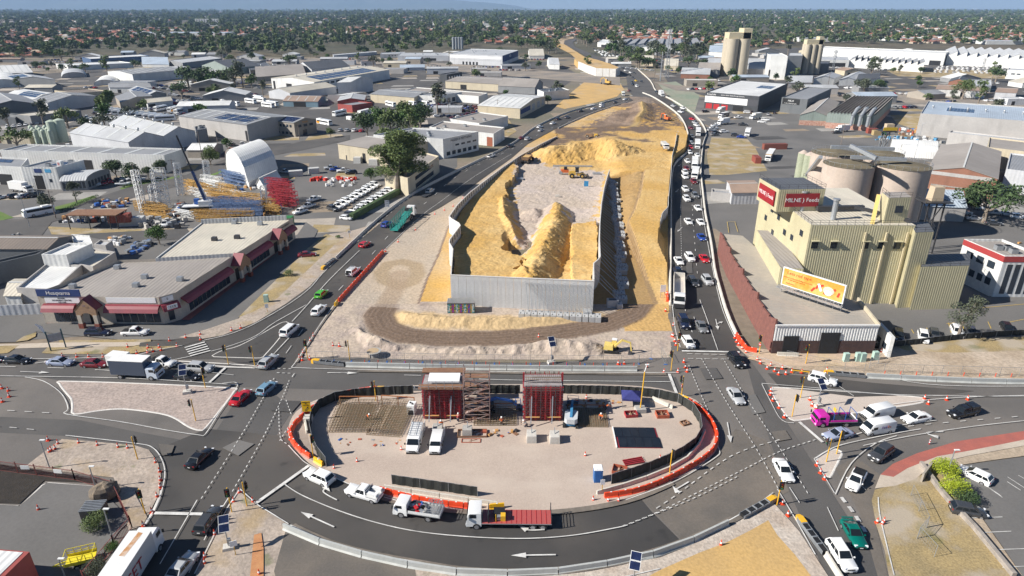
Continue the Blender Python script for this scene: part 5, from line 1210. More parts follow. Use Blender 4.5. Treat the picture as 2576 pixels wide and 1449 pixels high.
W1('white gabled shed below the farther silos',(460,790),(665,790),D=(540,755),h=5,roof='g',wc='w',rc='L',tile=bN,rise=2.5);W1('twin white gables with grey roofs and solar panels',(720,800),(880,800),D=(840,740),h=5,roof='g',wc='w',rc='L',tile=bN,rise=2);W1('dark solar roofed shed beside the twin gables',(890,800),(1110,790),C=(1190,750),h=5,roof='r',wc='w',rc='D',tile=bN);S1('pale low roofs left of the big dark trees',(190,830),(440,830),D=(210,790),h=4,roof='r',wc='e',rc='L',tile=bN)
for i,(x0,x1,y,bk) in en_(((1690,1945,885,'rust ribbed open framed house beside the big dark tree'),(1975,2190,900,'white workshop with a rusty open roof frame, middle one'),(2290,2500,915,'grey workshop with a rusty open roof frame, right one'))):S1(bk,(x0,y+10),(x1,y+20),D=(x0+30,y-35),h=5,roof='r',wc='w' if i!=2 else 'p',rc='R',tile=bN,rise=1.2)
W1('brick gable building with dark roof above the rusty frames',(1820,820),(2010,830),D=(1850,790),h=5,roof='g',wc='b',rc='D',tile=bN,rise=2.5);W1('grey roofed block right of the brick gable building',(2040,860),(2250,860),D=(2050,800),h=5,roof='f',wc='p',rc='L',tile=bN)
W1('big distribution store with a dark sawtooth roof, upper middle',(1045,455),(1890,450),D=(1130,400),h=8,roof='s',wc='w',rc='G',rise=3,n=9,tile=bV);W1('white warehouses left of the dark sawtooth store',(860,425),(1060,440),D=(880,395),h=7,roof='f',wc='w',rc='W',tile=bV,dr=[('f',.2,.5,4)])
W1('low white annex in front of the dark sawtooth store',(1225,470),(1690,495),D=(1230,450),h=5,roof='f',wc='w',rc='W',tile=bV);W1('blue white shed left of the grain silos',(1990,450),(2165,455),D=(2000,432),h=7,roof='f',wc='u',rc='W',tile=bV);W1('white gable sheds left of the grain silos',(1980,520),(2160,530),D=(2000,480),h=6,roof='r',wc='w',rc='S',tile=bV)
W1('grey roofed low block before the grain silos, upper',(1870,700),(2090,705),D=(1890,665),h=6,roof='r',wc='g',rc='A',tile=bV);W1('white roofed low block with brick base before the grain silos',(1700,742),(1990,750),D=(1720,710),h=4,roof='r',wc='b',rc='L',tile=bV);W1('long pale roof right behind the grain silos',(1960,640),(2600,650),D=(1980,615),h=5,roof='r',wc='w',rc='L',tile=bV)
W1('grey sheds right of the grain silos',(2380,690),(2620,700),D=(2390,655),h=6,roof='r',wc='e',rc='L',tile=bV);S1('beige low houses among the trees by the mast',(1300,620),(1420,625),D=(1310,590),h=4,roof='r',wc='c',rc='C',tile=bV);S1('beige low house right of the mast',(1530,660),(1670,665),D=(1540,625),h=4,roof='r',wc='c',rc='C',tile=bV)
AB=[G(x,y,7) for x,y in((1455,155),(1478,165),(1500,172),(1550,174),(1560,168),(1536,158),(1500,147),(1460,140),(1445,146))]
t=thing('bridge_abutment','white panel walled bridge abutment filled with yellow sand, far centre','bridge abutment',(AB[2].x,AB[2].y,0));lo=Vc((AB[2].x,AB[2].y,0))
m_=MB();m_.prism([(p.x-lo.x,p.y-lo.y) for p in AB],0,6.,aq);m_.build('sand_fill',t)
for i,(a_,b_) in en_(zip(AB[:5],AB[1:5])):
 n_=max(1,int((b_-a_).length/5))
 for k in rg_(n_):m_=MB();m_.bar(a_.lerp(b_,(k+.03)/n_)-lo+Vc((0,-.2,-3.4)),a_.lerp(b_,(k+.97)/n_)-lo+Vc((0,-.2,-3.4)),.4,bU,h=7.4);m_.build('panel',t)
def da(name,label,cat,x0,x1,y,yt,wc,rc,wins=None,dep=14):
 h=an(x0,y,yt);a,b=G(x0,y),G(x1,y);return bld(name,label,cat,(x0,yt),(x1,yt+(0)),D=(x0+2,yt-.01) if False else P((a.x,a.y+dep,h)),h=h,roof='f',wc=wc,rc=rc,win=wins or[])
da('apartment_block','white balconied apartment block on the far left plain','apartment block',490,550,65,47.5,'w','W',[('f',.02,.98,9,2+k*5,5+k*5) for k in rg_(4)]);da('apartment_block','grey block left of the white apartment block','apartment block',384,443,63,52,'k','D');da('apartment_block','brown apartment block at the far left edge','apartment block',0,32,62,49,'t','L',[('f',.02,.98,6,3+k*5,5+k*5) for k in rg_(3)]);da('apartment_block','brown stepped block among trees, centre distance','apartment block',1190,1225,90,74,'t','T',[('f',.05,.95,6,2,4),('f',.05,.95,6,6,8)]);da('hall','white peaked hall far beyond the highway bend','hall',1288,1320,72,62,'w','W')
def dw(label,px,h,w=1.2,lattice=True,cat='mast'):
 p=G(*px);t=thing('lattice_mast' if lattice else 'pole',label,cat,(p.x,p.y,0));m_=MB()
 if lattice:
  for dx,dy in((-1,-1),(1,-1),(0,1)):m_.bar((dx*w,dy*w,0),(dx*w*.5,dy*w*.5,h),.3,E)
  k=0
  while k<h-3:m_.bar((-w,-w*.8,k),(w*.9,-w*.8,k+3),.15,E);m_.bar((w,-w,k),(0,w,k+3),.15,E);k+=3
  m_.build('mast_frame',t);m_=MB()
  for z in(h-2,h-7):
   for a in rg_(6):m_.box((1.8*cos(a),1.8*sin(a),z),(.4,.3,2.4),aH)
  m_.build('antenna',t)
 else:m_.cyl((0,0,0),(0,0,h),w,E,8,r2=w*.6);m_.build('mast_frame',t)
dw('tall lattice phone mast with antennas beside the highway bend',(1676,196),an(1676,196,72),1.6);dw('slim grey pole left of the phone mast',(1661,204),an(1661,204,130),.5,False);dw('thin lattice mast before the long white factory, left',(2094,176),an(2094,176,125),1.);dw('thin lattice mast behind the white car park',(2470,178),an(2470,178,146),1.)
def pole(px,yt,label,arm=True,group='timber power poles',r_=.16):
 p=G(*px);h=an(px[0],px[1],yt);t=thing('power_pole',label,'power pole',(p.x,p.y,0),group=group);m_=MB();m_.cyl((0,0,0),(0,0,h),r_,mat('pole_wood',(.17,.13,.10),(.24,.2,.17),scale=2),8,r2=r_*.7);m_.build('shaft',t)
 if arm:m_=MB();m_.box((0,0,h-.6),(2.6,.12,.12),F);m_.build('crossarm',t)
for i,(x,y,yt,bk) in en_(((141,550,478,'leaning pole at the bus corner'),(346,472,412,'pole before the round trees'),(441,455,400,'pole right of the round trees'),(209,345,296,'pole before the pale green silos'),(510,402,330,'pole behind the arched hall'),(552,385,345,'pole by the street bend'),(1130,292,252,'pole at the crowded lot corner'),(895,330,285,'pole at the depot gate'),(754,350,312,'pole before the tour office'),(1252,290,250,'pole at the beige shed street'),(2115,365,312,'steel pole in the right yard'),(1700,185,150,'pole right of the phone mast'),(1645,205,158,'lamp pole left of the phone mast'),(2082,220,182,'pole before the far silos'))):pole((x,y),yt,'timber '+bk if 'steel' not in bk else bk)
#  VEHICLES
def sec(x,z0,z1,w0,w1,r=.12):
 """one cross-section of a body: bottom width w0, shoulder width w1"""
 return[(x,-w0,z0),(x,-w1,z0+(z1-z0)*.35),(x,-w1*.985,z1-r),(x,-w1+r*1.2,z1),(x,w1-r*1.2,z1),(x,w1*.985,z1-r),(x,w1,z0+(z1-z0)*.35),(x,w0,z0)]
bW={'sedan':(4.7,1.82,1.45,.92,.80,.98,-1.75,-1.05,.20,.98),'coupe':(4.6,1.82,1.38,.90,.78,.95,-1.85,-.85,.05,.85),'hatchback':(4.2,1.78,1.48,.95,.85,1.,-2.,-1.55,.28,1.05),'suv':(4.65,1.88,1.70,1.08,1.02,1.10,-2.25,-1.85,.25,.98),'wagon':(4.85,1.84,1.52,.96,.85,1.,-2.35,-2.,.20,.98),'off_roader':(4.8,1.90,1.88,1.15,1.10,1.15,-2.38,-2.25,.30,.85),'people_van':(4.9,1.90,1.80,1.1,1.,1.1,-2.4,-2.1,1.,1.75),'ute':(5.2,1.86,1.78,1.08,1.06,1.05,-.80,-.62,.45,1.1),'single_cab_ute':(5.1,1.80,1.72,1.05,1.,1.,.05,.12,.62,1.25),}
def az(t,L,W,r=.33,ax=None,detail=True,join=None):
 ax=ax or(L*.5-.88,-L*.5+.92)
 for x in ax:
  for s in(-1,1):
   mb=join or MB();y=s*(W/2-.12);o=(x,y,r) if join is None else(0,0,0);p=(0,0,0) if join is None else(x,y,r)
   P_=Vc(p);yy=Vc((0,.12*s,0))
   mb.cyl(P_-yy,P_+yy,r,cT,12)
   mb.cyl(P_+yy*.9,P_+yy*1.08,r*.62,rimm,8)
   if join is None:mb.build('wheel',t,loc=o)
def b1(k,m=aQ):
 L,W,H,bz,hz,tz,a,b,c,d=bW[k];hl,hw=L/2,W/2
 mb=MB();z0=.22 if k not in('off_roader','ute','single_cab_ute') else.36
 st=[(-hl,z0+.22,tz-.28,hw*.80,hw*.86),(-hl+.10,z0+.05,tz-.06,hw*.88,hw*.94),(-hl+.45,z0,tz,hw*.92,hw*.99),(min(a,-hl+.7),z0,max(tz,bz),hw*.93,hw),(0,z0,bz,hw*.93,hw),(d,z0,bz-.01,hw*.93,hw),(d+.3,z0,bz-.06,hw*.93,hw*.99),(hl-.45,z0,hz,hw*.90,hw*.97),(hl-.10,z0+.05,hz-.12,hw*.80,hw*.88),(hl,z0+.15,hz-.32,hw*.68,hw*.74)]
 mb.loft([sec(*s) for s in st],m)
 return mb
def dM(k):
 """roof panel, glass ring and pillars"""
 L,W,H,bz,hz,tz,a,b,c,d=bW[k];hw=W/2
 dl=hw*.74 if k not in('off_roader','people_van') else hw*.82
 lo=hw*.93
 eQ=[(a,-lo,bz-.02),(d,-lo*.92,bz-.03),(d,lo*.92,bz-.03),(a,lo,bz-.02)]
 eR=[(b,-dl,H-.06),(c,-dl*.96,H-.06),(c,dl*.96,H-.06),(b,dl,H-.06)]
 return eQ,eR,dl,lo
def db(p,q,t):return tuple(p[i]+(q[i]-p[i])*t for i in rg_(3))
def dc(p0,p1,p2,p3,u0,u1,v0,v1):
 f=lambda u,v:db(db(p0,p1,u),db(p3,p2,u),v)
 return f(u0,v0),f(u1,v0),f(u1,v1),f(u0,v1)
def cJ(p,n,k=.012):return tuple(p[i]+n[i]*k for i in rg_(3))
def bl(k,dd,mb):
 r0,r1,dl,lo=dM(k)
 def g(p0,p1,p2,p3,u0,u1,v0,v1,n):
  q=dc(p0,p1,p2,p3,u0,u1,v0,v1);mb.quad(*[cJ(x,n) for x in q],aR)
 if dd=='windscreen':g(r0[1],r0[2],r1[2],r1[1],.05,.95,.06,.96,(1,0,.6))
 if dd=='rear_window':g(r0[3],r0[0],r1[0],r1[3],.07,.93,.12 if k not in('sedan','coupe') else.06,.92,(-1,0,.6))
 if dd=='side_window':
  eS=[(.04,.30),(.33,.62),(.65,.95)] if k in('wagon','suv','off_roader','people_van','hatchback') else[(.14,.50),(.53,.93)]
  if k=='single_cab_ute':eS=[(.15,.9)]
  for u0,u1 in eS:
   g(r0[0],r0[1],r1[1],r1[0],u0,u1,.08,.86,(0,-1,.3));g(r0[3],r0[2],r1[2],r1[3],u0,u1,.08,.86,(0,1,.3))
def de(k,mb,m=aQ):
 r0,r1,dl,lo=dM(k);H=bW[k][2]
 c=[(sum(p[0] for p in r1)/4,0,0)]
 r2=[(p[0]+(.12 if p[0]<c[0][0] else-.12),p[1]*.86,H) for p in r1]
 mb.loft([r0,r1,r2],m,caps=False);mb.add(r2,[(0,1,2,3)],m)
def b3(k,t=None,mb=None):
 """lamps, grille, mirrors, plates; parts of t, or joined into mb"""
 L,W,H,bz,hz,tz,a,b,c,d=bW[k];hl,hw=L/2,W/2
 def cO(nm,f):
  m_=mb or MB();f(m_)
  if mb is None:m_.build(nm,t)
 z0=.22
 for s in(-1,1):
  cO('headlight',lambda m_:m_.box((hl-.17,s*hw*.66,hz-.14),(.22,.36,.15),cU,rz=-s*.35))
  cO('tail_light',lambda m_:m_.box((-hl+.10,s*hw*.72,tz-.17),(.12,.30,.16),dD,rz=s*.2))
  cO('mirror',lambda m_:m_.box((d-.15,s*(hw+.08),bz+.06),(.16,.16,.13),ae if k=='off_roader' else aQ))
 cO('grille',lambda m_:m_.box((hl-.04,0,hz-.30),(.08,hw*.95,.16),ae))
 cO('bumper',lambda m_:(m_.box((hl-.05,0,.36),(.14,hw*1.25,.14),ae),m_.box((-hl+.05,0,.36),(.12,hw*1.35,.14),ae)))
 cO('number_plate',lambda m_:(m_.box((hl+.03,0,.42),(.02,.36,.12),aa),m_.box((-hl-.02,0,tz-.32),(.02,.36,.12),aa)))
def be(k,kind,mb):
 L,W,H=bW[k][:3];hl=L/2;a=bW[k][6]
 x0,x1=-hl+.03,a-.06
 if kind=='open':
  mb.box(((x0+x1)/2+.03,0,1.07),(x1-x0-.25,W-.34,.03),ae)
  mb.bar((x1-.1,-W*.36,1.05),(x1-.3,-W*.34,1.72),.06,ae);mb.bar((x1-.1,W*.36,1.05),(x1-.3,W*.34,1.72),.06,ae);mb.bar((x1-.3,-W*.34,1.72),(x1-.3,W*.34,1.72),.06,ae)
 if kind=='canopy':
  mb.box(((x0+x1)/2,0,1.40),(x1-x0-.05,W-.12,.68),aQ,taper=.86,tx=.95)
 if kind=='flat':
  mb.box(((x0+x1)/2,0,1.02),(x1-x0+.1,W+.12,.08),E)
  for s in(-1,1):mb.box(((x0+x1)/2,s*(W/2+.04),1.16),(x1-x0+.1,.04,.24),aa)
  mb.box((x0,0,1.16),(.04,W+.1,.24),aa);mb.box((x1+.02,0,1.4),(.06,W,.7),E)
 if kind=='toolbox':
  be(k,'flat',mb);mb.box(((x0+x1)/2,-W*.33,1.32),(x1-x0-.3,.5,.5),aa);mb.box(((x0+x1)/2,W*.33,1.32),(x1-x0-.3,.5,.5),aa)
d4,dA={},{}
def ct(k,extra=None):
 key=(k,extra)
 if key in d4:return d4[key]
 nm=NM[k]
 t=thing(nm,'x',eT[k]);L,W=bW[k][:2]
 mb=b1(k);mb.build('body',t,smooth=rd(50))
 mb=MB();de(k,mb);mb.build('roof',t)
 for w_ in('windscreen','rear_window','side_window'):
  m_=MB();bl(k,w_,m_);m_.build(w_,t)
 az(t,L,W,.36 if k in('suv','off_roader','ute','single_cab_ute') else.32)
 b3(k,t)
 if k in('ute','single_cab_ute'):
  m_=MB();be(k,extra or 'open',m_);m_.build('tray',t)
 if extra=='rack':
  m_=MB();H=bW[k][2]
  for i in rg_(5):m_.bar((-1.7+i*.5,-.62,H+.14),(-1.7+i*.5,.62,H+.14),.05,E)
  for s in(-1,1):m_.bar((-1.9,s*.62,H+.14),(.4,s*.62,H+.14),.05,E)
  m_.build('roof_rack',t)
 if extra=='spoiler':
  m_=MB();m_.bar((-L/2+.15,-.7,1.12),(-L/2+.15,.7,1.12),.22,aQ,h=.04);m_.build('spoiler',t)
 if k=='off_roader':
  m_=MB();m_.cyl((-L/2-.02,.35,1.),(-L/2-.22,.35,1.),.36,ae,12);m_.build('spare_wheel',t)
 d4[key]=t;return t
def cv(k,extra=None):
 key=(k,extra)
 if key in dA:return dA[key]
 L,W=bW[k][:2]
 mb=b1(k);de(k,mb)
 for w_ in('windscreen','rear_window','side_window'):bl(k,w_,mb)
 az(None,L,W,.34,join=mb);b3(k,None,mb)
 if k in('ute','single_cab_ute'):be(k,extra or 'open',mb)
 dA[key]=mb.mesh('car_body',smooth=rd(50));return dA[key]
eT={'sedan':'car','coupe':'car','hatchback':'car','suv':'suv','wagon':'car','off_roader':'off-roader','people_van':'people carrier','ute':'pickup','single_cab_ute':'pickup'}
b4={'sedan':'sedan','coupe':'coupe','hatchback':'hatchback','suv':'SUV','wagon':'station wagon','off_roader':'off-road wagon','people_van':'people carrier','ute':'pickup','single_cab_ute':'pickup'}
CL={'white':(.80,.80,.79),'black':(.012,.012,.014),'navy':(.012,.018,.045),'silver':(.42,.43,.44),'grey':(.16,.165,.17),'dark grey':(.05,.052,.056),'red':(.50,.012,.02),'maroon':(.17,.015,.02),'blue':(.02,.06,.30),'pale blue':(.16,.29,.40),'green':(.08,.42,.03),'teal':(.0,.13,.10),'lilac':(.30,.34,.45),'brown':(.12,.08,.06),'yellow':(.70,.45,.02),'orange':(.6,.16,.02),'pink':(.62,.02,.36),'cream':(.6,.55,.42)}
NM={'sedan':'sedan','coupe':'coupe','hatchback':'hatchback','suv':'suv','wagon':'station_wagon','off_roader':'off_road_wagon','people_van':'people_carrier','ute':'pickup','single_cab_ute':'pickup'}
CARN=[0]
def am(k,color,loc,rz,label,group,detail=True,extra=None,s=1.):
 CARN[0]+=1
 if detail:
  o=eh(ct(k,extra),loc,rz,label,group,CL[color])
 else:
  o=aj(cv(k,extra),NM[k],loc=loc,rz=rz,color=CL[color],label=label,cat=eT[k],group=group)
  if not group:del o['group']
 if s!=1.:o.scale=(s,s,s)
 return o
def aI(k,color,d5,df,label,group='cars on the roads',extra=None,z=0.,detail=True):
 a,b=G(*d5,z),G(*df,z);d=b-a;c=(a+b)/2;c.z=z+.03
 return am(k,color,c,atan2(d.y,d.x),label,group,detail,extra)
g_='cars waiting or turning at the junction'
aI('sedan','black',(14,912),(78,914),'black sedan at the far left end of the queue on the cross street',g_)
aI('sedan','lilac',(126,916),(184,919),'silver blue sedan between the black and the dark red sedans on the cross street',g_)
aI('sedan','maroon',(211,921),(270,923),'dark red sedan behind the white box trailer in the left queue',g_)
aI('ute','white',(385,915),(437,924),'white pickup towing a white box trailer beside the blue curtain truck',g_)
aI('suv','silver',(480,931),(534,935),'silver SUV at the stop line in front of the white pickup',g_)
aI('hatchback','black',(445,952),(500,956),'black hatchback just ahead of the blue curtain truck',g_)
aI('sedan','black',(-40,909),(4,910),'dark sedan cut off by the left picture edge',g_)
aI('wagon','navy',(224,843),(275,843),'dark navy SUV parked before the corner shops, beside a white pickup','cars before the corner shops')
aI('ute','white',(312,843),(373,843),'white double cab pickup parked before the corner shops','cars before the corner shops')
aI('sedan','maroon',(753,647),(794,644),'dark red sedan parked alone on the grey lot beside the shops','cars before the corner shops')
aI('suv','silver',(664,929),(690,906),'silver SUV with spare wheel driving into the junction on the left highway',g_)
aI('people_van','white',(718,848),(741,829),'white people carrier on the left highway next to the gravel wedge',g_)
aI('suv','white',(792,798),(815,776),'white SUV on the left highway just past the yellow barrier end',g_)
aI('hatchback','green',(801,753),(818,738),'bright green hatchback on the left highway',g_)
aI('off_roader','white',(878,699),(900,681),'white off-roader with roof rack passing the long red barrier',g_,'rack')
aI('hatchback','red',(908,626),(928,614),'red hatchback on the left highway beyond the red barrier',g_)
aI('suv','blue',(965,575),(982,564),'blue SUV half hidden behind the green car carrier',g_)
aI('suv','silver',(1074,490),(1090,480),'silver SUV towing a low flat trailer on the left highway',g_)
aI('sedan','red',(592,1022),(622,992),'bright red sedan crossing the junction left of the work yard',g_)
aI('hatchback','pale blue',(661,994),(684,974),'pale blue hatchback crossing the junction beside the red sedan',g_)
aI('sedan','black',(486,1178),(522,1143),'black sedan driving away past the lower left verge',g_)
aI('wagon','dark grey',(512,1338),(541,1296),'dark green grey station wagon stopped at the line, lower left',g_)
aI('sedan','silver',(440,1460),(480,1412),'silver sedan cut by the bottom edge beside the white lorry',g_)
aI('suv','white',(835,1222),(774,1196),'white SUV at the stop line on the ring road, first of the row',g_)
aI('sedan','white',(1955,1165),(1984,1219),'white coupe driving towards the camera beside the silver crash cushion',g_)
aI('sedan','silver',(1838,986),(1863,1022),'silver hatchback crossing the junction right of the work yard',g_)
aI('suv','black',(1838,899),(1865,931),'black SUV crossing the stop line on the right highway',g_)
aI('hatchback','white',(1722,855),(1740,882),'white hatchback at the stop line of the right highway',g_)
aI('off_roader','navy',(1712,803),(1729,837),'dark off-roader behind the white hatchback at the right stop line',g_)
aI('sedan','grey',(1755,813),(1774,845),'grey sedan in the second lane at the right stop line',g_)
aI('suv','white',(2038,955),(2098,970),'white SUV turning left beside the triangular gravel island',g_)
aI('sedan','lilac',(2138,1094),(2072,1108),'silver blue sedan first at the right arm stop line',g_)
aI('sedan','white',(2338,1052),(2266,1066),'white sedan behind the delivery vans on the right arm',g_)
aI('ute','black',(2462,1036),(2376,1054),'black double cab pickup last on the right arm',g_,'canopy')
aI('suv','dark grey',(2238,1132),(2188,1168),'dark grey SUV turning beside the red cycle path',g_)
aI('single_cab_ute','white',(2168,1186),(2134,1248),'white pickup with black tray cover in the slip lane',g_,'open')
aI('coupe','teal',(2122,1310),(2170,1394),'dark teal sedan with boot spoiler, lower right',g_,'spoiler')
aI('suv','white',(2088,1366),(2142,1452),'white SUV at the bottom edge beside the crash cushion',g_)
aI('hatchback','white',(2488,1222),(2412,1186),'white hatchback parked by the yellow green bushes','cars in the lower right car park')
aI('hatchback','dark grey',(2393,1286),(2474,1300),'dark grey hatchback parked below the dark green bush','cars in the lower right car park')
for i,(k,c,x,y,x2,y2) in en_([('suv','black',2255,838,2262,868),('suv','white',2318,840,2324,872),('hatchback','dark grey',2345,836,2352,860),('suv','white',2400,830,2411,855),('hatchback','dark grey',2436,826,2444,858),('hatchback','black',2522,820,2540,845)]):
 aI(k,c,(x,y),(x2,y2),'%s %s behind the mesh fence below the mill, %s from the left'%(c,b4[k],aU(i)),'cars behind the mesh fence')
q1=[('sedan','white',1707,662),('suv','white',1735,654),('sedan','red',1771,656),('wagon','dark grey',1743,715),('suv','silver',1779,712),('sedan','blue',1764,602),('sedan','white',1731,562),('sedan','white',1762,564),('sedan','white',1755,528),('suv','white',1727,505),('suv','grey',1748,497),('suv','white',1724,481),('suv','maroon',1745,461),('suv','white',1723,449),('suv','white',1723,438),('sedan','maroon',1727,427),('ute','white',1729,410),('hatchback','white',1735,387),('sedan','white',1754,394),('sedan','red',1737,374),('hatchback','silver',1739,363),('sedan','grey',1740,346),('sedan','maroon',1738,325),('hatchback','navy',1706,690),('sedan','silver',1748,311),('ute','white',1752,318),('sedan','red',1741,302),('ute','white',1712,284),('ute','white',1718,275),('suv','silver',1694,269),('suv','dark grey',1652,234)]
for i,(k,c,x,y) in en_(sorted(q1,key=lambda q:-q[3])):
 w0=G(x,y);ha=O([(G(1700,724).y,-pi/2+.02),(G(1700,400).y,-pi/2-.03),(G(1700,340).y,-pi/2+.02),(G(1700,300).y,-pi/2+.32),(G(1700,240).y,-pi/2+.30)],w0. y)
 am(k,c,(w0. x,w0. y,.03),ha,'%s %s in the right highway queue, %s nearest the stop line'%(c,b4[k],aU(i)),'cars queuing on the right highway',y>470)
lh=[('single_cab_ute','white',1235,396),('sedan','black',1284,370),('sedan','maroon',1313,350),('suv','silver',1328,353),('sedan','white',1358,322),('sedan','silver',1361,331),('sedan','white',1391,313),('sedan','black',1404,302),('sedan','dark grey',1427,298),('ute','dark grey',1460,282),('sedan','white',1493,276),('sedan','white',1514,270),('suv','white',1514,265),('sedan','black',1548,260),('sedan','white',1572,252),('sedan','maroon',1583,230)]
for i,(k,c,x,y) in en_(lh):
 w0=G(x,y);ha=O([(G(1235,396).y,rd(63)),(G(1400,302).y,rd(57)),(G(1500,275).y,rd(48)),(G(1570,252).y,rd(58))],w0. y)
 am(k,c,(w0. x,w0. y,.03),ha,'%s %s on the far left highway, %s beyond the leaning gum trees'%(c,b4[k],aU(i)),'cars on the far left highway',False)
br=[('suv','dark grey',1595,186),('sedan','white',1573,179),('suv','dark grey',1566,173),('suv','black',1584,191),('suv','white',1586,184),('sedan','dark grey',1592,197),('hatchback','yellow',1600,205),('suv','dark grey',1590,209),('suv','black',1592,215),('people_van','white',1602,219),('sedan','black',1614,207),('sedan','white',1560,162),('suv','dark grey',1552,158),('suv','silver',1578,164),('sedan','white',1572,160),('sedan','dark grey',1515,143),('sedan','dark grey',1498,136),('sedan','silver',1450,109),('hatchback','grey',1580,179)]
for i,(k,c,x,y) in en_(br):
 w0=G(x,y);ha=-pi/2+O([(G(1600,220).y,.12),(G(1590,190).y,.2),(G(1560,160).y,.45),(G(1500,137).y,.6)],w0. y)
 am(k,c,(w0. x,w0. y,.03),ha,'small distant %s %s on the bridge approach, %s listed towards the bend'%(c,b4[k],aU(i)),'distant cars on the bridge approach',False)
RR=random.Random(11)
def ab(p0,p1,n,rz,ao,group,cols=('white',)*6+('silver','grey','dark grey','black','navy','red','blue','maroon'),kinds=('sedan','hatchback','suv','ute','suv','wagon'),detail=False,j=.15,skip=0.):
 a,b=G(*p0),G(*p1);k_=0
 for i in rg_(n):
  if RR.random()<skip:continue
  w=a.lerp(b,i/max(1,n-1));k=RR.choice(kinds);c=RR.choice(cols)
  bk='%s %s, %s from left, %s'%(c,b4[k],aU(k_),ao);k_+=1
  am(k,c,(w.x+RR.uniform(-j,j),w.y+RR.uniform(-j,j)*2,.03),rz+RR.uniform(-.04,.04),bk,group,detail)
ab((838,530),(945,468),11,rd(-38),'left of the hedge in the yard of white cars','white cars in the yard by the hedge',('white',)*7+('dark grey','silver'),detail=True)
ab((872,552),(1002,470),12,rd(-20),'along the hedge in the yard of white cars','white cars in the yard by the hedge',('white',)*8+('dark grey',),detail=True)
for i,(x,y) in en_(((756,537),(776,523),(790,506))):am('ute','white',G(x,y)+Vc((0,0,.03)),rd(-125),'white pickup parked by the red crane parts, %s from the camera'%aU(i),'white pickups beside the crane yard',True,'flat' if i==2 else None)
for i,(x,y,c) in en_(((832,426,'silver'),(846,430,'blue'),(864,433,'white'),(884,438,'black'))):am('ute' if i!=3 else 'suv',c,G(x,y)+Vc((0,0,.03)),rd(200),'%s %s against the low wall above the red and white goods'%(c,'pickup' if i!=3 else 'SUV'),'cars against the low wall',True)
am('ute','silver',G(717,436)+Vc((0,0,.03)),rd(-20),'pale pickup leaving the shade of the big white shelter','cars in the crane yard',True)
am('single_cab_ute','white',G(417,568)+Vc((0,0,.03)),rd(-75),'old white pickup by the fence of the crane yard','cars in the crane yard',True)
for i,(x,y,k,c,a) in en_([(40,497,'suv','black',60),(59,497,'sedan','white',60),(75,496,'sedan','navy',60),(90,494,'ute','dark grey',60),(195,476,'sedan','white',15),(246,466,'suv','white',-50),(262,464,'sedan','red',-50),(277,460,'suv','red',-50),(296,457,'sedan','dark grey',-50),(315,454,'hatchback','white',-20),(310,466,'ute','white',10),(350,455,'suv','white',15),(387,484,'hatchback','dark grey',60),(0,500,'sedan','white',60)]):
 am(k,c,G(x,y)+Vc((0,0,.03)),rd(a),'%s %s parked by the white showroom with curved roof, %s from the left'%(c,b4[k],aU(i)),'cars by the curved roof showroom',True)
aN=('white',)*4+('silver','grey','dark grey','black','navy','red','blue','maroon')
ab((1070,278),(1220,283),12,rd(35),'near side of the crowded car lot','cars in the crowded lot',aN)
ab((1080,272),(1215,276),12,rd(35),'middle of the crowded car lot','cars in the crowded lot',aN)
ab((1095,266),(1225,271),11,rd(35),'back of the crowded car lot','cars in the crowded lot',aN)
ab((985,300),(1060,288),7,rd(20),'left of the crowded car lot by the white lorry','cars in the crowded lot',aN)
ab((1100,294),(1180,296),6,rd(20),'behind the tree clump of the grey roofed shed','cars in the crowded lot',aN)
ab((1150,247),(1185,243),4,rd(80),'before the arched white building','cars in the crowded lot',('white',))
ab((1140,300),(1205,284),6,rd(25),'on the street kerb by the beige shed','cars in the crowded lot',aN)
ab((385,215),(470,223),8,rd(10),'upper far yard behind the twin dark trees','cars in the far left yards',aN)
ab((390,222),(480,233),8,rd(10),'lower far yard behind the twin dark trees','cars in the far left yards',aN)
ab((430,240),(500,250),7,rd(10),'in the far yard beside the grey lean-to','cars in the far left yards',aN)
ab((440,262),(500,265),7,rd(10),'of dark cars behind the bus depot','cars in the far left yards',('dark grey','black','silver','red'))
ab((20,322),(152,304),10,rd(-60),'of white cars beneath the long grey wall','white cars below the long grey wall',('white',)*6+('dark grey','silver','navy'))
ab((170,298),(218,297),4,rd(-60),'of white cars near the green skips','white cars below the long grey wall',('white',))
wl=('white',)*8+('silver','silver','grey','dark grey')
for r in rg_(4):ab((1420+72+r*7,124+r*5),(1500+40+r*14,136+r*7),7,rd(-60),'%s row of the pale lot beyond the highway'%aU(r),'cars in the pale lot beyond the far highway',wl,j=1.5)
ab((1555,170),(1640,178),8,rd(10),'under the trees beside the tall mast','cars under the trees by the mast',wl)
ab((1560,140),(1600,141),4,rd(10),'of cars beside the long sawtooth store','cars in the pale lot beyond the far highway',wl)
for r in rg_(5):ab((3072/4*0+2360-r*2+0,170+r*3.2),(2520+r*6,171+r*3.8),14,rd(80),'%s row before the long white factory'%aU(r),'white cars before the long white factory',('white',)*8+('silver',),('sedan','suv','ute'),j=.8,skip=.1)
ab((2087,171),(2140,173),6,rd(0),'of cars in front of the low sawtooth wing','cars before the sawtooth wing',wl)
ab((2205,177),(2275,178),7,rd(0),'of cars below the sawtooth wing','cars before the sawtooth wing',wl)
ab((2402,226),(2460,236),6,rd(10),'of cars between the two big dark trees','cars between the dark trees',aN)
ab((2570-10,195),(2640,198),5,rd(0),'of cars on the far right street','cars on the far right street',wl)
ab((1790,330),(1800,318),3,rd(15),'at the left kerb of the storage yard','cars in the storage yard',aN,j=.3)
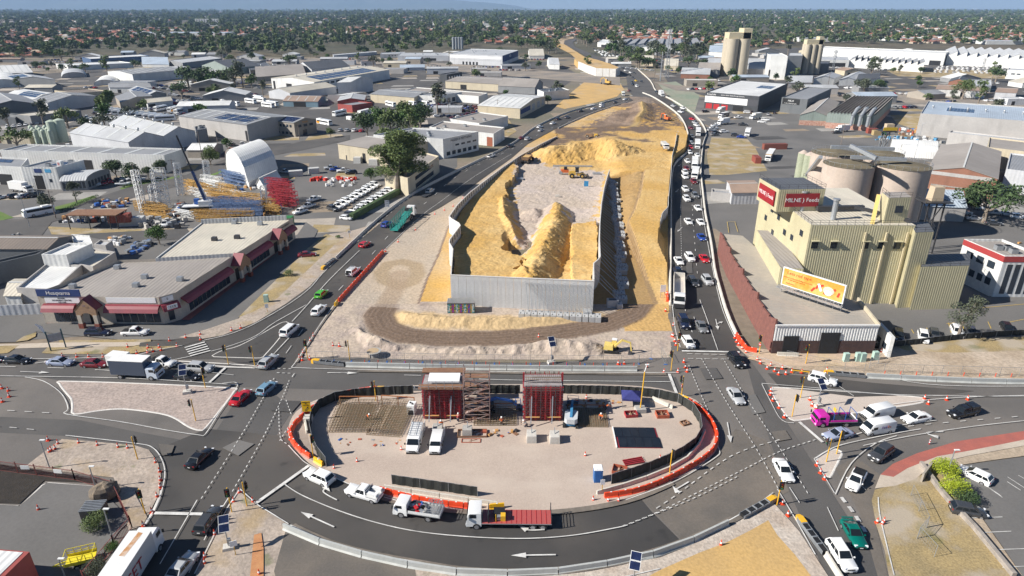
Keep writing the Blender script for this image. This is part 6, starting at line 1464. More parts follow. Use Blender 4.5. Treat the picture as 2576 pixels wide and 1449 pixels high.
for i,(x,y,k,c,a) in en_([(1800,336,'suv','dark grey',15),(1821,334,'suv','white',15),(1795,326,'sedan','silver',20),(1798,341,'sedan','grey',20),(1880,285,'people_van','white',-10),(1868,316,'ute','dark grey',-10),(1925,304,'suv','white',-20),(1905,288,'suv','dark grey',80),(1890,286,'ute','brown',80),(1916,309,'sedan','white',-20),(1948,286,'sedan','black',70),(1932,290,'sedan','silver',70),(1850,343,'suv','dark grey',-10),(1865,347,'sedan','blue',-10),(1775,283,'suv','black',15),(1857,298,'ute','white',10),(2085,292,'sedan','white',60),(2096,295,'sedan','dark grey',60),(2109,298,'sedan','white',60),(2083,303,'ute','dark grey',30),(2126,296,'hatchback','yellow',60),(2105,336,'ute','dark grey',10)]):
 am(k,c,G(x,y)+Vc((0,0,.03)),rd(a),'%s %s in the yard below the red doored building, %s in order'%(c,b4[k],aU(i)),'cars in the storage yard',False)
for i,(x,y,k,c) in en_([(2473,508,'ute','white'),(2423,519,'suv','white'),(2450,533,'sedan','white'),(2500,520,'ute','silver'),(2498,546,'sedan','dark grey'),(2531,522,'sedan','white'),(2410,505,'suv','white'),(2560,530,'suv','white')]):
 am(k,c,G(x,y+20)+Vc((0,0,.03)),rd(-15),'%s %s beside the dark leafy tree in the brick shed yard, %s'%(c,b4[k],['leftmost','farthest forward','in the middle','beside the container','lowest','at the right','behind the tree','at the picture edge'][i]),'cars beside the dark leafy tree',True)
def ef(label,loc,rz,L=5.,W=1.95,H=2.,color=(.8,.8,.79),roof_rack=False,door_open=False,hood=.9,group=None,text=None,name='van',cat='van'):
 t=thing(name,label,cat,loc,rz,group);hl,hw=L/2,W/2
 mb=MB();z0=.28;fz=1.05
 def s(x,zt,w,zb=z0):return[(x,-w*.94,zb),(x,-w,zb+.4),(x,-w,zt-.35),(x,-w*.86,zt),(x,w*.86,zt),(x,w,zt-.35),(x,w,zb+.4),(x,w*.94,zb)]
 wf=hl-hood
 mb.loft([s(-hl,H-.08,hw*.95,z0+.1),(s(-hl+.12,H,hw)),s(wf-.75,H,hw),s(wf-.45,H-.12,hw*.97),s(wf+.12,fz+.22,hw*.97),s(hl-.22,fz-.08,hw*.92),s(hl,fz-.42,hw*.80,z0+.05)],aQ)
 mb.build('body',t,smooth=rd(35))
 a,b=wf-.42,wf+.10
 m_=MB();m_.quad((b+.05,-hw*.86,fz+.28),(b+.05,hw*.86,fz+.28),(a+.04,hw*.76,H-.15),(a+.04,-hw*.76,H-.15),aR);m_.build('windscreen',t)
 for sg in(-1,1):
  m_=MB();m_.box((wf-.72,sg*(hw+.004),H-.68),(.75,.02,.5),aR);m_.build('side_window',t)
  m_=MB();m_.box((hl-.2,sg*hw*.72,fz-.28),(.2,.34,.2),cU);m_.build('headlight',t)
  m_=MB();m_.box((wf-.05,sg*(hw+.14),1.35),(.12,.2,.28),ae);m_.build('mirror',t)
  m_=MB();m_.box((-hl+.02,sg*hw*.88,1.1),(.05,.14,.5),dD);m_.build('tail_light',t)
 m_=MB();m_.box((-hl-.008,0,H-.6),(.02,W*.78,.5),aR);m_.build('rear_window',t)
 m_=MB();m_.box((hl+.0,0,.42),(.14,W*.84,.2),ae);m_.box((hl-.03,0,.7),(.1,W*.45,.13),ae);m_.build('bumper',t)
 az(t,L,W,.34)
 if roof_rack:
  m_=MB()
  for i in rg_(7):m_.bar((-hl+.3+i*.55,-hw*.8,H+.16),(-hl+.3+i*.55,hw*.8,H+.16),.05,E)
  for sg in(-1,1,.2):m_.bar((-hl+.1,sg*hw*.8,H+.16),(wf-1.,sg*hw*.8,H+.16),.05,E)
  m_.build('roof_rack',t)
 if door_open:
  m_=MB();m_.box((-hl-.45,-hw+.02,1.15),(.9,.05,1.5),aa);m_.box((-hl-.45,hw-.02,1.15),(.9,.05,1.5),aa);m_.build('rear_door',t)
 if text:
  for sg,fk in((1,(-1,0,0)),(-1,(1,0,0))):
   af('Fed',.62,I((-.75-.48*fk[0],sg*(hw+.02),1.42),fk,(0,0,1)),mat('purple_lettering',(.10,.03,.22)),parent=t)
   af('Ex',.62,I((-.75+.42*fk[0],sg*(hw+.02),1.42),fk,(0,0,1)),mat('orange_lettering',(.75,.12,.01)),parent=t)
 def dE(o):
  o.color=bo(color)
  for c in o.children:dE(c)
 dE(t)
 return t
def head(d5,df):
 a,b=G(*d5),G(*df);d=b-a;c=(a+b)/2;return(c.x,c.y,.03),atan2(d.y,d.x)
l,r=head((1052,1092),(1037,1145));ef('white high roofed van with roof rack in the work yard, left van',l,r,5.4,2.,2.15,roof_rack=True,door_open=True)
l,r=head((1103,1106),(1094,1146));ef('small white van with open rear doors parked in the work yard',l,r,4.3,1.8,1.85,roof_rack=False,door_open=True)
l,r=head((2236,1042),(2172,1056));ef('plain white delivery van nearest the triangular gravel island',l,r,5.2,1.95,2.)
l,r=head((2236,1082),(2172,1092));ef('white delivery van with courier lettering on its side, right arm stop line',l,r,5.,1.95,2.1,text=('FedEx',),hood=.55)
def bX(t,x,W,H,color,z0=.5,visor=True):
 """truck cab with its nose at x"""
 m_=MB();hw=W/2
 def s(xx,zt,zb):return[(xx,-hw,zb),(xx,-hw,zt-.2),(xx,-hw*.9,zt),(xx,hw*.9,zt),(xx,hw,zt-.2),(xx,hw,zb)]
 m_.loft([s(x-1.9,H-.05,z0),s(x-1.7,H,z0),s(x-.55,H,z0),s(x-.28,H-.25,z0),s(x-.05,z0+(H-z0)*.5,z0),s(x,z0+.5,z0-.1)],aQ);o=m_.build('cab',t,smooth=rd(30));o.color=bo(color)
 b=z0+(H-z0)*.5
 g=MB();g.quad((x-.02,-hw*.9,b+.06),(x-.02,hw*.9,b+.06),(x-.23,hw*.84,H-.32),(x-.23,-hw*.84,H-.32),aR);g.build('windscreen',t)
 for s_ in(-1,1):
  g=MB();g.box((x-.85,s_*(hw+.005),b+(H-b)*.45),(.85,.02,(H-b)*.5),aR);g.build('side_window',t)
  g=MB();g.box((x+.0,s_*hw*.75,z0+.15),(.1,.32,.2),cU);g.build('headlight',t)
  g=MB();g.box((x-.1,s_*(hw+.18),b+.35),(.12,.2,.45),ae);g.build('mirror',t)
 g=MB();g.box((x+.02,0,z0+.4),(.06,W*.55,.28),ae);g.build('grille',t)
def aO(name,label,loc,rz,L,W,H,cabc,eU,group=None,color=(.8,.8,.79),cat='truck',cabH=None,axles=None,sidem=None,text=None):
 t=thing(name,label,cat,loc,rz,group);hl=L/2;cabH=cabH or min(H,2.6)
 bX(t,hl,min(W,2.35),cabH,cabc)
 m_=MB();
 for s_ in(-1,1):m_.box((-.6,s_*.45,.75),(L-1.4,.12,.25),F)
 m_.build('chassis',t)
 az(t,L,W,.48,axles or(hl-1.1,-hl+1.6))
 x0,x1=-hl,hl-2.;xc,ll=(x0+x1)/2,x1-x0
 if eU=='box':
  m_=MB();m_.box((xc,0,(.95+H)/2),(ll,W,H-.95),sidem or aQ);m_.box((xc,0,H+.03),(ll+.04,W+.04,.06),aa);o=m_.build('box_body',t);o.color=bo(color)
  m_=MB();m_.box((x0-.02,0,(.95+H)/2),(.05,W-.1,H-1.1),aa);m_.bar((x0-.06,0,1.),(x0-.06,0,H-.1),.05,E);m_.build('rear_door',t)
 if eU in('tray','flat'):
  m_=MB();m_.box((xc,0,1.05),(ll,W,.12),aQ);o=m_.build('deck',t);o.color=bo(color)
  m_=MB();m_.box((xc,0,1.02),(ll+.1,W+.08,.1),E);m_.build('deck_frame',t)
 return t
l,r=head((288,945),(412,951))
tb=aO('curtain_truck','truck with dark blue curtain sides and white roof in the left queue',l,r,8.4,2.45,3.7,(.55,.62,.70),'box',color=(.035,.06,.10),cabH=2.5)
l,r=head((280,915),(318,919))
t_=thing('box_trailer','white box trailer behind the blue curtain truck','trailer',(G(303,922).x,G(303,922).y,0),r);m_=MB();m_.box((0,0,1.6),(3.4,2.1,2.1),aa);m_.build('box_body',t_);az(t_,3.2,2.1,.33,(0,));m_=MB();m_.bar((1.7,0,.5),(3.,0,.5),.1,E);m_.build('drawbar',t_)
l,r=head((1112,1306),(997,1288))
tw=aO('tipper_truck','small white truck loaded with tools and a mesh cage on the ring road',l,r,6.3,2.,2.35,(.8,.8,.79),'tray',color=(.25,.25,.25),cabH=2.3)
m_=MB()
for s_ in(-1,1):m_.box((-1.,s_*1.03,1.28),(4.1,.05,.38),aa)
m_.box((-3.12,0,1.28),(.05,2.1,.38),aa);m_.build('side_board',tw)
m_=MB()
for i in rg_(5):
 for s_ in(-1,1):m_.bar((-3.+i*.45,s_*.95,1.1),(-3.+i*.45,s_*.95,2.1),.05,E)
for z in(1.5,1.8,2.1):
 for s_ in(-1,1):m_.bar((-3.,s_*.95,z),(-1.2,s_*.95,z),.05,E)
 m_.bar((-3.,-.95,z),(-3.,.95,z),.05,E)
for i in rg_(6):m_.bar((-3.+i*.36,-.95,2.1),(-3.+i*.36,.95,2.1),.04,E)
m_.build('mesh_cage',tw)
m_=MB();rr=random.Random(5)
for i in rg_(26):m_.box((rr.uniform(-1.2,1.),rr.uniform(-.8,.8),rr.uniform(1.2,1.55)),(rr.uniform(.2,.7),rr.uniform(.15,.5),rr.uniform(.15,.5)),rr.choice([do,F,E,ce,aa,ae,ag]),rz=rr.uniform(0,3))
m_.build('tool_load',tw,kind='stuff')
l,r=head((1388,1318),(1172,1316))
tf=aO('flatbed_truck','long white cab truck with a red steel flat bed on the ring road',l,r,10.6,2.45,2.8,(.8,.8,.79),'flat',color=(.42,.09,.08),cabH=2.75,axles=(4.,-3.,-4.25))
m_=MB()
for i in rg_(13):m_.bar((-5.3+i*.62,-1.2,1.125),(-5.3+i*.62,1.2,1.125),.05,do)
m_.build('deck_rib',tf,kind='stuff')
m_=MB();m_.box((2.55,0,1.7),(.1,2.3,1.2),F);m_.box((1.2,-.3,1.45),(1.4,1.2,.7),ae);m_.box((.7,.5,1.5),(.6,.7,.8),av);m_.box((1.2,.5,1.45),(.5,.6,.5),E);m_.bar((1.6,.9,1.2),(1.6,.9,2.2),.1,av);m_.build('pump_load',tf)
m_=MB()
for s_ in(-1,1):m_.bar((-5.3,s_*1.2,1.1),(-5.3,s_*1.2,2.3),.1,F)
for z in(1.3,1.6,1.9,2.2):m_.bar((-5.3,-1.2,z),(-5.3,1.2,z),.05,F)
m_.build('tail_frame',tf)
aI('ute','white',(960,1262),(874,1238),'white double cab pickup with white tool boxes, between the white SUV and the loaded truck',g_,'toolbox')
l,r=head((2142,1066),(2046,1068))
tp=aO('tray_truck','bright pink truck with black tray and blue racks at the right arm stop line',l,r,6.4,2.1,2.3,CL['pink'],'tray',color=(.03,.03,.03),cabH=2.2)
m_=MB()
for s_ in(-1,1):m_.box((-1.1,s_*1.06,1.25),(4.2,.05,.3),mat('pink_board',CL['pink'],rough=.4))
m_.box((-3.18,0,1.25),(.05,2.1,.3),aa);m_.build('side_board',tp)
for x in(-2.9,-1.2,.6):
 m_=MB()
 for s_ in(-1,1):m_.bar((x,s_*1.,1.1),(x,s_*1.,2.5),.07,ce)
 m_.bar((x,-1.,2.5),(x,1.,2.5),.07,ce);m_.build('rack',tp)
m_=MB();m_.box((.3,.3,2.85),(.06,.7,.6),av);m_.build('warning_board',tp)
l,r=head((322,1462),(386,1362));fr_=G(392,1368);l=(fr_.x-5.4*cos(r),fr_.y-5.4*sin(r),.03)
tj=aO('box_lorry','large white lorry with red lettering and a rust stained roof, lower left corner',l,r,10.8,2.5,3.9,(.8,.8,.79),'box',color=(.62,.62,.61),cabH=3.1,axles=(4.2,-2.6,-3.9))
eV=mat('red_lettering',(.32,.02,.03),rough=.6)
for s_,rg in((1,(-1,0,0)),(-1,(1,0,0))):
 af('SET',2.,I((-1.,s_*1.32,2.2),rg,(0,0,1)),eV,parent=tj)
af('SET',.9,I((-5.46,0,3.2),(0,-1,0),(0,0,1)),eV,parent=tj)
m_=MB();m_.add([(-.5,-.2,3.972),(3.,-.5,3.972),(3.2,.1,3.972),(1.4,.25,3.972),(-.4,.5,3.972)],[(0,1,2,3,4)],mat('rust_stain',(.45,.22,.08),(.60,.5,.42),scale=1.2,rough=.9));m_.build('rust_stain',tj)
l,r=head((1707,700),(1707,785))
tt=aO('tipper_lorry','white lorry with long pale tipper trailer, first big vehicle before the right stop line',l,r,17.,2.5,2.2,(.8,.8,.79),'flat',color=(.55,.5,.45),cabH=3.3,axles=(7.2,4.2,3.,-5.,-6.2,-7.4))
m_=MB()
for s_ in(-1,1):m_.box((-1.,s_*1.2,1.7),(13.5,.08,1.2),aA)
m_.box((-7.7,0,1.7),(.08,2.4,1.2),aA);m_.box((5.7,0,1.7),(.08,2.4,1.2),aA);m_.build('trailer_side',tt)
m_=MB();m_.box((8.6,0,.9),(.15,2.3,.9),F);m_.build('bull_bar',tt)
for(x0,y0,x1,y1,L,H,c,bk) in((1750,442,1746,452,7.5,3.5,(.8,.8,.79),'white box truck in the right highway queue, nearer one'),(1747,408,1746,436,9,3.7,(.8,.8,.79),'long white box truck in the middle of the right highway queue'),(1753,365,1754,379,8,3.4,(.8,.8,.79),'white box truck high up in the right highway queue'),(1755,330,1756,350,9.5,3.2,(.6,.6,.6),'white truck with open tipper body near the upper bend of the right highway'),(1655,238,1672,247,9.,4.,(.85,.85,.84),'large white refrigerated truck on the upper right highway')):
 l,r=head((x0,y0),(x1,y1));aO('box_truck',bk,l,r,L,2.4,H,(.8,.8,.79),'box','box trucks on the right highway',color=c,cabH=2.7)
l,r=head((1563,236),(1571,246));aO('ambulance','white and green ambulance on the far left highway',l,r,6,2.2,2.8,(.8,.8,.79),'box',color=(.5,.62,.4),cat='ambulance')
def eW(label,loc,rz,L=11.5,H=3.1,color=(.8,.8,.79),group=None,stripe=None,detail=True):
 t=thing('bus',label,'bus',loc,rz,group);hl=L/2;W=2.45;hw=W/2
 m_=MB()
 def s(x,zt,zb,w):return[(x,-w,zb),(x,-w,zt-.3),(x,-w*.86,zt),(x,w*.86,zt),(x,w,zt-.3),(x,w,zb)]
 m_.loft([s(-hl,H-.15,.5,hw*.96),s(-hl+.15,H,.35,hw),s(hl-.6,H,.35,hw),s(hl-.12,H-.3,.35,hw*.97),s(hl,1.4,.4,hw*.93)],aQ);o=m_.build('body',t,smooth=rd(30));o.color=bo(color)
 m_=MB()
 for s_ in(-1,1):m_.box((-.1,s_*(hw+.01),2.),(L-1.6,.02,.75),aR)
 m_.build('side_window',t)
 m_=MB();m_.quad((hl-.02,-hw*.85,1.5),(hl-.02,hw*.85,1.5),(hl-.1,hw*.82,H-.35),(hl-.1,-hw*.82,H-.35),aR);m_.build('windscreen',t)
 m_=MB();m_.box((-hl-.01,0,2.2),(.02,1.8,.6),aR);m_.build('rear_window',t)
 az(t,L,W,.48,(hl-2.4,-hl+2.6))
 m_=MB();m_.box((-hl+2.2,0,H+.1),(2.,1.5,.22),aa);m_.build('roof_unit',t)
 if stripe:
  m_=MB()
  for s_ in(-1,1):m_.box((-hl+1.6,s_*(hw+.006),1.25),(2.8,.02,1.3),stripe)
  m_.build('side_stripe',t)
 return t
l,r=head((132,535),(66,548));eW('small white bus turning at the street corner left of the crane yard',l,r,8.5,2.6)
eW('white coach driving across the depot beside the pale yard wall',head((876,285),(832,296))[0],head((876,285),(832,296))[1],12)
ors=mat('orange_stripe',(.75,.32,.02),rough=.4)
l,r=head((796,310),(838,318));eW('white and orange coach in front of the tour depot office',l,r,12,stripe=ors)
n_=0
for(x0,y0,x1,y1,st) in((384,283,425,274,None),(420,286,452,276,ors),(438,290,470,281,None),(472,276,505,280,None),(572,265,602,268,None),(618,258,645,262,None),(660,268,690,272,None),(672,264,700,268,None),(964,263,1003,272,None),(1012,262,1052,268,None),(1050,262,1082,268,None),(640,255,668,258,None),(640,250,660,253,None),(560,262,570,266,None)):
 l,r=head((x0,y0),(x1,y1));eW('parked white coach in the depot yards, %s from the left'%aU(n_) if not st else 'parked coach with an orange flank in the left depot',l,r,11,3.1,group='coaches in the depot yards',stripe=st);n_+=1
for i in rg_(11):
 w=G(262+i*15.5,283+i*2.1);eW('white coach in the tight parked row behind the striped grey roofs, %s from the left'%aU(i),(w.x,w.y,.03),rd(25),11,3.1,group='coaches in the tight row')
ef('white minibus beside the long white lorry in the depot, left one',(G(913-30+0,303).x,G(885,303).y,.03),rd(-30),5.3,1.95,2.3,group='minibuses in the depot');ef('white minibus beside the long white lorry in the depot, right one',(G(898,303).x,G(898,299).y,.03),rd(-30),5.3,1.95,2.3,group='minibuses in the depot')
aO('semi_trailer','long white trailer beside the crowded car lot',head((935,288),(895,298))[0],head((935,288),(895,298))[1],13,2.5,3.8,(.8,.8,.79),'box')
for i,(x0,y0,x1,y1,c) in en_(((1834,279,1790,289,(.6,.6,.6)),(1842,294,1797,302,(.03,.03,.05)),(1840,310,1798,316,(.8,.8,.8)),(1920,297,1880,302,(.75,.7,.6)),(1885,333,1875,350,(.8,.8,.8)),(2165,306,2120,310,(.03,.07,.22)),(2150,320,2105,322,(.7,.7,.7)),(2135,330,2100,333,(.7,.7,.72)))):
 l,r=head((x0,y0),(x1,y1));aO('box_truck','%s box truck parked in the storage yard, %s from the top left'%({.6:'grey',.03:'dark',.8:'white',.75:'cream',.7:'pale'}[c[0]],aU(i)),l,r,8,2.4,3.4,(.8,.8,.79),'box','box trucks in the storage yard',color=c)
l,r=head((1948,380),(1922,420));aO('tipper_lorry','white lorry with long empty grain trailer beside the brown container',l,r,15,2.5,3.,(.8,.8,.79),'box',color=(.5,.38,.25))
l,r=head((20,478),(92,487));aO('box_truck','white curtain truck in front of the white showroom',l,r,9,2.4,3.5,(.8,.8,.79),'box')
t=thing('car_carrier','white lorry with empty turquoise car carrier frame on the left highway','truck',*((lambda l,r:((l[0],l[1],0),r))(*head((985,592),(1042,538)))))
d6=mat('turquoise_steel',(.03,.27,.23),rough=.5,fine=.08);fm=mat('dark_turquoise_steel',(.02,.16,.14),rough=.5)
L_=17.;bX(t,9.3,2.4,3.5,(.8,.8,.79),.6)
m_=MB();m_.box((6.2,0,.9),(4.5,1.,.3),F);m_.box((5.8,0,2.6),(1.4,2.,1.2),F);m_.build('chassis',t)
m_=MB();m_.bar((-8.6,0,.75),(-2,0,1.),2.3,d6,h=.15);m_.bar((-2,0,1.),(3.5,0,2.2),2.3,d6,h=.15);m_.bar((3.5,0,2.2),(5.2,0,2.4),2.3,d6,h=.15);m_.build('deck',t)
for s_ in(-1,1):
 m_=MB()
 m_.bar((-8.5,s_*1.2,3.2),(5.5,s_*1.2,3.9),.12,fm);m_.bar((-8.5,s_*1.2,.8),(3,s_*1.2,2.),.14,fm)
 for i in rg_(8):
  x=-8.3+i*1.95;z0=.8+(x+8.5)*.11;z1=3.2+(x+8.5)*.05
  m_.bar((x,s_*1.2,z0),(x,s_*1.2,z1),.12,fm)
  if i<7:m_.bar((x,s_*1.2,z0),(x+1.95,s_*1.2,z1),.08,fm)
 m_.build('side_frame',t)
az(t,L_,2.4,.5,(8.2,5.2,4.,-3.4,-4.6))
t=thing('flat_trailer','low empty flat trailer behind the silver SUV','trailer',(G(1071,495).x,G(1071,495).y,0),rd(60));m_=MB();m_.box((0,0,.55),(3.6,2.,.12),F);m_.build('deck',t);az(t,2.5,2.2,.3,(0,))
def d7(m_,L,W,w=.4,h=.5):
 for s_ in(-1,1):
  pr=[(-L/2+.2,0),(L/2-.2,0),(L/2,h/2),(L/2-.2,h),(-L/2+.2,h),(-L/2,h/2)]
  m_.loft([[(x,s_*W/2-w/2,z) for x,z in pr],[(x,s_*W/2+w/2,z) for x,z in pr]],cT)
cP=mat('machine_yellow',(.62,.36,.03),(.50,.33,.10),scale=1.5,rough=.6,fine=.1);dg=mat('dusty_brown_steel',(.28,.17,.09),(.20,.13,.08),scale=1,rough=.8)
def bf(label,loc,rz,s=1.,color=cP,swing=.4,name='excavator',reach=1.):
 t=thing(name,label,'excavator',loc,rz);t.scale=(s,s,s)
 m_=MB();d7(m_,3.,2.);m_.box((0,0,.55),(1.6,1.4,.3),F);m_.build('undercarriage',t)
 m_=MB();X=Matrix.Rotation(swing,4,'Z')
 m_.box((-.6,0,1.15),(1.9,2.,.9),color,X=X,taper=.9);m_.build('engine_house',t)
 m_=MB();m_.box((.45,.45,1.65),(1.,.95,1.7),color,X=X,taper=.88);m_.box((.47,.45,1.85),(1.04,.8,.8),aR,X=X);m_.box((.45,.45,2.52),(1.,.95,.08),aa,X=X);m_.build('cab',t)
 m_=MB();m_.bar((.4,-.3,1.1),(2.*reach,-.3,2.9),.35,color,X=X);m_.bar((2.*reach,-.3,2.9),(3.6*reach,-.3,2.5),.3,color,X=X);m_.build('boom',t)
 m_=MB();m_.bar((3.6*reach,-.3,2.6),(3.9*reach,-.3,.7),.25,color,X=X);m_.build('stick',t)
 m_=MB();m_.box((3.7*reach,-.3,.4),(.8,.9,.7),F,X=X,taper=.6);m_.build('bucket',t)
 return t
bf('small yellow excavator with white cab roof on the dirt behind the cross street',(G(1538,884).x,G(1538,884).y,.05),rd(-8),.95,mat('pale_machine_yellow',(.72,.55,.16),rough=.5),-.1)
bf('orange excavator working on the sand beside the upper right highway',(G(1677,305).x,G(1677,305).y,.4),rd(100),1.3,mat('machine_orange',(.65,.14,.03),rough=.5))
bf('yellow excavator on the sand before the distant bridge abutment',(G(1528,213).x,G(1528,213).y,.2),rd(120),1.8)
t=thing('wheel_loader','yellow wheel loader with its bucket lowered on the gravel inside the sand ramp','loader',GF(1452,458,-2.),rd(-4))
t.location.z=bc(t.location.x,t.location.y)+.05;t.scale=(1.1,1.1,1.1)
m_=MB();m_.box((-1.8,0,1.7),(2.6,1.7,1.3),cP,tx=.85,taper=.85);m_.box((.9,0,1.2),(2.4,1.2,.8),cP);m_.build('body',t)
m_=MB();m_.box((-.2,0,2.8),(1.3,1.5,1.5),ae,taper=.85);m_.box((-.2,0,3.6),(1.5,1.6,.1),F);m_.build('cab',t)
for x in(-1.9,1.6):
 for s_ in(-1,1):m_=MB();m_.cyl((0,-.3,0),(0,.3,0),.85,cT,14);m_.cyl((0,-.32,0),(0,.32,0),.4,cP,8);m_.build('wheel',t,loc=(x,s_*1.15,.85))
m_=MB()
for s_ in(-1,1):m_.bar((1.2,s_*.5,1.7),(3.3,s_*.5,.7),.25,cP)
m_.build('lift_arm',t)
m_=MB();m_.loft([[(3.2,y,.1),(4.3,y,.05),(3.5,y,1.2),(3.1,y,1.)] for y in(-1.5,1.5)],F);m_.build('bucket',t)
t=thing('roller','orange and black machine parked behind the wheel loader','roller',(0,0,0),0);t.location=GF(1420,450,-2);t.location.z=bc(t.location.x,t.location.y)
m_=MB();m_.box((0,0,1.3),(3,1.7,1.1),mat('machine_orange',(.65,.14,.03)));m_.build('body',t);m_=MB();m_.box((.3,0,2.3),(1.2,1.4,1.),ae);m_.build('cab',t);m_=MB();m_.cyl((-1.6,-.9,.7),(-1.6,.9,.7),.7,E,14);m_.build('drum',t)
t=thing('dump_truck','dusty brown articulated dump truck on the left of the sand ramp','dump truck',(0,0,0),rd(72));w=GF(1327,418,-1.5);t.location=(w.x,w.y,bc(w.x,w.y)+.03)
m_=MB();m_.add([(-3.6,-1.2,1.5),(1.,-1.2,1.5),(1.,1.2,1.5),(-3.6,1.2,1.5),(-4.,-1.7,3.),(1.6,-1.7,3.),(1.6,1.7,3.),(-4.,1.7,3.)],[(3,2,1,0),(0,1,5,4),(1,2,6,5),(2,3,7,6),(3,0,4,7)],dg)
m_.build('dump_body',t)
m_=MB();m_.box((-1.2,0,2.7),(4.6,2.9,.1),aq);m_.build('sand_load',t)
m_=MB();m_.box((3.4,0,1.8),(2.2,2.,1.6),dg,taper=.8);m_.box((2.3,0,2.6),(1.2,1.5,1.4),ae);m_.build('cab',t)
m_=MB();m_.box((0,0,1.1),(8,.9,.5),F);m_.build('chassis',t)
for x in(3.2,-1.2,-2.9):
 for s_ in(-1,1):m_=MB();m_.cyl((0,-.3,0),(0,.3,0),.85,cT,14);m_.build('wheel',t,loc=(x,s_*1.35,.85))
t=thing('dozer','yellow machine with an earth filled bowl on the brown earthworks','earthmover',(0,0,0),rd(-15));w=G(1490,352);t.location=(w.x,w.y,bc(w.x,w.y));m_=MB();m_.box((-1.5,0,1.3),(3.6,2.4,1.4),dg,taper=.9);m_.build('bowl',t);m_=MB();m_.box((1.7,0,1.3),(2.,1.8,1.3),cP,taper=.8);m_.build('cab',t);az(t,6,2.6,.7,(2,-2.4))
t=thing('flatbed_truck','white flatbed truck carrying pale panels down the sand haul road','truck',(0,0,0),-pi/2-.05);w=G(1672,372,3.2);t.location=(w.x,w.y,3.2)
bX(t,4.6,2.3,2.5,(.8,.8,.79));m_=MB();m_.box((-1.4,0,1.1),(8,2.4,.15),E);m_.build('deck',t);az(t,9,2.4,.45,(3.3,-2.6,-3.7))
m_=MB()
for k_ in rg_(5):m_.box((-1.5+.1*k_,0,1.3+k_*.2),(7.6,2.2,.14),aA)
m_.build('panel_load',t)
#  STREET FURNITURE
def bJ(px,rz,ao,sign=False):
 t=thing('traffic_light','traffic light on yellow pole '+ao,'traffic light',G(*px),rz,'traffic lights at the junction')
 m_=MB();m_.cyl((0,0,0),(0,0,4.1),.075,av,8);m_.build('pole',t)
 m_=MB();m_.box((.28,0,3.5),(.06,.62,1.25),ae);m_.box((.36,0,3.5),(.16,.34,1.1),ae);m_.bar((.2,0,3.2),(0,0,3.2),.06,ae);m_.build('backboard',t)
 for k,c in en_(((.06,.30,.12),(.30,.16,.02),(.30,.02,.02))):
  m_=MB();m_.cyl((.44,0,3.15+k*.34),(.56,0,3.15+k*.34),.13,mat('lamp_%s'%'green amber red'.split()[k],tuple(x*.4 for x in c),rough=.2),8);m_.build('lamp',t)
 if sign:m_=MB();m_.cyl((.12,0,2.2),(.16,0,2.2),.32,mat('sign_red',(.55,.03,.04)),16);m_.box((.17,0,2.2),(.02,.42,.12),aa);m_.build('no_entry_sign',t)
for px,a,w,s in(((493,1060),200,'near the lower tip of the left gravel island',0),((347,1158),30,'on the lower left corner verge',0),((517,977),-20,'at the right end of the left gravel island',0),((575,918),190,'on the thin median before the slip lane',0),((641,921),190,'at the right end of the thin median',0),((774,904),-90,'at the highway stop line, left of the concrete pit',0),((880,906),200,'beside the round concrete pit',0),((946,1012),200,'behind the upper left black fence',0),((789,1153),-30,'inside the left end of the red barrier',0),((366,1294),-70,'by the tangled cables at the red fence',0),((584,1291),-80,'left one of the pair on the lower sand point',0),((622,1276),10,'right one of the pair on the lower sand point',0),((1704,884),-80,'with no entry sign left of the right stop line',1),((1688,933),190,'at the end of the grey barrier, right',0),((1714,999),170,'with a no entry sign behind the yellow barrier',1),((1684,1194),30,'between the red barrier and the black fence',0),((2026,917),190,'before the white and brown workshop',0),((2013,1002),160,'at the left edge of the right gravel island',0),((1992,1049),10,'at the lower tip of the right gravel island',0),((1954,1272),-90,'beside the lower right crash cushion',0),((2078,1163),150,'left one on the small triangular island',0),((2104,1143),10,'right one on the small triangular island',0),((1909,892),200,'with no entry sign ending the red barriers',1)):bJ(px,rd(a),w,s)
def ar(px,h,label,rz=.3):
 t=thing('solar_mast',label,'solar mast',G(*px),rz,'solar masts on concrete feet');m_=MB();m_.box((0,0,.3),(1.5,1.1,.6),aA,taper=.85);m_.build('foot',t);m_=MB();m_.cyl((0,0,.6),(0,0,h),.07,E,8);m_.box((.15,0,1.3),(.4,.4,.7),E);m_.build('pole',t)
 for k in(-1,1):m_=MB();X=Matrix.Translation((0,0,h))@Matrix.Rotation(.75,4,'X');m_.box((0,k*.5,0),(1.2,.96,.05),aa,X=X);m_.box((0,k*.5,.03),(1.1,.86,.02),c1,X=X);m_.build('solar_panel',t)
ar((472,990),4.6,'solar mast on the left gravel island');ar((1387,915),4.6,'solar mast on the dirt behind the cross street');ar((2056,1023),4.3,'solar mast on the right gravel island');ar((577,1382),4.,'solar mast on the sandy verge, lower left');ar((1592,1478),4.,'solar mast standing at the bottom edge below the ring road',-.3)
def dh(m):
 mb=MB();pr=[(-.30,0),(-.30,.25),(-.16,.42),(-.16,.62),(-.10,1.),(.10,1.),(.16,.62),(.16,.42),(.30,.25),(.30,0)]
 mb.loft([[(x,y,z) for y,z in pr] for x in(-.93,.93)],m);mb.box((0,0,1.02),(.22,.14,.05),aa);mb.box((-.97,0,.5),(.12,.12,.8),m);return mb.mesh('water_barrier')
MO,MY=dh(bu),dh(mat('yellow_plastic',(.80,.45,.02),rough=.4))
def aT(me,V,label,group,step=2.,name='water_barrier',cat='barrier',sm=4,col=None):
 p=ah(W(V,0,sm),step)
 for i,(a,b) in en_(zip(p,p[1:])):
  d=b-a;aj(me,name,loc=(a+b)/2+Vc((0,0,.05)),rz=atan2(d.y,d.x),label=label%aU(i),cat=cat,group=group)
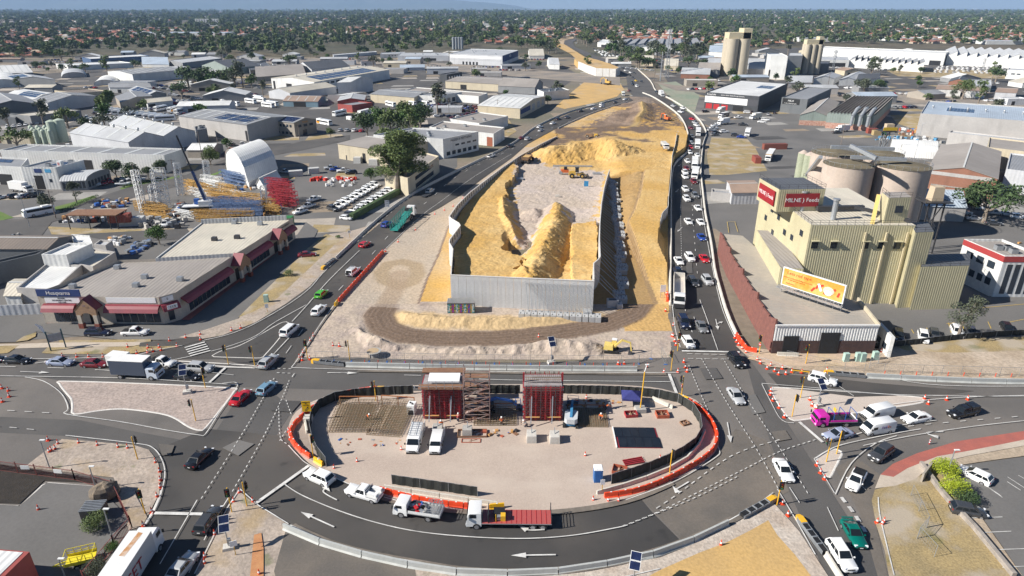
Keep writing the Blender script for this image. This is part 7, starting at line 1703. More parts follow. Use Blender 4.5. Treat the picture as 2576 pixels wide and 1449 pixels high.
aT(MO,[(948,984),(880,994),(830,1008),(785,1035),(750,1065),(733,1088),(733,1105),(746,1128),(765,1146),(793,1163)],'orange barrier in the curve left of the work yard, %s from the top','orange barriers left of the yard')
aT(MY,[(793,1164),(822,1182)],'yellow barrier ending the left orange curve, %s of three','yellow barriers',1.7,sm=0)
aT(MO,[(1732,1015),(1762,1036),(1786,1062),(1801,1092),(1803,1112),(1794,1137),(1760,1166),(1700,1201),(1640,1229),(1580,1247),(1510,1256)],'orange barrier in the curve right of the work yard, %s from the top','orange barriers right of the yard')
aT(MY,[(1704,1002),(1732,1014)],'yellow barrier at the upper right yard corner, %s of the run','yellow barriers')
aT(MO,[(955,1239),(1000,1251),(1080,1269),(1170,1281),(1232,1284)],'orange barrier behind the trucks on the ring road, %s from the left','orange barriers below the yard');aT(MY,[(1234,1284),(1268,1281)],'yellow barrier behind the flatbed truck, %s from the left','yellow barriers',1.7,sm=0)
aT(MO,[(964,637),(848,766)],'orange barrier beside the left highway, %s from the far end','orange barriers beside the left highway',sm=0);aT(MY,[(848,766),(843,773)],'yellow barrier ending the highway row, %s','yellow barriers',1.2,sm=0)
aT(MO,[(1852,847),(1866,868),(1884,888),(1908,887)],'orange barrier at the corner of the brick workshop, %s from the top','orange barriers by the brick workshop');aT(MO,[(1679,742),(1679,768)],'orange barrier beside the tipper lorry, %s','orange barriers by the lorry')
def cw(L,m,h=.85,w=.3):
 mb=MB();mb.loft([[(x,y,z) for y,z in((-w,0),(-w,.12),(-w*.45,.35),(-w*.35,h),(w*.35,h),(w*.45,.35),(w,.12),(w,0))] for x in(-L/2+.03,L/2-.03)],m);return mb.mesh('concrete_barrier')
stb=mat('zinc_barrier',(.40,.42,.42),(.46,.45,.40),scale=.12,rough=.6);K(stb,(.42,.38,.28),.6,.08,.5,.6)
J6,J6s,d8=cw(5.9,aA),cw(5.8,stb,.95,.36),cw(3.9,mat('light_barrier_concrete',(.60,.57,.50),(.50,.47,.41),scale=.6),.85)
def a7(me,V,ao,step,sm=3):aT(me,V,'barrier segment '+ao+', %s of its line','barrier segments '+ao,step,'concrete_barrier','barrier',sm)
a7(J6s,[(870,923),(1200,930),(1662,934)],'behind the cross street',5.85);a7(J6s,[(714,1332),(800,1369),(911,1402),(1044,1431),(1170,1448),(1300,1450),(1400,1445),(1500,1431),(1663,1396),(1758,1358),(1860,1308)],'along the ring road',5.85);a7(J6s,[(2177,951),(2400,962),(2576,966),(2800,966)],'on the right arm',5.85)
a7(J6,[(845,653),(962,545),(1047,485),(1162,426),(1290,363),(1352,318),(1437,281),(1500,265),(1566,246)],'left of the left highway',5.95);a7(J6,[(1404,325),(1488,287),(1583,257)],'right of the left highway',5.95)
a7(J6,[(1852,845),(1828,790),(1809,724),(1798,680),(1789,612),(1775,542),(1768,482),(1763,425),(1769,362),(1776,332),(1748,291),(1690,252),(1651,231),(1636,204),(1601,172)],'right of the right highway',5.95);a7(J6,[(1686,770),(1686,724),(1688,600),(1688,512),(1694,420),(1728,385),(1733,350),(1722,312),(1700,284),(1648,248),(1615,234)],'left of the right highway',5.95)
a7(d8,[(768,1060),(774,1095),(786,1130)],'in the dusty strip left of the yard',3.95);a7(d8,[(800,1150),(826,1184)],'by the left yellow barriers',3.95,0);a7(d8,[(966,1233),(1258,1277)],'before the black cloth below the yard',3.95,0);a7(d8,[(1500,1248),(1590,1222),(1660,1196),(1720,1166),(1756,1128),(1774,1085),(1768,1060)],'inside the right orange curve',3.95);a7(d8,[(1640,1008),(1700,1035)],'by the blue gazebo',3.95,0);a7(d8,[(2076,1400),(2120,1470)],'at the lower right',3.95,0);a7(d8,[(1946,896),(2048,900)],'at the foot of the white workshop',5.,0)
def aW(a,b,label):
 A_,B2=G(*a),G(*b);d=B2-A_;L_=d.length;t=thing('crash_cushion',label,'crash cushion',A_,atan2(d.y,d.x));m_=MB();m_.loft([[(0,-.4,0),(0,.4,0),(0,.4,.85),(0,-.4,.85)],[(-.5,-.25,0),(-.5,.25,0),(-.5,.25,.75),(-.5,-.25,.75)]],av);m_.box((.5,0,.85),(1.1,.75,.08),av);m_.build('nose',t)
 for s in(-1,1):
  m_=MB()
  for z in(.3,.5,.7):m_.bar((0,s*.38,z),(L_,s*.38,z),.06,E,h=.12)
  m_.build('side_rail',t)
 n_=max(3,int(L_/1.1))
 for i in rg_(n_):m_=MB();m_.bar((i*L_/n_,-.38,.8),(i*L_/n_,.38,.8),.14,E);m_.box(((i+.5)*L_/n_,0,.45),(L_/n_*.8,.6,.6),ae);m_.build('bay',t)
aW((791,914),(868,922),'yellow nosed crash cushion at the left end of the barrier behind the cross street');aW((812,679),(842,655),'crash cushion at the near end of the left highway wall');aW((1944,1262),(1864,1306),'crash cushion at the right end of the ring road barrier');aW((2010,1312),(2074,1398),'yellow nosed crash cushion in the lower right corner');aW((2079,943),(2175,951),'crash cushion on the right arm');aW((951,985),(1062,984),'crash cushion behind the upper black fence')
cH=mat('fence_mesh',(.35,.36,.37),rough=.6,metal=.4);eX=mat('black_shade_cloth',(.022,.024,.022),(.04,.042,.038),scale=.6,rough=.95,fine=.25);eY=mat('blue_plastic',(.03,.14,.45),rough=.5)
def b5(w,clothed,h=2.):
 mb=MB();P_=mb
 for x in(-w/2,w/2):P_.bar((x,0,0),(x,0,h),.05,cH)
 for z in(.15,h):P_.bar((-w/2,0,z),(w/2,0,z),.04,cH)
 if clothed:
  N_=8;vs=[(-w/2+w*i/N_,.05*sin(i*1.9)+s,z) for s in(-.02,.02) for z in(.12,h-.06) for i in rg_(N_+1)];k=N_+1;mb.add(vs,[(i,i+1,k+i+1,k+i) for i in rg_(N_)]+[(2*k+i,3*k+i,3*k+i+1,2*k+i+1) for i in rg_(N_)],eX)
 else:
  for i in rg_(1,9):mb.bar((-w/2+w*i/9,0,.15),(-w/2+w*i/9,0,h),.012,cH)
  for i in rg_(1,4):mb.bar((-w/2,0,.15+i*.45),(w/2,0,.15+i*.45),.012,cH)
 mb.box((w/2,0,.08),(.25,.65,.16),eY if not clothed else F);return mb.mesh('fence_panel')
PF={}
def aY(V,ao,clothed=False,w=3.3,sm=2,h=2.):
 k=(w,clothed,h);PF[k]=PF.get(k) or b5(w,clothed,h);p=ah(W(V,0,sm),w)
 for i,(a,b) in en_(zip(p,p[1:])):d=b-a;aj(PF[k],'fence_panel',loc=(a+b)/2,rz=atan2(d.y,d.x),label='%s %s, %s of its line'%('black cloth covered fence panel' if clothed else 'wire mesh fence panel',ao,aU(i)),cat='fence panel',group='fence panels '+ao)
aY([(795,908),(1000,912),(1288,917),(1582,918),(1612,912),(1663,896)],'behind the cross street');aY([(1663,896),(1680,930),(1662,932)],'at the right crossing corner',sm=0);aY([(1976,906),(2084,928),(2155,934),(2226,940),(2576,950),(2750,950)],'on the right dirt band');aY([(2185,930),(2230,905),(2262,925)],'beside the right trench',sm=0)
aY([(822,1178),(800,1150),(786,1115),(781,1070),(800,1035),(828,1016),(890,1004),(960,998),(1062,994)],'round the left of the yard',True,3.2);aY([(1165,993),(1310,994)],'between the two red forms',True,3.2,0);aY([(1415,994),(1550,996),(1640,1003),(1700,1014),(1738,1036),(1758,1066),(1764,1095),(1750,1125),(1700,1160),(1620,1195),(1517,1228)],'round the right of the yard',True,3.2);aY([(987,1222),(1100,1238),(1260,1262)],'below the yard',True,4.,0,1.9)
aY([(2195,880),(2300,870),(2412,857),(2500,850),(2700,838)],'before the cars by the mill',True,3.4,0,1.5)
rf=mat('dark_red_fence',(.20,.06,.05),rough=.6)
def cA(V,label,h=1.8,step=3.):
 w=W(V);t=thing('bar_fence',label,'fence',w[0]);o=w[0]
 for a,b in zip(w,w[1:]):
  L_=(b-a).length;n_=max(1,int(L_/step))
  for i in rg_(n_+1):q=a.lerp(b,i/n_)-o;m_=MB();m_.bar(q,q+Vc((0,0,h+.3)),.1,rf);m_.build('post',t)
  for i in rg_(n_):
   p,q=a.lerp(b,i/n_)-o,a.lerp(b,(i+1)/n_)-o;m_=MB()
   for z in(.2,h):m_.bar(p+Vc((0,0,z)),q+Vc((0,0,z)),.06,rf)
   for k in rg_(1,14):r=p.lerp(q,k/14);m_.bar(r+Vc((0,0,.2)),r+Vc((0,0,h)),.025,rf)
   m_.build('fence_bay',t)
cA([(-40,1180),(0,1186),(190,1210),(288,1238),(333,1330),(290,1380),(215,1470)],'dark red bar fence around the lower left yard')
m_=MB();m_.box((0,0,1.2),(1.2,.06,.6),aa);m_.build('notice_board',loc=G(72,1196)+Vc((0,-.15,.3)),label='white notice on the dark red fence, left one',cat='sign',group='notices on the red fence');m_=MB();m_.box((0,0,1.2),(1.2,.06,.6),aa);m_.build('notice_board',loc=G(154,1206)+Vc((0,-.15,.3)),rz=-.1,label='white notice on the dark red fence, right one',cat='sign',group='notices on the red fence')
cm=MB();cm.box((0,0,.03),(.44,.44,.06),bu);cm.cyl((0,0,.06),(0,0,.32),.17,bu,10,r2=.125);cm.cyl((0,0,.32),(0,0,.52),.127,aH,10,r2=.085);cm.cyl((0,0,.52),(0,0,.78),.083,bu,10,r2=.035);CM=cm.mesh('traffic_cone')
def au(V,ao):
 for i,p in en_(V):o=aj(CM,'traffic_cone',loc=G(*p)+Vc((0,0,.12)),rz=i*.7,label='orange traffic cone %s, %s from the left'%(ao,aU(i)),cat='traffic cone',group='cones '+ao);o.scale=(1.15,)*3
au([(158,899),(194,900),(224,900),(260,900),(275,900),(286,897),(317,894),(345,891),(372,888),(385,886),(406,883)],'along the slip lane kerb');au([(322,875),(373,877),(401,876),(446,873)],'on the new path');au([(427,859),(468,851),(505,856),(504,843),(583,833),(606,827)],'along the upper slip lane');au([(6,979),(22,985),(24,1000),(7,1013)],'on the left driveway patch');au([(122,1110),(147,1119),(199,1117),(246,1123),(298,1128),(322,1130),(392,1166),(402,1190),(404,1211),(404,1229),(396,1252),(383,1291),(361,1325),(125,1140),(130,1136),(140,1132)],'along the lower left kerb')
au([(754,902),(761,908),(763,890),(780,906),(770,875),(781,860),(838,872),(854,873),(789,848)],'at the highway corner');au([(727,1088),(731,1107),(899,1165),(841,1182),(1010,1135)],'round the left of the yard');au([(1355,850),(1690,848),(1674,784),(1693,822),(1676,742)],'on the haul track side');au([(1693,849),(1697,860),(1700,870),(1670,939),(1705,938),(1728,937),(1720,913),(1724,927),(1555,918),(1570,917)],'round the right crossing corner');au([(1848,852),(1852,862),(1857,870),(1866,880),(1876,890),(1904,908),(1912,916),(1929,930),(1938,922),(1948,936),(1958,944),(1967,930),(1976,943),(1991,938),(2016,940),(2076,945),(2079,935),(2215,888)],'along the bend before the workshop');au([(1938,986),(1937,995),(1943,1010),(1959,1028),(1972,1052),(2037,1008),(2042,1023),(2053,1031)],'on the right gravel island');au([(2325,1005),(2334,1018),(2380,1008),(2433,1007)],'at the tip of the right gravel island');au([(2054,1173),(2063,1192),(2073,1208)],'on the small island');au([(1967,1270),(1981,1299),(2205,1318),(2218,1322),(2222,1316),(1813,1374)],'at the lower right corner');au([(1492,1262),(1530,1264),(1556,1264),(1660,1158),(1472,1150),(1475,1005),(1430,1014)],'round the right of the yard');au([(603,1242),(589,1265),(637,1265),(572,1320),(571,1310),(541,1348),(516,1420),(516,1405),(653,1448),(98,1285)],'on the lower sand point');au([(970,634),(1002,610),(1045,580),(1094,540),(1118,530),(1140,520),(1165,500),(1184,484),(1215,466),(1232,460),(1262,445)],'along the left highway shoulder')
for i,(x,y) in en_([(916+i*34,923+i*.4) for i in rg_(22)]+[(2230+i*40,951+i*.8) for i in rg_(10)]):m_=MB();m_.cyl((0,0,0),(0,0,.9),.06,bu,6);m_.box((0,0,.03),(.4,.3,.06),ae);m_.build('bollard',loc=G(x,y)+Vc((0,.8,.1)),label='small orange bollard on a taped line %s, %s from the left'%(('behind the cross street',aU(i)) if i<22 else('on the right dirt band',aU(i-22))),cat='bollard',group='small orange bollards')
def bD(px,h,w,bh,m,label,rz=0,text=None,legs=1,name='road_sign',z0=None,tm=None,ts=.3):
 t=thing(name,label,'sign',G(*px),rz);m_=MB()
 for k in rg_(legs):m_.bar((0 if legs==1 else(k-.5)*w*.7,.06,0),(0 if legs==1 else(k-.5)*w*.7,.06,h),.08,av if legs==1 else E)
 m_.build('post',t);m_=MB();m_.box((0,0,h-bh/2),(w,.05,bh),m);m_.build('board',t)
 for i,s in en_(text or()):af(s,ts,I((0,-.04,h-bh*(i+.55)/(len(text)+.1)),(1,0,0),(0,0,1)),tm or cM,parent=t)
 return t
t=bD((776,1062),3.9,1.35,1.9,mat('sign_yellow',(.85,.50,.01),rough=.4),'yellow detour sign with an arrow on a concrete block, left of the yard',.08,None,2);m_=MB();m_.box((0,.1,.5),(1.3,1.3,1.),aA);m_.build('block',t)
af('WELSHPOOL',.2,I((0,-.04,3.7),(1,0,0),(0,0,1)),cM,parent=t);af('RD',.2,I((0,-.04,3.45),(1,0,0),(0,0,1)),cM,parent=t);af('Perth City',.2,I((0,-.04,3.15),(1,0,0),(0,0,1)),cM,parent=t);m_=MB();m_.bar((-.25,-.05,2.15),(.2,-.05,2.8),.02,cM,h=.09);m_.add([(.05,-.05,2.72),(.28,-.05,2.6),(.3,-.05,2.98)],[(0,1,2)],cM);m_.build('arrow',t)
bD((975,530),3.4,1.4,2.2,aH,'white lane direction sign on two legs beside the left highway',.3,['FORM','ONE','LANE'],2,ts=.4);bD((876+4,600),2.4,.8,.8,aH,'round edged speed sign beside the left highway',.3,['80'],ts=.5);bD((1666,750),3.2,1.2,1.7,aH,'white board beside the tipper lorry',.1,None,2);bD((673,786),2.,.7,.9,aH,'small white sign on the verge before the shops',.2);bD((594,1400),2.4,.8,.8,aH,'small white sign on a yellow post, lower sand point',.4);bD((1514,1246),2.6,.6,.8,aH,'white sign on a yellow post by the blue toilet',.1)
t=thing('sign_frame','double legged advertising frame with feather flags at the left footpath','sign',G(148,880),.6)
for x in(-1.2,1.2):m_=MB();m_.bar((x,0,0),(x,0,4.2),.22,mat('teal_post',(.07,.13,.14)));m_.build('leg',t)
m_=MB();m_.box((0,0,2.7),(2.2,.06,1.6),E);m_.build('board',t);m_=MB();m_.loft([[(-1.2,.2,3.2),(-1.15,.25,3.2)],[(-2.,.2,5.2),(-1.4,.25,5.3)],[(-2.4,.2,6.),(-2.2,.22,6.1)]],aH,closed=False,caps=False);m_.build('feather_flag',t)
m_=MB();m_.box((0,0,.7),(.75,.55,1.4),mat('cabinet_green',(.36,.50,.44)),taper=.97);CB=m_.mesh('signal_cabinet')
for i,(x,y) in en_(((2126,911),(2156,910),(2168,911),(2199,907),(671,761))):aj(CB,'signal_cabinet',loc=G(x,y),rz=.1,label='pale green signal cabinet %s'%('on the right dirt band, %s from the left'%aU(i) if i<4 else 'on the verge before the shops'),cat='cabinet',group='signal cabinets').scale=(1.3,1.3,1.35)
#  THE WORK YARD
a8=mat('form_red',(.36,.02,.03),(.26,.025,.032),scale=1,rough=.5);eZ=mat('form_plate',(.25,.22,.22),(.33,.30,.30),scale=1.5);bP=mat('rusty_rebar',(.20,.165,.10),(.26,.17,.09),scale=1.5,rough=.9,fine=.3);aD=mat('yellow_timber',(.56,.30,.10),(.46,.24,.09),scale=1.5);a3=mat('brown_timber',(.25,.14,.08),(.2,.1,.06),scale=1.5)
def e0(px0,px1,yt,label,deck):
 a,b=G(*px0),G(*px1);h=an(px0[0],px0[1],yt);w=(b-a).length;t=thing('pier_formwork',label,'formwork',a,atan2(b.y-a.y,b.x-a.x));dp=3.6
 m_=MB();m_.box((w/2,dp/2+.1,h/2-.1),(w-.2,dp-.3,h-.4),eZ);m_.build('form_core',t)
 for f in rg_(2):
  y0=-.12 if f==0 else dp+.2;dB=20
  for i in rg_(dB):m_=MB();z=.25+i*(h-.4)/dB;m_.bar((0,y0,z),(w,y0,z),.12,a8,h=.16);m_.build('waler',t)
  for i in rg_(8):m_=MB();x=w*(i+.5)/8;m_.bar((x,y0-.14*(1-2*f),0),(x,y0-.14*(1-2*f),h),.10,a8 if i%3 else F,h=.12);m_.build('soldier',t)
 for s in(0,1):
  for i in rg_(14):m_=MB();z=.3+i*(h-.4)/14;x=-.05 if s==0 else w+.05;m_.bar((x,0,z),(x,dp,z),.12,a8 if i%2 else E,h=.14);m_.build('side_waler',t)
 for s in(.18,.72):m_=MB();m_.bar((w*s,-1.9,.9),(w*s+.15,-.3,h*.72),.14,E,h=.14);m_.bar((w*s-.12,-.35,1.2),(w*s-.12,-.35,h*.65),.06,E);m_.build('push_prop',t)
 for s in(.05,.6):m_=MB();m_.bar((w*s,-.45,1.1),(w*s+2.2,-.45,1.1),.25,aD,h=.06);m_.build('plank',t)
 if deck:
  m_=MB();m_.box((w/2,-.6,h),(w+.8,1.4,.12),a3);m_.box((w/2,dp+.8,h),(w+.8,1.4,.12),a3);m_.box((w*.55,dp*.5,h+.2),(w*.8,dp*.7,.25),aH);m_.build('platform',t);m_=MB()
  for x in[w*k/5 for k in rg_(-0,6)]:
   for y in(-1.3,dp+1.5):m_.bar((x,y,h),(x,y,h+1.5),.06,E)
  for y in(-1.3,dp+1.5):
   for z in(.5,1.1):m_.bar((-.3,y,h+z),(w+.3,y,h+z),.05,E)
  m_.build('guard_rail',t)
 else:
  for x in(.0,w):m_=MB();m_.bar((x,dp*.4,h-.2),(x,dp*.4,h+1.3),.28,a8);m_.build('upright',t)
  m_=MB()
  for i in rg_(18):x=.4+i*(w-.8)/17;m_.bar((x,1,h-.3),(x,1.1,h+.8),.05,bP);m_.bar((x,dp-1,h-.3),(x,dp-1.1,h+.8),.05,bP)
  for z in(.3,.7):m_.bar((.2,1,h+z),(w-.2,1,h+z),.05,bP)
  m_.build('starter_bars',t,kind='stuff')
 return t,w,h
p1_,w1_,h1_=e0((1066,1056),(1163,1056),968,'left red formwork of a bridge pier, with timber platform on top',True);p2_,w2_,h2_=e0((1317,1060),(1413,1060),968,'right red formwork of a bridge pier, with bare starter bars',False)
sheet('concrete_slab',[(1058,1062),(1060,1050),(1220,1045),(1440,1040),(1440,1075),(1300,1082),(1180,1080),(1060,1075)],.06,aA)
t=thing('scaffold_tower','rusty scaffold stair tower between the two red formworks','scaffold',G(1168,1068));d9=mat('scaffold_rust',(.26,.13,.10),(.33,.27,.25),scale=1.5,rough=.7);w,dp,h=4.,2.6,8.6
for x in(0,w):
 for y in(0,dp):m_=MB();m_.bar((x,y,0),(x,y,h+.8),.09,d9);m_.build('standard',t)
for k in rg_(6):
 z=.3+k*1.55;m_=MB()
 for y in(0,dp):m_.bar((0,y,z),(w,y,z),.07,d9);m_.bar((0,y,z+.8),(w,y,z+.8),.06,d9)
 for x in(0,w):m_.bar((x,0,z),(x,dp,z),.07,d9);m_.bar((x,0,z+.8),(x,dp,z+.8),.06,d9)
 m_.build('ledger',t);m_=MB();m_.box((w/2,dp/2,z),(w*.9,1.2,.06),a3);m_.build('landing',t)
 if k<5:m_=MB();m_.bar((.2 if k%2 else w-.2,.4,z),(w-.2 if k%2 else.2,.4,z+1.55),.6,d9,h=.08);m_.bar((w if k%2 else 0,0,z),(0 if k%2 else w,0,z+1.55),.07,d9);m_.build('stair',t)
def dC(px,w,d,h,n1,n2,rz,label):
 n1,n2=int(n1*.62),int(n2*.62)
 t=thing('rebar_cage',label,'rebar cage',G(*px),rz);m_=MB()
 for lv in(.35,h):
  for i in rg_(n1+1):m_.bar((0,d*i/n1,lv),(w,d*i/n1,lv),.05,bP)
  for i in rg_(n2+1):m_.bar((w*i/n2,0,lv+.05),(w*i/n2,d,lv+.05),.05,bP)
 m_.build('bar_mats',t,kind='stuff');m_=MB()
 for i in rg_(0,n1+1,2):
  for k in rg_(0,n2+1,3):m_.bar((w*k/n2,d*i/n1,.2),(w*k/n2,d*i/n1,h),.04,bP)
 m_.build('upright_bars',t,kind='stuff');m_=MB();rs=mat('orange_rust_steel',(.38,.14,.05))
 for y in(d+.1,):m_.bar((0,y,h+.5),(w,y,h+.5),.12,rs);m_.bar((0,y,0),(0,y,h+.5),.12,rs);m_.bar((w*.5,y,0),(w*.5,y,h+.5),.12,rs);m_.bar((w,y,0),(w,y,h+.5),.12,rs)
 m_.build('support_frame',t)
sheet('concrete_slab',[(822,1100),(850,1040),(1010,1040),(985,1105)],.05,aA);dC((826,1092),6.2,7.6,1.3,30,24,.0,'low rusty rebar cage nearest the left black fence');dC((922,1098),5.4,8.,1.7,30,22,-.12,'taller rebar cage left of the white generator')
dC((1432,1078),6.,5.,.5,20,26,-.02,'flat rebar mat right of the light blue boom lift');dC((1192,1075),6.6,4.6,.8,16,26,0,'rebar mat in the shade of the scaffold tower')
def b6(px,rz,label,bm,fn,up=1.6):
 t=thing('boom_lift',label,'boom lift',G(*px),rz);m_=MB();m_.box((0,0,.7),(2.2,1.4,.5),bm);m_.build('chassis',t)
 for x in(-1,1):
  for s in(-1,1):m_=MB();m_.cyl((0,-.2,0),(0,.2,0),.48,cT,12);m_.build('wheel',t,loc=(x,s*1.,.48))
 m_=MB();m_.loft([[(x,y*f,z) for y in(-1.,1.) for z in((1.1,1.9) if y<0 else(1.9,1.1))] for x,f in((-1.5,.6),(-1.1,1),(1.,1),(1.3,.6))],fn);m_.build('turret',t);m_=MB()
 m_.bar((-.8,0,1.8),(1.8,0,up+.9),.4,bm);m_.bar((1.8,0,up+.9),(4.2,0,up+.2),.32,bm);m_.bar((4.2,0,up+.2),(5.,0,.9),.2,bm);m_.build('boom',t);m_=MB()
 for x in(4.9,5.7):
  for y in(-.9,.9):m_.bar((x,y,.6),(x,y,1.7),.06,bm)
 for z in(1.15,1.7):m_.bar((4.9,-.9,z),(5.7,-.9,z),.05,bm);m_.bar((4.9,.9,z),(5.7,.9,z),.05,bm);m_.bar((5.7,-.9,z),(5.7,.9,z),.05,bm);m_.bar((4.9,-.9,z),(4.9,.9,z),.05,bm)
 m_.box((5.3,0,.62),(.85,1.8,.06),F);m_.build('basket',t)
b6((1436,1068),rd(82),'light blue boom lift with pale grey turret right of the right formwork',mat('sky_blue_steel',(.04,.20,.38)),mat('pale_machine_grey',(.50,.52,.54)));b6((1222,1036),.1,'dark blue boom lift in the shade between the formworks',ce,F)
t=thing('gazebo','dark blue pop-up gazebo by the upper black fence','gazebo',G(1587,1020),-.1);e1=mat('navy_canvas',(.025,.03,.15),(.035,.04,.18),scale=2,rough=.8);m_=MB();m_.add([(-1.6,-1.4,2.),(1.6,-1.4,2.),(1.6,1.4,2.),(-1.6,1.4,2.),(0,0,2.9)]+[(x,y,1.7) for x,y in((-1.6,-1.4),(1.6,-1.4),(1.6,1.4),(-1.6,1.4))],[(0,1,4),(1,2,4),(2,3,4),(3,0,4),(5,6,1,0),(6,7,2,1),(7,8,3,2),(8,5,0,3)],e1);m_.build('canopy',t)
for x in(-1.5,1.5):
 for y in(-1.3,1.3):m_=MB();m_.bar((x,y,0),(x,y,2.),.06,E);m_.build('leg',t)
t=thing('street_light','tall yellow street light pole on a concrete block beside the gazebo','street light',G(1610,1038),.1);m_=MB();m_.box((0,0,.5),(1.7,1.5,1.),ag,taper=.92);m_.build('block',t);m_=MB();m_.cyl((0,0,1),(.15,0,7.6),.1,av,8);m_.bar((.15,0,7.6),(.5,.3,8.6),.08,aa);m_.build('pole',t);m_=MB();m_.box((.6,.4,8.6),(.6,.3,.12),aa);m_.build('lamp_head',t)
fo=thing('formwork_deck','large black faced formwork panel lying on the yard','formwork panel',G(1564,1131),-.02);a,b=G(1564,1131),G(1670,1129);w=(b-a).length;bfm=mat('black_form_ply',(.010,.014,.022),(.018,.022,.03),scale=.8,rough=.35)
for i in rg_(5):
 for k in rg_(2):m_=MB();m_.box((w*(i+.5)/5-.35*k-.35,1.25+k*2.5,.42),(w/5-.03,2.45,.06),bfm);m_.build('sheet',fo)
m_=MB();m_.box((w/2-.5,2.5,.2),(w,5.,.36),a8);m_.box((-.75,2.5,.3),(.12,5.1,.5),aa);m_.build('frame',fo)
for i,(x0,y0,x1,y1) in en_(((1450,1102,1545,1092),(1458,1105,1548,1103),(1452,1115,1548,1119),(1452,1126,1550,1127),(1453,1145,1545,1143),(1455,1151,1562,1152),(1456,1155,1565,1157))):m_=MB();a,b=G(x0,y0),G(x1,y1);m_.bar(Vc((0,0,.12)),b-a+Vc((0,0,.12)),.12,aD);m_.build('timber_beam',loc=a,label='long thin yellow timber left of the black panel, %s from the top'%aU(i),cat='timber beam',group='thin timbers left of the black panel')
for i,(x0,y0,x1,y1,w_,m,bk) in en_(((1598,1049,1690,1051,.5,aD,'stack of long yellow beams right of the yard'),(1598,1060,1650,1060,.45,a8,'red and white beam below the yellow beams'),(1608,1056,1645,1056,.5,aH,'white beam on the red beam'),(1462,1018,1560,1020,.35,aD,'yellow planks left of the gazebo'),(1555,1020,1600,1026,.3,aD,'short planks under the gazebo edge'),(1416,1008,1462,1010,.4,a3,'dark steel beam beside the right formwork'),(1216,1098,1262,1095,.4,a8,'long pale plank with a red edge before the scaffold'),(1025,1003,1055,992,.4,a3,'brown plank pile by the upper left fence'),(968,1010,1030,1006,.3,aH,'white pipes by the upper left fence'),(862,1152,900,1150,.25,aD,'thin timbers by the brown bundle'),(985,1140,1012,1102,.5,F,'bundle of dark steel beams left of the white van'),(945,1125,960,1102,.3,a3,'steel angles on the gravel, left'),(922,1150,930,1115,.15,F,'dark pipe on the gravel'))):a,b=G(x0,y0),G(x1,y1);m_=MB();[m_.bar(Vc((0,0,.14))+(b-a).cross(Vc((0,0,1))).normalized()*(k-1)*w_*.36,b-a+Vc((0,0,.14))+(b-a).cross(Vc((0,0,1))).normalized()*(k-1)*w_*.36,w_*.3,m,h=.24) for k in rg_(3)];m_.build('beam_stack',loc=a+Vc((0,0,.02)),label=bk,cat='beams',kind='thing')
def skip(px,L,w,h,m,label,rz=0,name='steel_bin'):
 m_=MB();m_.box((0,0,.1),(L,w,.1),m)
 for s in(-1,1):m_.box((0,s*w/2,h/2),(L,.08,h),m);m_.box((s*L/2,0,h/2),(.08,w,h),m)
 m_.box((0,0,h*.5),(.06,w,h*.7),a3);m_.bar((-L*.3,-w*.3,h*.5),(L*.3,w*.3,h*.8),.12,a3);m_.build(name,loc=G(*px),rz=rz,label=label,cat='bin')
di=mat('orange_red_bin',(.42,.10,.05),(.32,.08,.04),scale=1.2)
skip((1587,1049),1.9,1.3,.8,a8,'red steel bin right of the timber stacks, left one',.1);skip((1665,1050),1.9,1.5,.9,di,'orange red steel bin below the concrete barrier',.05);skip((1558,1190),1.9,1.6,.8,di,'orange red steel bin right of the blue toilet',-.3);skip((1513,1052),1.8,1.4,.3,a3,'brown grid frame on the yard',.1);skip((1188,1096),4.4,1.8,.6,a3,'brown steel stillage before the scaffold',.02);skip((1185,1113),2.8,.9,.4,di,'rust brown tray below the stillage');skip((1722,1070),1.2,1.,.6,a3,'round grey bucket pile at the right fence',.4)
m_=MB();
for k in rg_(4):m_.bar((-1.5,-.5+k*.35,.45),(1.5,-.3+k*.35,.5),.16,a8)
for x in(-1.4,0,1.4):m_.bar((x,-.7,.2),(x,.9,.2),.12,E)
m_.build('waler_stack',loc=G(1594,1168),rz=.18,label='stack of red walers right of the small black mat',cat='beams')
m_=MB();m_.box((0,0,.06),(2.6,1.8,.1),bfm);m_.build('ply_sheet',loc=G(1524,1183),rz=.5,label='small black ply sheet behind the blue toilet',cat='ply sheet');m_=MB();[m_.bar((-.4,y,.1),(.4,y,.1),.12,a8) for y in(-.6,-.2,.2,.6)];[m_.bar((x,-.7,.12),(x,.7,.12),.1,a8) for x in(-.4,.4)];m_.build('red_rack',loc=G(1716,1113),rz=.15,label='small red ladder-like rack lying by the right fence',cat='rack')
m_=MB();[m_.bar((-.5,y,.1),(.5,y,.1),.12,a8) for y in(-.8,-.4,0,.4,.8)];[m_.bar((x,-.9,.14),(x,.9,.14),.1,a8) for x in(-.5,0,.5)];m_.build('red_rack',loc=G(1028,1096),rz=-.2,label='red rack lying left of the white roof rack van',cat='rack')
for i,(x,y) in en_(((1102,1092),(1176,1096),(1337,1110),(1395,1112))):t=m_=MB();m_.box((0,0,.75),(1.5,1.9 if i>1 else 1.5,1.5),aA if i>1 else ag,taper=.93);m_.bar((0,0,1.5),(0,.6,2.2),.1,E);m_.build('concrete_block',loc=G(x,y),label='prop anchor block before the %s formwork, %s one'%('left' if i<2 else 'right','left' if i%2==0 else 'right'),cat='concrete block',group='anchor blocks in the yard')
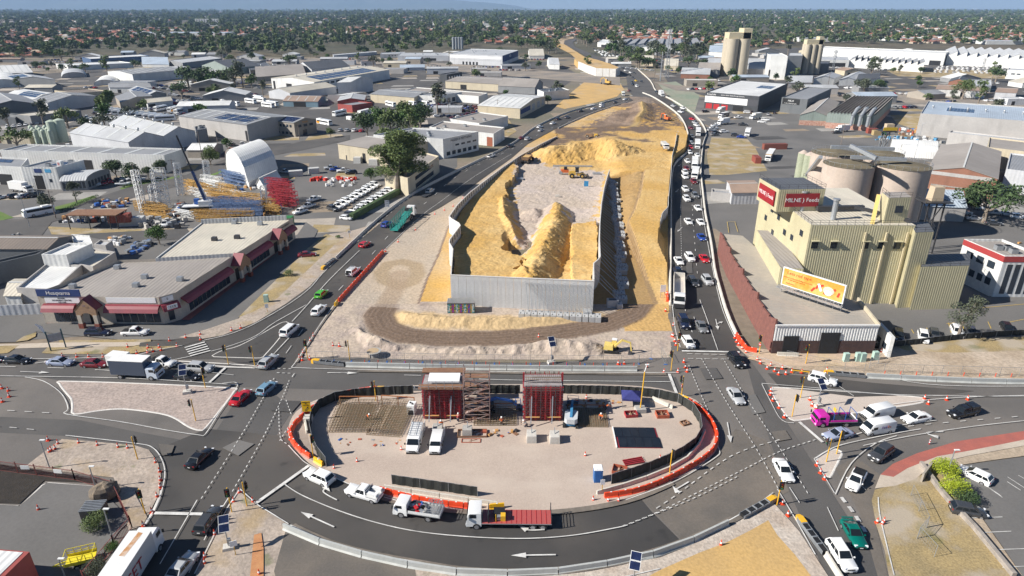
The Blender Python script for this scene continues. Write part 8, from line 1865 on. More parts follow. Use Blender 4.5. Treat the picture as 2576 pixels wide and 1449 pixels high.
t=thing('generator','white generator box on the gravel left of the left formwork','generator',G(1037,1042),-.15);m_=MB();m_.box((0,0,1.1),(1.2,1.5,1.9),aa);m_.build('housing',t);m_=MB();m_.cyl((-.2,.1,2.05),(-.2,.1,2.2),.15,ae,8);m_.cyl((.2,-.2,2.05),(.2,-.2,2.2),.15,ae,8);m_.box((0,-.76,.8),(.9,.02,.9),F);m_.build('vent',t)
t=thing('portable_toilet','blue portable toilet with white roof by the lower right fence','portable toilet',G(1503,1212),.02);m_=MB();m_.box((0,0,1.35),(1.15,1.15,2.1),mat('toilet_blue',(.02,.14,.40),rough=.4));m_.build('cabin',t);m_=MB();m_.box((0,0,2.48),(1.25,1.25,.22),aH,taper=.8);m_.build('roof',t);m_=MB();m_.box((0,-.59,1.3),(.75,.03,1.7),mat('door_blue',(.02,.10,.32)));m_.build('door',t);m_=MB();m_.box((0,0,.2),(1.4,2.2,.12),E);m_.bar((0,-1.1,.25),(0,-2.2,.25),.08,E);m_.build('trailer_base',t)
t=thing('container','grey roofed container painted with coloured graffiti before the front wall','container',G(1161,784));m_=MB();m_.box((0,0,1.3),(5.8,2.4,2.4),F);m_.build('body',t);m_=MB();m_.box((0,0,2.56),(5.9,2.5,.1),E);[m_.bar((-2.8+i*.3,-1.2,2.64),(-2.8+i*.3,1.2,2.64),.1,ag) for i in rg_(20)];m_.build('roof',t)
gc=[(.02,.3,.35),(.6,.6,.6),(.65,.4,.05),(.45,.03,.12),(.04,.12,.45),(.08,.25,.08)];GR=random.Random(2)
for i in rg_(20):m_=MB();m_.box((-2.7+i*.285,-1.23,1.3),(.2,.06,1.9),mat('graffiti_%s'%'teal white amber crimson blue green'.split()[i%6],gc[i%6],gc[(i*5+1)%6],scale=3,ramp=(.48,.52)));m_.build('painted_rib',t)
t=thing('manhole_ring','round concrete manhole ring on the dirt by the fence','manhole ring',G(942,897));m_=MB();m_.cyl((0,0,0),(0,0,1.1),.9,ag,20);m_.build('shaft',t);m_=MB();m_.cyl((0,0,1.1),(0,0,1.25),1.35,ag,24);m_.cyl((-.2,0,1.25),(-.2,0,1.27),1.1,mat('sand_fill',(.45,.33,.2)),20);m_.build('lid',t)
JK=random.Random(8);jc=[ag,aA,di,E,F,a3,aH,aD,ce,aD]
def aL(x0,y0,x1,y1,n,ao,s=1.,cols=None):
 a,b=G(x0,y0),G(x1,y1);m_=MB()
 for i in rg_(n):
  x,y=JK.uniform(0,b.x-a.x),JK.uniform(min(0,b.y-a.y),max(0,b.y-a.y));d=[JK.uniform(.4,1.8)*s,JK.uniform(.4,1.4)*s,JK.uniform(.3,1.4)*s];m_.box((x,y,d[2]/2),d,JK.choice(cols or jc),rz=JK.uniform(0,3),taper=JK.choice((1,1,.8)))
 m_.build('scrap_heap',loc=a,label='heap of mixed scrap and parts '+ao,cat='scrap heap',kind='stuff')
aL(1168,1102,1300,1085,30,'before the scaffold tower',.45);aL(1420,1030,1560,1012,40,'of offcuts below the upper black fence',.4,[aD,aD,a3,F,di]);aL(850,1125,1010,1108,24,'of tools on the gravel by the rebar cages',.35);
dN=mat('hivis_orange',(.85,.16,.02),rough=.7);trou=mat('navy_trousers',(.02,.025,.05));e3=mat('skin',(.45,.27,.19),rough=.6);hat=mat('hard_hat',(.8,.8,.78),rough=.4)
def a4(px,rz,label,bend=0.,z=0.,stride=.25,vest=dN,arm=.3):
 t=thing('person',label,'person',G(*px)+Vc((0,0,z)),rz,'workers in the yard');hb=.9;sx=sin(bend)*.5;cz=cos(bend)*.5
 J=[(0,0,hb),(sx*.5,0,hb+cz*.5),(sx,0,hb+cz),(sx*1.2,0,hb+cz*1.22),(sx*1.35+.02,0,hb+cz*1.42)]
 def bY(nm,vs,es,rs,m):
  me=bpy.data.meshes.new(nm);me.from_pydata(vs,es,[]);me.materials.append(m);o=bpy.data.objects.new(nm,me);dm.objects.link(o);o.parent=t;o.modifiers.new('skin','SKIN');me.skin_vertices[0].data[0].use_root=True
  for i,r in en_(rs):me.skin_vertices[0].data[i].radius=(r,r)
  o.modifiers.new('sub','SUBSURF').levels=1;return o
 S=J[2];vs=[J[0],J[1],S,J[3],J[4]];es=[(0,1),(1,2),(2,3),(3,4)];rs=[.15,.16,.15,.065,.12]
 for s in(-1,1):
  b=len(vs);vs+=[(S[0],s*.2,S[2]-.02),(S[0]+.12+sx*.4,s*.27,S[2]-.3),(S[0]+arm+sx*.5,s*.22,S[2]-.48),(S[0]+arm+.1+sx*.5,s*.2,S[2]-.52)];es+=[(2,b),(b,b+1),(b+1,b+2),(b+2,b+3)];rs+=[.075,.055,.042,.045]
  b=len(vs);k=stride*s;vs+=[(0,s*.1,hb-.06),(k*.5+.05,s*.11,.48),(k,s*.12,.08),(k+.17,s*.13,.05)];es+=[(0,b),(b,b+1),(b+1,b+2),(b+2,b+3)];rs+=[.10,.075,.05,.045]
 bY('body',vs,es,rs,e3)
 bY('shirt',[J[0],J[1],S]+[(S[0],s*.21,S[2]-.02) for s in(-1,1)]+[(S[0]+.1+sx*.4,s*.28,S[2]-.28) for s in(-1,1)],[(0,1),(1,2),(2,3),(2,4),(3,5),(4,6)],[.17,.185,.165,.095,.095,.075,.075],vest)
 bY('trousers',[J[0]]+[q for s in(-1,1) for q in((0,s*.1,hb-.08),(stride*s*.5+.05,s*.11,.48),(stride*s,s*.12,.14))],[(0,1),(1,2),(2,3),(0,4),(4,5),(5,6)],[.165,.12,.095,.08,.12,.095,.08],trou)
 m_=MB();m_.ball((J[4][0],0,J[4][2]+.08),(.145,.13,.11),hat,10,6);m_.cyl((J[4][0]+.02,0,J[4][2]+.05),(J[4][0]+.02,0,J[4][2]+.065),.18,hat,12);m_.build('hard_hat',t);m_=MB();m_.box((J[4][0]+.125,0,J[4][2]-.03),(.03,.03,.04),e3);[m_.box((J[4][0]+.11,s*.04,J[4][2]+.0),(.02,.025,.015),ae) for s in(-1,1)];m_.build('face',t)
a4((1110,1080),-1.3,'worker in orange top walking on the slab before the left formwork');a4((1152,1064),1.4,'worker in red top bending at the foot of the left formwork',.5,0,.15,a8);a4((1432+92,1034),.3,'worker in orange top bending over the planks left of the gazebo',.9,0,.2,dN,.45);a4((1324,1078),2.6,'worker in pale top kneeling beside the right formwork prop',.8,-.1,.3,ag);a4((1262,1072),2.,'worker in orange top standing between the formworks');a4((1512,1060),-2,'worker in orange top beside the flat rebar mat',.3);a4((925,1060),-.6,'worker in orange bending inside the rebar cage',.8,.1,.1)
#  CRANE YARD AND LEFTOVERS
lm={'white':mat('lattice_white',(.72,.72,.70)),'yellow':mat('lattice_yellow',(.55,.33,.09),(.40,.24,.08),scale=1),'blue':mat('lattice_blue',(.10,.17,.33),(.16,.22,.34),scale=1),'red':mat('lattice_red',(.36,.02,.035),(.28,.02,.03),scale=1)}
def bZ(w,h,L,m,seg=1.4,r=.1):
 mb=MB()
 for y in(-w/2,w/2):
  for z in(0,h):mb.bar((0,y,z),(L,y,z),r*1.3,m)
 n_=max(1,int(L/seg));s=L/n_
 for i in rg_(n_+1):
  x=i*s;mb.bar((x,-w/2,0),(x,-w/2,h),r*.8,m);mb.bar((x,w/2,0),(x,w/2,h),r*.8,m);mb.bar((x,-w/2,h),(x,w/2,h),r*.8,m)
  if i<n_:
   q=(0,h) if i%2 else(h,0);mb.bar((x,-w/2,q[0]),(x+s,-w/2,q[1]),r*.7,m);mb.bar((x,w/2,q[1]),(x+s,w/2,q[0]),r*.7,m);mb.bar((x,-w/2,h),(x+s,w/2,h),r*.7,m)
 return mb.mesh('crane_section')
LM={}
def fq(c,px,L,w,h,rz,z,ao,tilt=0.):
 k=(c,L,w,h);LM[k]=LM.get(k) or bZ(w,h,L,lm[c],r=.17 if tilt else.095);o=aj(LM[k],'crane_section',loc=G(*px)+Vc((0,0,z)),label='%s lattice crane section %s'%(c,ao),cat='crane section',group='%s crane sections in the crane yard'%c);o.rotation_euler=(0,-tilt,rz);return o
U=pi/2
for(x,y,L,w,n) in((425,520,12.5,3.4,'large one standing upright, nearest'),(462,490,11.,1.8,'slim one standing upright behind the yellow sections'),(529,455,7.5,1.8,'slim one standing upright before the arched hall'),(674,530,8,1.6,'slim one standing beside the red stack'),(402,508,5.5,2.6,'lower one standing behind the large tower')):fq('white',(x,y),L,w,w,.2,0,n,U-.05)
t=fq('white',(368,532),13.5,1.6,1.6,1.,0,'tapering tower head standing at the left',U)
YR=random.Random(14);HP=['left of the crane boom','behind the boom','before the arched hall door','along the arched hall','in the middle of the yard','right of the crane','behind the shop roof','beside the red stack','at the shop parapet','at the left edge','left of the large tower','before the small tent','beside the large tower','under the blue sections','right of the crane cab','in the back row']
dB=[('white',480,487,5,9,-25),('yellow',470,478,9,11,-28),('white',512,466,7,10,-30),('blue',560,452,9,11,-32),('yellow',520,500,7,10,-20),('blue',520,527,8,18,-3),('blue',540,540,8,14,-2),('yellow',590,512,9,12,-25),('yellow',485,548,5,18,0),('yellow',340,525,6,11,-14),('yellow',362,543,4,9,-18),('yellow',635,530,7,8,-12),('white',440,535,3,7,-25),('yellow',550,478,5,8,-30),('blue',555,515,4,14,-4),('white',560,480,3,8,-30)]
for ri,(c,x,y,n,L,a) in en_(dB):
 for i in rg_(n):fq(c,(x+(i%3)*7+YR.uniform(-3,3),y+(i%3)*3.5+YR.uniform(-1.5,1.5)),L,1.3,1.2,rd(a+YR.uniform(-7,7)),.2+(i//3)*1.3,'in the heap %s, %s counted upwards'%(HP[ri],aU(i)))
for i in rg_(15):fq('red',(676+(i%4)*6,502+(i%4)*7),8.5,1.5,1.4,rd(-18),.2+(i//3)*1.5,'in the tall red stack, %s'%aU(i))
t=thing('mobile_crane','blue and white mobile crane with its dark blue boom raised in the crane yard','crane',G(510,532),rd(10));m_=MB();m_.box((0,0,1.2),(11,2.6,1.4),ae);m_.box((0,0,2.),(11.2,2.7,.3),aa);m_.build('carrier',t);m_=MB();m_.box((1.5,0,2.9),(4.2,2.4,1.4),aa);m_.box((-1.4,.8,3.2),(1.5,1.1,1.7),ce);m_.build('superstructure',t);az(t,10,2.7,.65,(4.2,2.6,-2.,-3.6));m_=MB();dbl=mat('boom_blue',(.015,.04,.14),rough=.35);m_.bar((1.5,0,3.2),(-.9,.5,13),.75,dbl);m_.bar((-.9,.5,13),(-3.6,1.,24),.4,mat('boom_dark',(.02,.022,.03)));m_.build('boom',t);m_=MB();m_.bar((2.3,0,3.),(.2,.4,10),.3,aH);m_.build('boom_ram',t)
def Q(px,rz,c,label,L=6,z=0,H=2.5):
 t=thing('container',label,'container',G(*px)+Vc((0,0,z)),rz,'shipping containers');fn=mat('container_'+c,{'red':(.28,.07,.05),'white':(.6,.6,.58),'green':(.04,.22,.07),'blue':(.04,.1,.3),'grey':(.35,.36,.36),'brown':(.22,.07,.05),'tan':(.4,.3,.15)}[c],rough=.6,rib=('X',.4),ribdepth=1.);m_=MB();m_.box((0,0,H/2),(L,2.4,H),fn);m_.build('body',t);m_=MB();[m_.box((s*(L/2+.02),y,H/2),(.05,1.1,H-.2),fn) for s in(1,) for y in(-.58,.58)];m_.build('door',t)
Q((307,570),rd(8),'red','rust red container on stilts under the dark canopy roof',z=1.5);Q((205,560),rd(0),'grey','grey container under the left of the dark canopy roof',3,z=1.5);Q((335,566),rd(10),'white','long white container beside concrete weights',7);Q((717,565),rd(0),'green','green container behind the woodschool shop',5);Q((745,443),rd(20),'white','white container by the red and white goods',5,H=2.2);Q((790,436),rd(20),'white','second white container by the low wall',4,H=2.2);Q((900,410),0,'white','white container with red crates before the cream warehouse',3);Q((940,415),0,'white','white container beside the gum tree',3.5)
Q((2048,398),rd(80),'brown','rust red container beside the grain lorry',6);Q((1948,375),rd(5),'brown','long dark red container by the storage yard fence',11);Q((1902,408),rd(85),'red','faded red container on the dry ground',6);Q((2192,335),0,'red','red container in the right yard, left one',5);Q((2204,340),0,'tan','yellow tan container in the right yard',4);Q((2218,338),0,'green','green container in the right yard',3);Q((2228,332),0,'blue','blue container in the right yard',2.5)
t=thing('canopy','low dark canopy roof over junk at the left of the crane yard','canopy',G(250,575));m_=MB();m_.box((-1,2,4.3),(15,6,.3),a3);m_.build('roof',t);m_=MB();[m_.bar((x,y,0),(x,y,4.2),.2,F) for x in(-8,-2,4,6.2) for y in(-.8,4.6)];m_.build('post',t,kind='stuff')
aL(150,560,290,545,45,'under and behind the dark canopy');aL(220,525,340,505,40,'left of the tall white lattice');aL(340,575,480,555,55,'of grey weights at the crane yard fence',1.2,[ag,aA,ag,E,F]);aL(380,550,500,515,50,'round the mobile crane');aL(520,545,740,500,70,'between the crane sections');aL(560,480,700,440,35,'before the arched hall');aL(790,450,890,418+38,45,'of red crates along the grey wall',.9,[mat('red_crate',(.6,.05,.03)),mat('red_crate',(.6,.05,.03)),aH]);aL(830,455,885,470,22,'of white sacks beside the red crates',.8,[aH,aH,aA]);aL(310,640,385,612,55,'blue grey machinery behind the shops',.9,[ce,E,lm['blue'],F,E]);aL(250,622,330,600,30,'of sheets behind the cold store',.9,[aA,aH,aD,E]);aL(0,610,55,590,20,'at the left edge above the brown roofs',.8)
aL(2215,323,2440,345,60,'along the brick foundry wall',1.1);aL(2240,365,2330,345,50,'pallets of grey blocks by the white tents',1.1,[E,aH,mat('pale_blue_drum',(.1,.3,.5)),ag]);aL(0,360,70,335,40,'stacked grey pallets left of the green silos',1.3,[ag,aA,a3]);aL(170,372,210,345,25,'pipes between the silo groups',1.,[aH,E]);aL(2420,640,2576,600,12,'in the shade behind the red fascia office',.8)
for i,(x,y,r_,h,c) in en_([(86+k*6,352+(k%3)*6,1.1,6.5,'pale_green') for k in rg_(9)]+[(142,358,2.2,10,'pale_green'),(162,357,2.2,10.5,'pale_green'),(228,365,1.4,6.5,'white'),(243,366,1.4,6.5,'white')]):p=G(x,y);m_=MB();mm_=mat('silo_'+c,{'pale_green':(.40,.46,.38),'white':(.66,.66,.66)}[c],scale=.3);m_.cyl((0,0,0),(0,0,h),r_,mm_,18);m_.cyl((0,0,h),(0,0,h+.7),r_,mm_,18,r2=.4);m_.build('silo',loc=(p.x,p.y,0),smooth=rd(40),label='%s silo beside the twin gabled factory, %s from the left'%(c.replace('_',' '),aU(i)),cat='silo',group='silos beside the twin gabled factory')
for i in rg_(4):p=G(1141+i*7,124);m_=MB();m_.cyl((0,0,0),(0,0,17),2.2,E,16);m_.cyl((0,0,17),(0,0,18),2.2,E,16,r2=.5);m_.build('silo',loc=(p.x,p.y,0),smooth=rd(40),label='slim grey dairy silo above the dairy roofs, %s from the left'%aU(i),cat='silo',group='dairy silos')
rr=random.Random(6);rk=MB();rk.ball((0,0,1.),(1.9,1.5,1.3),mat('boulder_granite',(.22,.17,.12),(.13,.11,.09),scale=1.2,rough=1,fine=.3),14,9);rk.v=[Vc(p)*(1+.13*noise.noise(Vc(p)*1.3)) for p in rk.v];rk.build('boulder',loc=G(268,1252),rz=.5,label='big rough boulder in the kerbed bed by the red fence',cat='boulder')
sheet('garden_bed',[(205,1275),(240,1235),(300,1225),(315,1260),(330,1310),(300,1340),(225,1336),(212,1318)],.03,dF);m_=MB();[m_.bar((-1.3,y,1.8),(1.3,y,1.8),.12,E) for y in[-.9+k*.3 for k in rg_(7)]];m_.box((0,0,.9),(2.5,1.9,1.6),F);m_.build('slatted_box',loc=G(242,1300),rz=.1,label='dark box with a slatted grey top beside the boulder',cat='utility box')
t=thing('car_trailer','bright yellow caged trailer parked by the red fence, lower left','trailer',G(208,1418),rd(20));ty=mat('trailer_yellow',(.72,.60,.03),rough=.5);m_=MB();m_.box((0,0,.75),(3.,1.7,.1),ty);[m_.box((0,s*.85,.95),(3.,.05,.4),ty) for s in(-1,1)];m_.bar((-1.5,.4,.6),(-2.9,0,.6),.1,ty);m_.bar((-1.5,-.4,.6),(-2.9,0,.6),.1,ty);m_.build('tray',t);m_=MB();[m_.bar((x,s*.85,.9),(x,s*.85,1.9),.06,ty) for x in(-1.5,-.75,0,.75,1.5) for s in(-1,1)];[m_.bar((-1.5,s*.85,z),(1.5,s*.85,z),.05,ty) for s in(-1,1) for z in(1.4,1.9)];[m_.bar((x,-.85,1.9),(x,.85,1.9),.05,ty) for x in(-1.5,1.5)];m_.build('cage',t);az(t,2,1.9,.32,(-.3,))
m_=MB();m_.box((0,0,2.2),(8,5,4.4),by('r'));m_.box((-.2,.2,4.43),(7.2,4.2,.06),aE('W'));m_.build('small_building',loc=G(-25,1500),rz=-.1,label='maroon edged white roof cut by the lower left corner',cat='building')
def lamp(px,yt,label,rz=0):p=G(*px);h=an(*px,yt);t=thing('lamp_post',label,'lamp post',p,rz,'grey lamp posts');m_=MB();m_.cyl((0,0,0),(0,0,h),.09,E,8,r2=.06);m_.build('pole',t);m_=MB();m_.box((.3,0,h),(.7,.25,.12),aa);m_.build('lamp_head',t)
for a in(((126,1180),1107,'grey lamp post before the lower left verge'),((243,1232),1173,'grey pole beside the boulder'),((285,1358),1280,'grey pole beside the clipped bush'),((165,1455),1405,'grey lamp post by the yellow trailer'),((2380,1200),1132,'lamp post by the yellow green bushes'),((75,570),480,'lamp post left of the bus'),((100,505),448,'lamp post in the left car park'),((2290,440),310,'slim mast in the right yard'),((1700-0,372),330,'sign mast on the haul road')):lamp(*a)
w=W([(2315,1172),(2370,1250),(2450,1335),(2560,1470)]);rt_=thing('low_wall','low wall of rough grey concrete along the dry grass strip','wall',w[0]);[(lambda a,b:(lambda m_:(m_.bar(a-w[0]+Vc((0,0,.4)),b-w[0]+Vc((0,0,.4)),.5,mat('rough_grey_wall',(.38,.34,.30),(.26,.23,.2),scale=1.2,bump=.05),h=.9),m_.build('wall_section',rt_)))(MB()))(a,b) for a,b in zip(ah(w,2.5),ah(w,2.5)[1:])]
m_=MB();a,b=G(2344,1178),G(2316,1215);m_.bar(Vc((0,0,.8)),b-a+Vc((0,0,.8)),.25,by('t'),h=1.6);m_.build('tan_wall',loc=a,label='short tan wall at the end of the rough grey wall',cat='wall')
aY([(2290,1250),(2330,1330),(2300,1350),(2380,1440)],'leaning on the dry grass strip',False,3.,0);m_=MB();rwm=mat('sign_red',(.55,.03,.04));m_.add([(-.5,-.45,.08),(.5,-.45,.08),(0,.45,.08)],[(0,1,2)],rwm);m_.add([(-.34,-.36,.09),(.34,-.36,.09),(0,.28,.09)],[(0,1,2)],aH);m_.bar((0,.4,.08),(-.5,2.2,.08),.08,av);m_.build('fallen_sign',loc=G(2242,1360),label='fallen give way triangle on the dry grass',cat='sign')
m_=MB();m_.cyl((0,0,0),(0,0,1.1),.09,do,8);m_.cyl((0,0,.4),(0,0,.6),.093,aH,8);m_.cyl((0,0,.8),(0,0,.95),.093,aH,8);m_.build('bollard',loc=G(2337,1147-28),label='red and white post on the red cycle path',cat='bollard')
t=thing('barrier_board','yellow and black striped barrier boards on the bend before the workshop','barrier',G(1990,942),-.2);m_=MB();[m_.bar((0,0,.9),(3.2,-.1,.9),.06,av,h=.2),m_.bar((3.4,-.2,.9),(5.6,-.8,.9),.06,av,h=.2)];m_.build('board',t);m_=MB();[m_.bar((x,y,0),(x,y,.9),.06,av) for x,y in((.3,.2),(2.8,-.3),(3.7,0),(5.3,-.9))];m_.build('trestle',t,kind='stuff')
for(x,y,d,m,bk) in((1474,478,(1.6,.1,2.),mat('sky_panel',(.04,.25,.5)),'blue panelled light trailer inside the ramp'),(1402,502,(1.4,.8,.7),aA,'single pale concrete block inside the ramp'),(1440,432,(16,1.2,.4),E,'long stack of steel rods behind the loader'),(1500,450,(3,1.6,.5),E,'steel rods right of the loader'),(1308,462,(2.6,2.2,.5),E,'steel strips at the left of the ramp')):p=GF(x,y,-2);m_=MB();m_.box((0,0,d[2]/2),d,m);m_.build('site_stock',loc=(p.x,p.y,bc(p.x,p.y)+.05),rz=-.05,label=bk,cat='stock')
#  TREES, SUBURB, HILLS, HAZE
bE=[mat('gum_leaves',(.085,.13,.038),(.14,.18,.06),scale=.5,rough=.8,fine=.35,fscale=3),mat('dark_leaves',(.038,.075,.026),(.07,.11,.038),scale=.5,rough=.8,fine=.35,fscale=3),mat('bright_leaves',(.075,.15,.03),(.05,.10,.02),scale=.5,rough=.8,fine=.3,fscale=3),mat('grey_green_leaves',(.10,.12,.08),(.075,.085,.05),scale=.5,rough=.8,fine=.35,fscale=3),mat('yellow_green_leaves',(.36,.42,.02),(.26,.34,.02),scale=.6,rough=.8,fine=.3,fscale=4)]
e4=mat('bark',(.20,.16,.12),(.32,.28,.24),scale=1.2,rough=.95)
TR=random.Random(21)
def bF(dj,n,size,m,aZ):
 """many leaf clusters spread through the volume of each clump"""
 vs,fs=[],[]
 tot=sum(r[0]*r[1]*r[2] for c,r in dj)
 for c,r in dj:
  k=max(6,int(n*r[0]*r[1]*r[2]/tot))
  for _ in rg_(k):
   th=aZ.uniform(0,2*pi);ph=math.acos(aZ.uniform(-.75,1));q=aZ.uniform(.62,1.02) if aZ.random()<.8 else aZ.uniform(.1,.7)
   x=c[0]+r[0]*q*sin(ph)*cos(th);y=c[1]+r[1]*q*sin(ph)*sin(th);z=c[2]+r[2]*q*cos(ph)
   a=Vc((aZ.gauss(0,1),aZ.gauss(0,1),aZ.gauss(0,.6))).normalized()*size*aZ.uniform(.6,1.3);b=Vc((aZ.gauss(0,1),aZ.gauss(0,1),aZ.gauss(0,.8))).normalized()*size*aZ.uniform(.5,1.1)
   o=len(vs);p=Vc((x,y,z));vs+=[p-a,p+b*.8,p+a,p-b*.7];fs.append((o,o+1,o+2,o+3))
 me=bpy.data.meshes.new('crown');me.from_pydata([tuple(v) for v in vs],[],fs);me.materials.append(m);return me
def b7(kind,aZ):
 cl=[]
 if kind=='gum':
  for i in rg_(11):a=aZ.uniform(0,6.28);d=aZ.uniform(.8,3.4);z=aZ.uniform(4.2,9.6);s=aZ.uniform(.9,1.7);cl.append(((d*cos(a)*(1-z/22),d*sin(a)*(1-z/22),z),(s,s,s*.8)))
 elif kind=='round':
  for i in rg_(9):a=i*2.4;d=1.9*(i%3)/2;cl.append(((d*cos(a),d*sin(a),3.2+aZ.uniform(-.5,1.6)),(aZ.uniform(1.3,1.8),)*3))
 elif kind=='broad':
  for i in rg_(13):a=aZ.uniform(0,6.28);d=aZ.uniform(0,4.);cl.append(((d*cos(a),d*sin(a),5.5-d*.35+aZ.uniform(-.6,.9)),(aZ.uniform(1.3,2.1),aZ.uniform(1.3,2.1),1.3)))
 elif kind=='column':
  for i in rg_(8):cl.append(((aZ.uniform(-.4,.4),aZ.uniform(-.4,.4),1.5+i*1.25),(1.7-abs(i-2.5)*.22,)*2+(1.2,)))
 elif kind=='bush':
  for i in rg_(6):a=i*1.3;cl.append(((.6*cos(a),.6*sin(a),.9+aZ.uniform(-.1,.3)),(.9,.9,.8)))
 return cl
def bi(kind,m,n,size,seed,trunk=True,join=True):
 aZ=random.Random(seed);cl=b7(kind,aZ);me=bF(cl,n,size,m,aZ)
 tb=MB();dl={'gum':8,'round':3,'broad':5,'column':3,'bush':.8}[kind];r0={'gum':.32,'round':.22,'broad':.4,'column':.25,'bush':.08}[kind]
 tb.cyl((0,0,0),(.1,0,dl*.45),r0,e4,7,r2=r0*.75)
 for c,r in cl[:7]:tb.cyl((.1,0,dl*aZ.uniform(.3,.45)),c,r0*.45,e4,5,r2=r0*.12)
 return me,tb
def aF(label,px,s,kind='gum',m=0,group=None,n=2600,size=.26,name='gum_tree',sc=None,rz=None):
 p=G(*px);me,tb=bi(kind,bE[m],n,size,int(px[0]*3+px[1]))
 t=thing(name,label,'tree' if kind!='bush' else 'bush',(p.x,p.y,0),TR.uniform(0,6),group);tb.build('trunk',t);aj(me,'crown',t);t.scale=sc or(s,s,s);return t
aF('tall leaning gum tree beside the left highway, trunk on the left',(1000,488),2.1,n=11000,size=.15,sc=(2.8,2.8,2.1));aF('tall gum tree beside the left highway, right of its twin',(1024,484),1.95,m=0,n=10000,size=.15,sc=(2.5,2.5,2.));aF('lower leafy gum between the two tall gums and the cream office',(1012,478),1.5,m=0,n=8000,size=.15,sc=(2.7,2.7,1.45))
aF('lone dark gum tree above the grey roofs, far left',(272,278),2.,'round',0,n=5200,size=.36,name='tree');aF('sparse thin leaved gum beside the mesh fenced car park',(2408,855),1.05,'gum',3,n=1800,size=.2)
for i,(x,y,s,k,m,bk) in en_([(294,448,1.25,'round',1,'round dark tree before the long white units, left'),(338,458,1.15,'round',1,'round dark tree before the long white units, middle'),(375,450,.8,'round',1,'small round tree behind the flag pole'),(408,436,.95,'round',1,'round dark tree before the long white units, right'),(530,415,1.25,'round',0,'olive tree at the street bend'),(120,530,.9,'round',3,'grey shrubby tree left of the bus'),(193,510,.7,'gum',3,'thin young tree on the kerb lawn'),(985,338,2.2,'round',0,'left tree of the clump behind the signwriter building'),(1020,338,2.1,'round',2,'bright green tree of the clump behind the signwriter building'),(925,346,2.1,'round',1,'dark tree at the left end of the clump behind the signwriter building'),(1058,326,2.2,'round',1,'dark tree at the right end of the clump behind the signwriter building'),(955,328,2.2,'round',2,'green tree at the back of the clump behind the signwriter building'),(1020,318,2.2,'round',0,'olive tree at the back of the clump behind the signwriter building'),(832,345,.8,'round',0,'small olive tree at the depot gate'),(1160+218,263,1.1,'round',1,'round tree between the cream warehouse and the poster wall'),(402,615,.95,'round',2,'green tree in the yard behind the shops'),(934,455,.8,'round',2,'small bright tree left of the cream office'),(850,600,.55,'bush',2,'round bush on the lot island by the highway'),(727,695,.9,'bush',0,'olive bush on the verge before the shops'),(2475,560,1.9,'broad',1,'wide dark leafy tree in the yard right of the mill'),(2440,540,1.3,'round',1,'dark tree behind the wide leafy tree'),(2420,250,1.9,'broad',0,'wide dark gum between the car lots, right background'),(2395,262,1.,'gum',3,'thin gum beside the wide dark gum'),(2172,240,1.8,'broad',3,'grey green gum left of the rail sidings'),(2205,236,1.5,'broad',1,'dark gum left of the rail sidings'),(2376,240,.9,'bush',1,'bush beside the rail sidings'),(2315,185,1.1,'round',1,'round dark tree by the factory drive'),(2246,186,1.,'round',0,'olive tree before the sawtooth wing'),(2262,188,.9,'gum',3,'umbrella shaped pine before the sawtooth wing'),(2195,182,1.5,'gum',0,'pale gum before the white sawtooth wing'),(2208,178,1.2,'gum',3,'thin gum before the white sawtooth wing'),(2502,195,1.2,'round',1,'dark round tree on the far car park verge')]):
 if k=='bush':aF(bk,(x,y),s,k,m,None,900,.12,'bush')
 else:aF(bk,(x,y),s,k,m,None,1700,.30,'tree')
for i,(x,y,m,s,bk) in en_([(2372,1196,4,1.3,'upper yellow green bush beside the car park'),(2398,1243,4,1.35,'lower yellow green bush beside the car park'),(2424,1268,1,1.15,'dark green bush below the yellow green bushes'),(242,1330,0,1.15,'clipped brown green bush in the kerbed bed, lower left'),(282,1385,2,.6,'bright shrub by the red fence'),(240,1440,3,.9,'straggly shrub beside the yellow trailer')]):aF(bk,(x,y),s,'bush',m,None,3800,.075,'bush')
a_,b_=G(885,553),G(1005,487);d=b_-a_;cl=[((d.x*f,d.y*f,1.1),(.9,.9,1.)) for f in[i/22 for i in rg_(23)]];me=bF(cl,5200,.13,bE[1],random.Random(4));m_=MB();m_.bar(Vc((0,0,1.)),d+Vc((0,0,1.)),1.4,bE[1],h=1.9);t=thing('hedge','clipped green hedge beside the yard of white cars','hedge',a_);m_.build('core',t);aj(me,'foliage',t)
for(x0,y0,x1,y1,h,bk) in((155,535,245,497,1.,'low dark hedge on the kerb lawn left'),(312,473,395,452,1.2,'low dark hedge before the flag pole')):
 a_,b_=G(x0,y0),G(x1,y1);d=b_-a_;m_=MB();cl=[((d.x*f,d.y*f,.6),(.7,.7,.6)) for f in[i/14 for i in rg_(15)]];aj(bF(cl,1400,.14,bE[1],random.Random(5)),'hedge',loc=a_,label=bk,cat='hedge')
fr={}
for k,ms in(('gum',(0,3)),('round',(0,1,2)),('broad',(0,1,3)),('column',(1,0))):
 for m in ms:
  for v in rg_(2):
   me,tb=bi(k,bE[m],420,.55,91+v+m*7+len(k));bm=MB();bm.v=list(tb.v);bm.f=list(tb.f);bm.m=list(tb.m);bm.mats=list(tb.mats)
   o=len(bm.v);bm.v+=[Vc(x.co) for x in me.vertices];bm.mats.append(bE[m]);kk=len(bm.mats)-1
   for p in me.polygons:bm.f.append([o+i for i in p.vertices]);bm.m.append(kk)
   fr[(k,m,v)]=bm.mesh('tree')
e5=list(fr)
e6={'gum':'open gum tree','round':'round crowned tree','broad':'wide spreading tree','column':'tall narrow tree'};MD={0:'olive green',1:'dark green',2:'bright green',3:'grey green'}
e7=[(min(p[0] for p in b),max(p[0] for p in b),min(p[1] for p in b),max(p[1] for p in b),b) for b in BK]
e7+=[(-1,1,-1,1,0)]
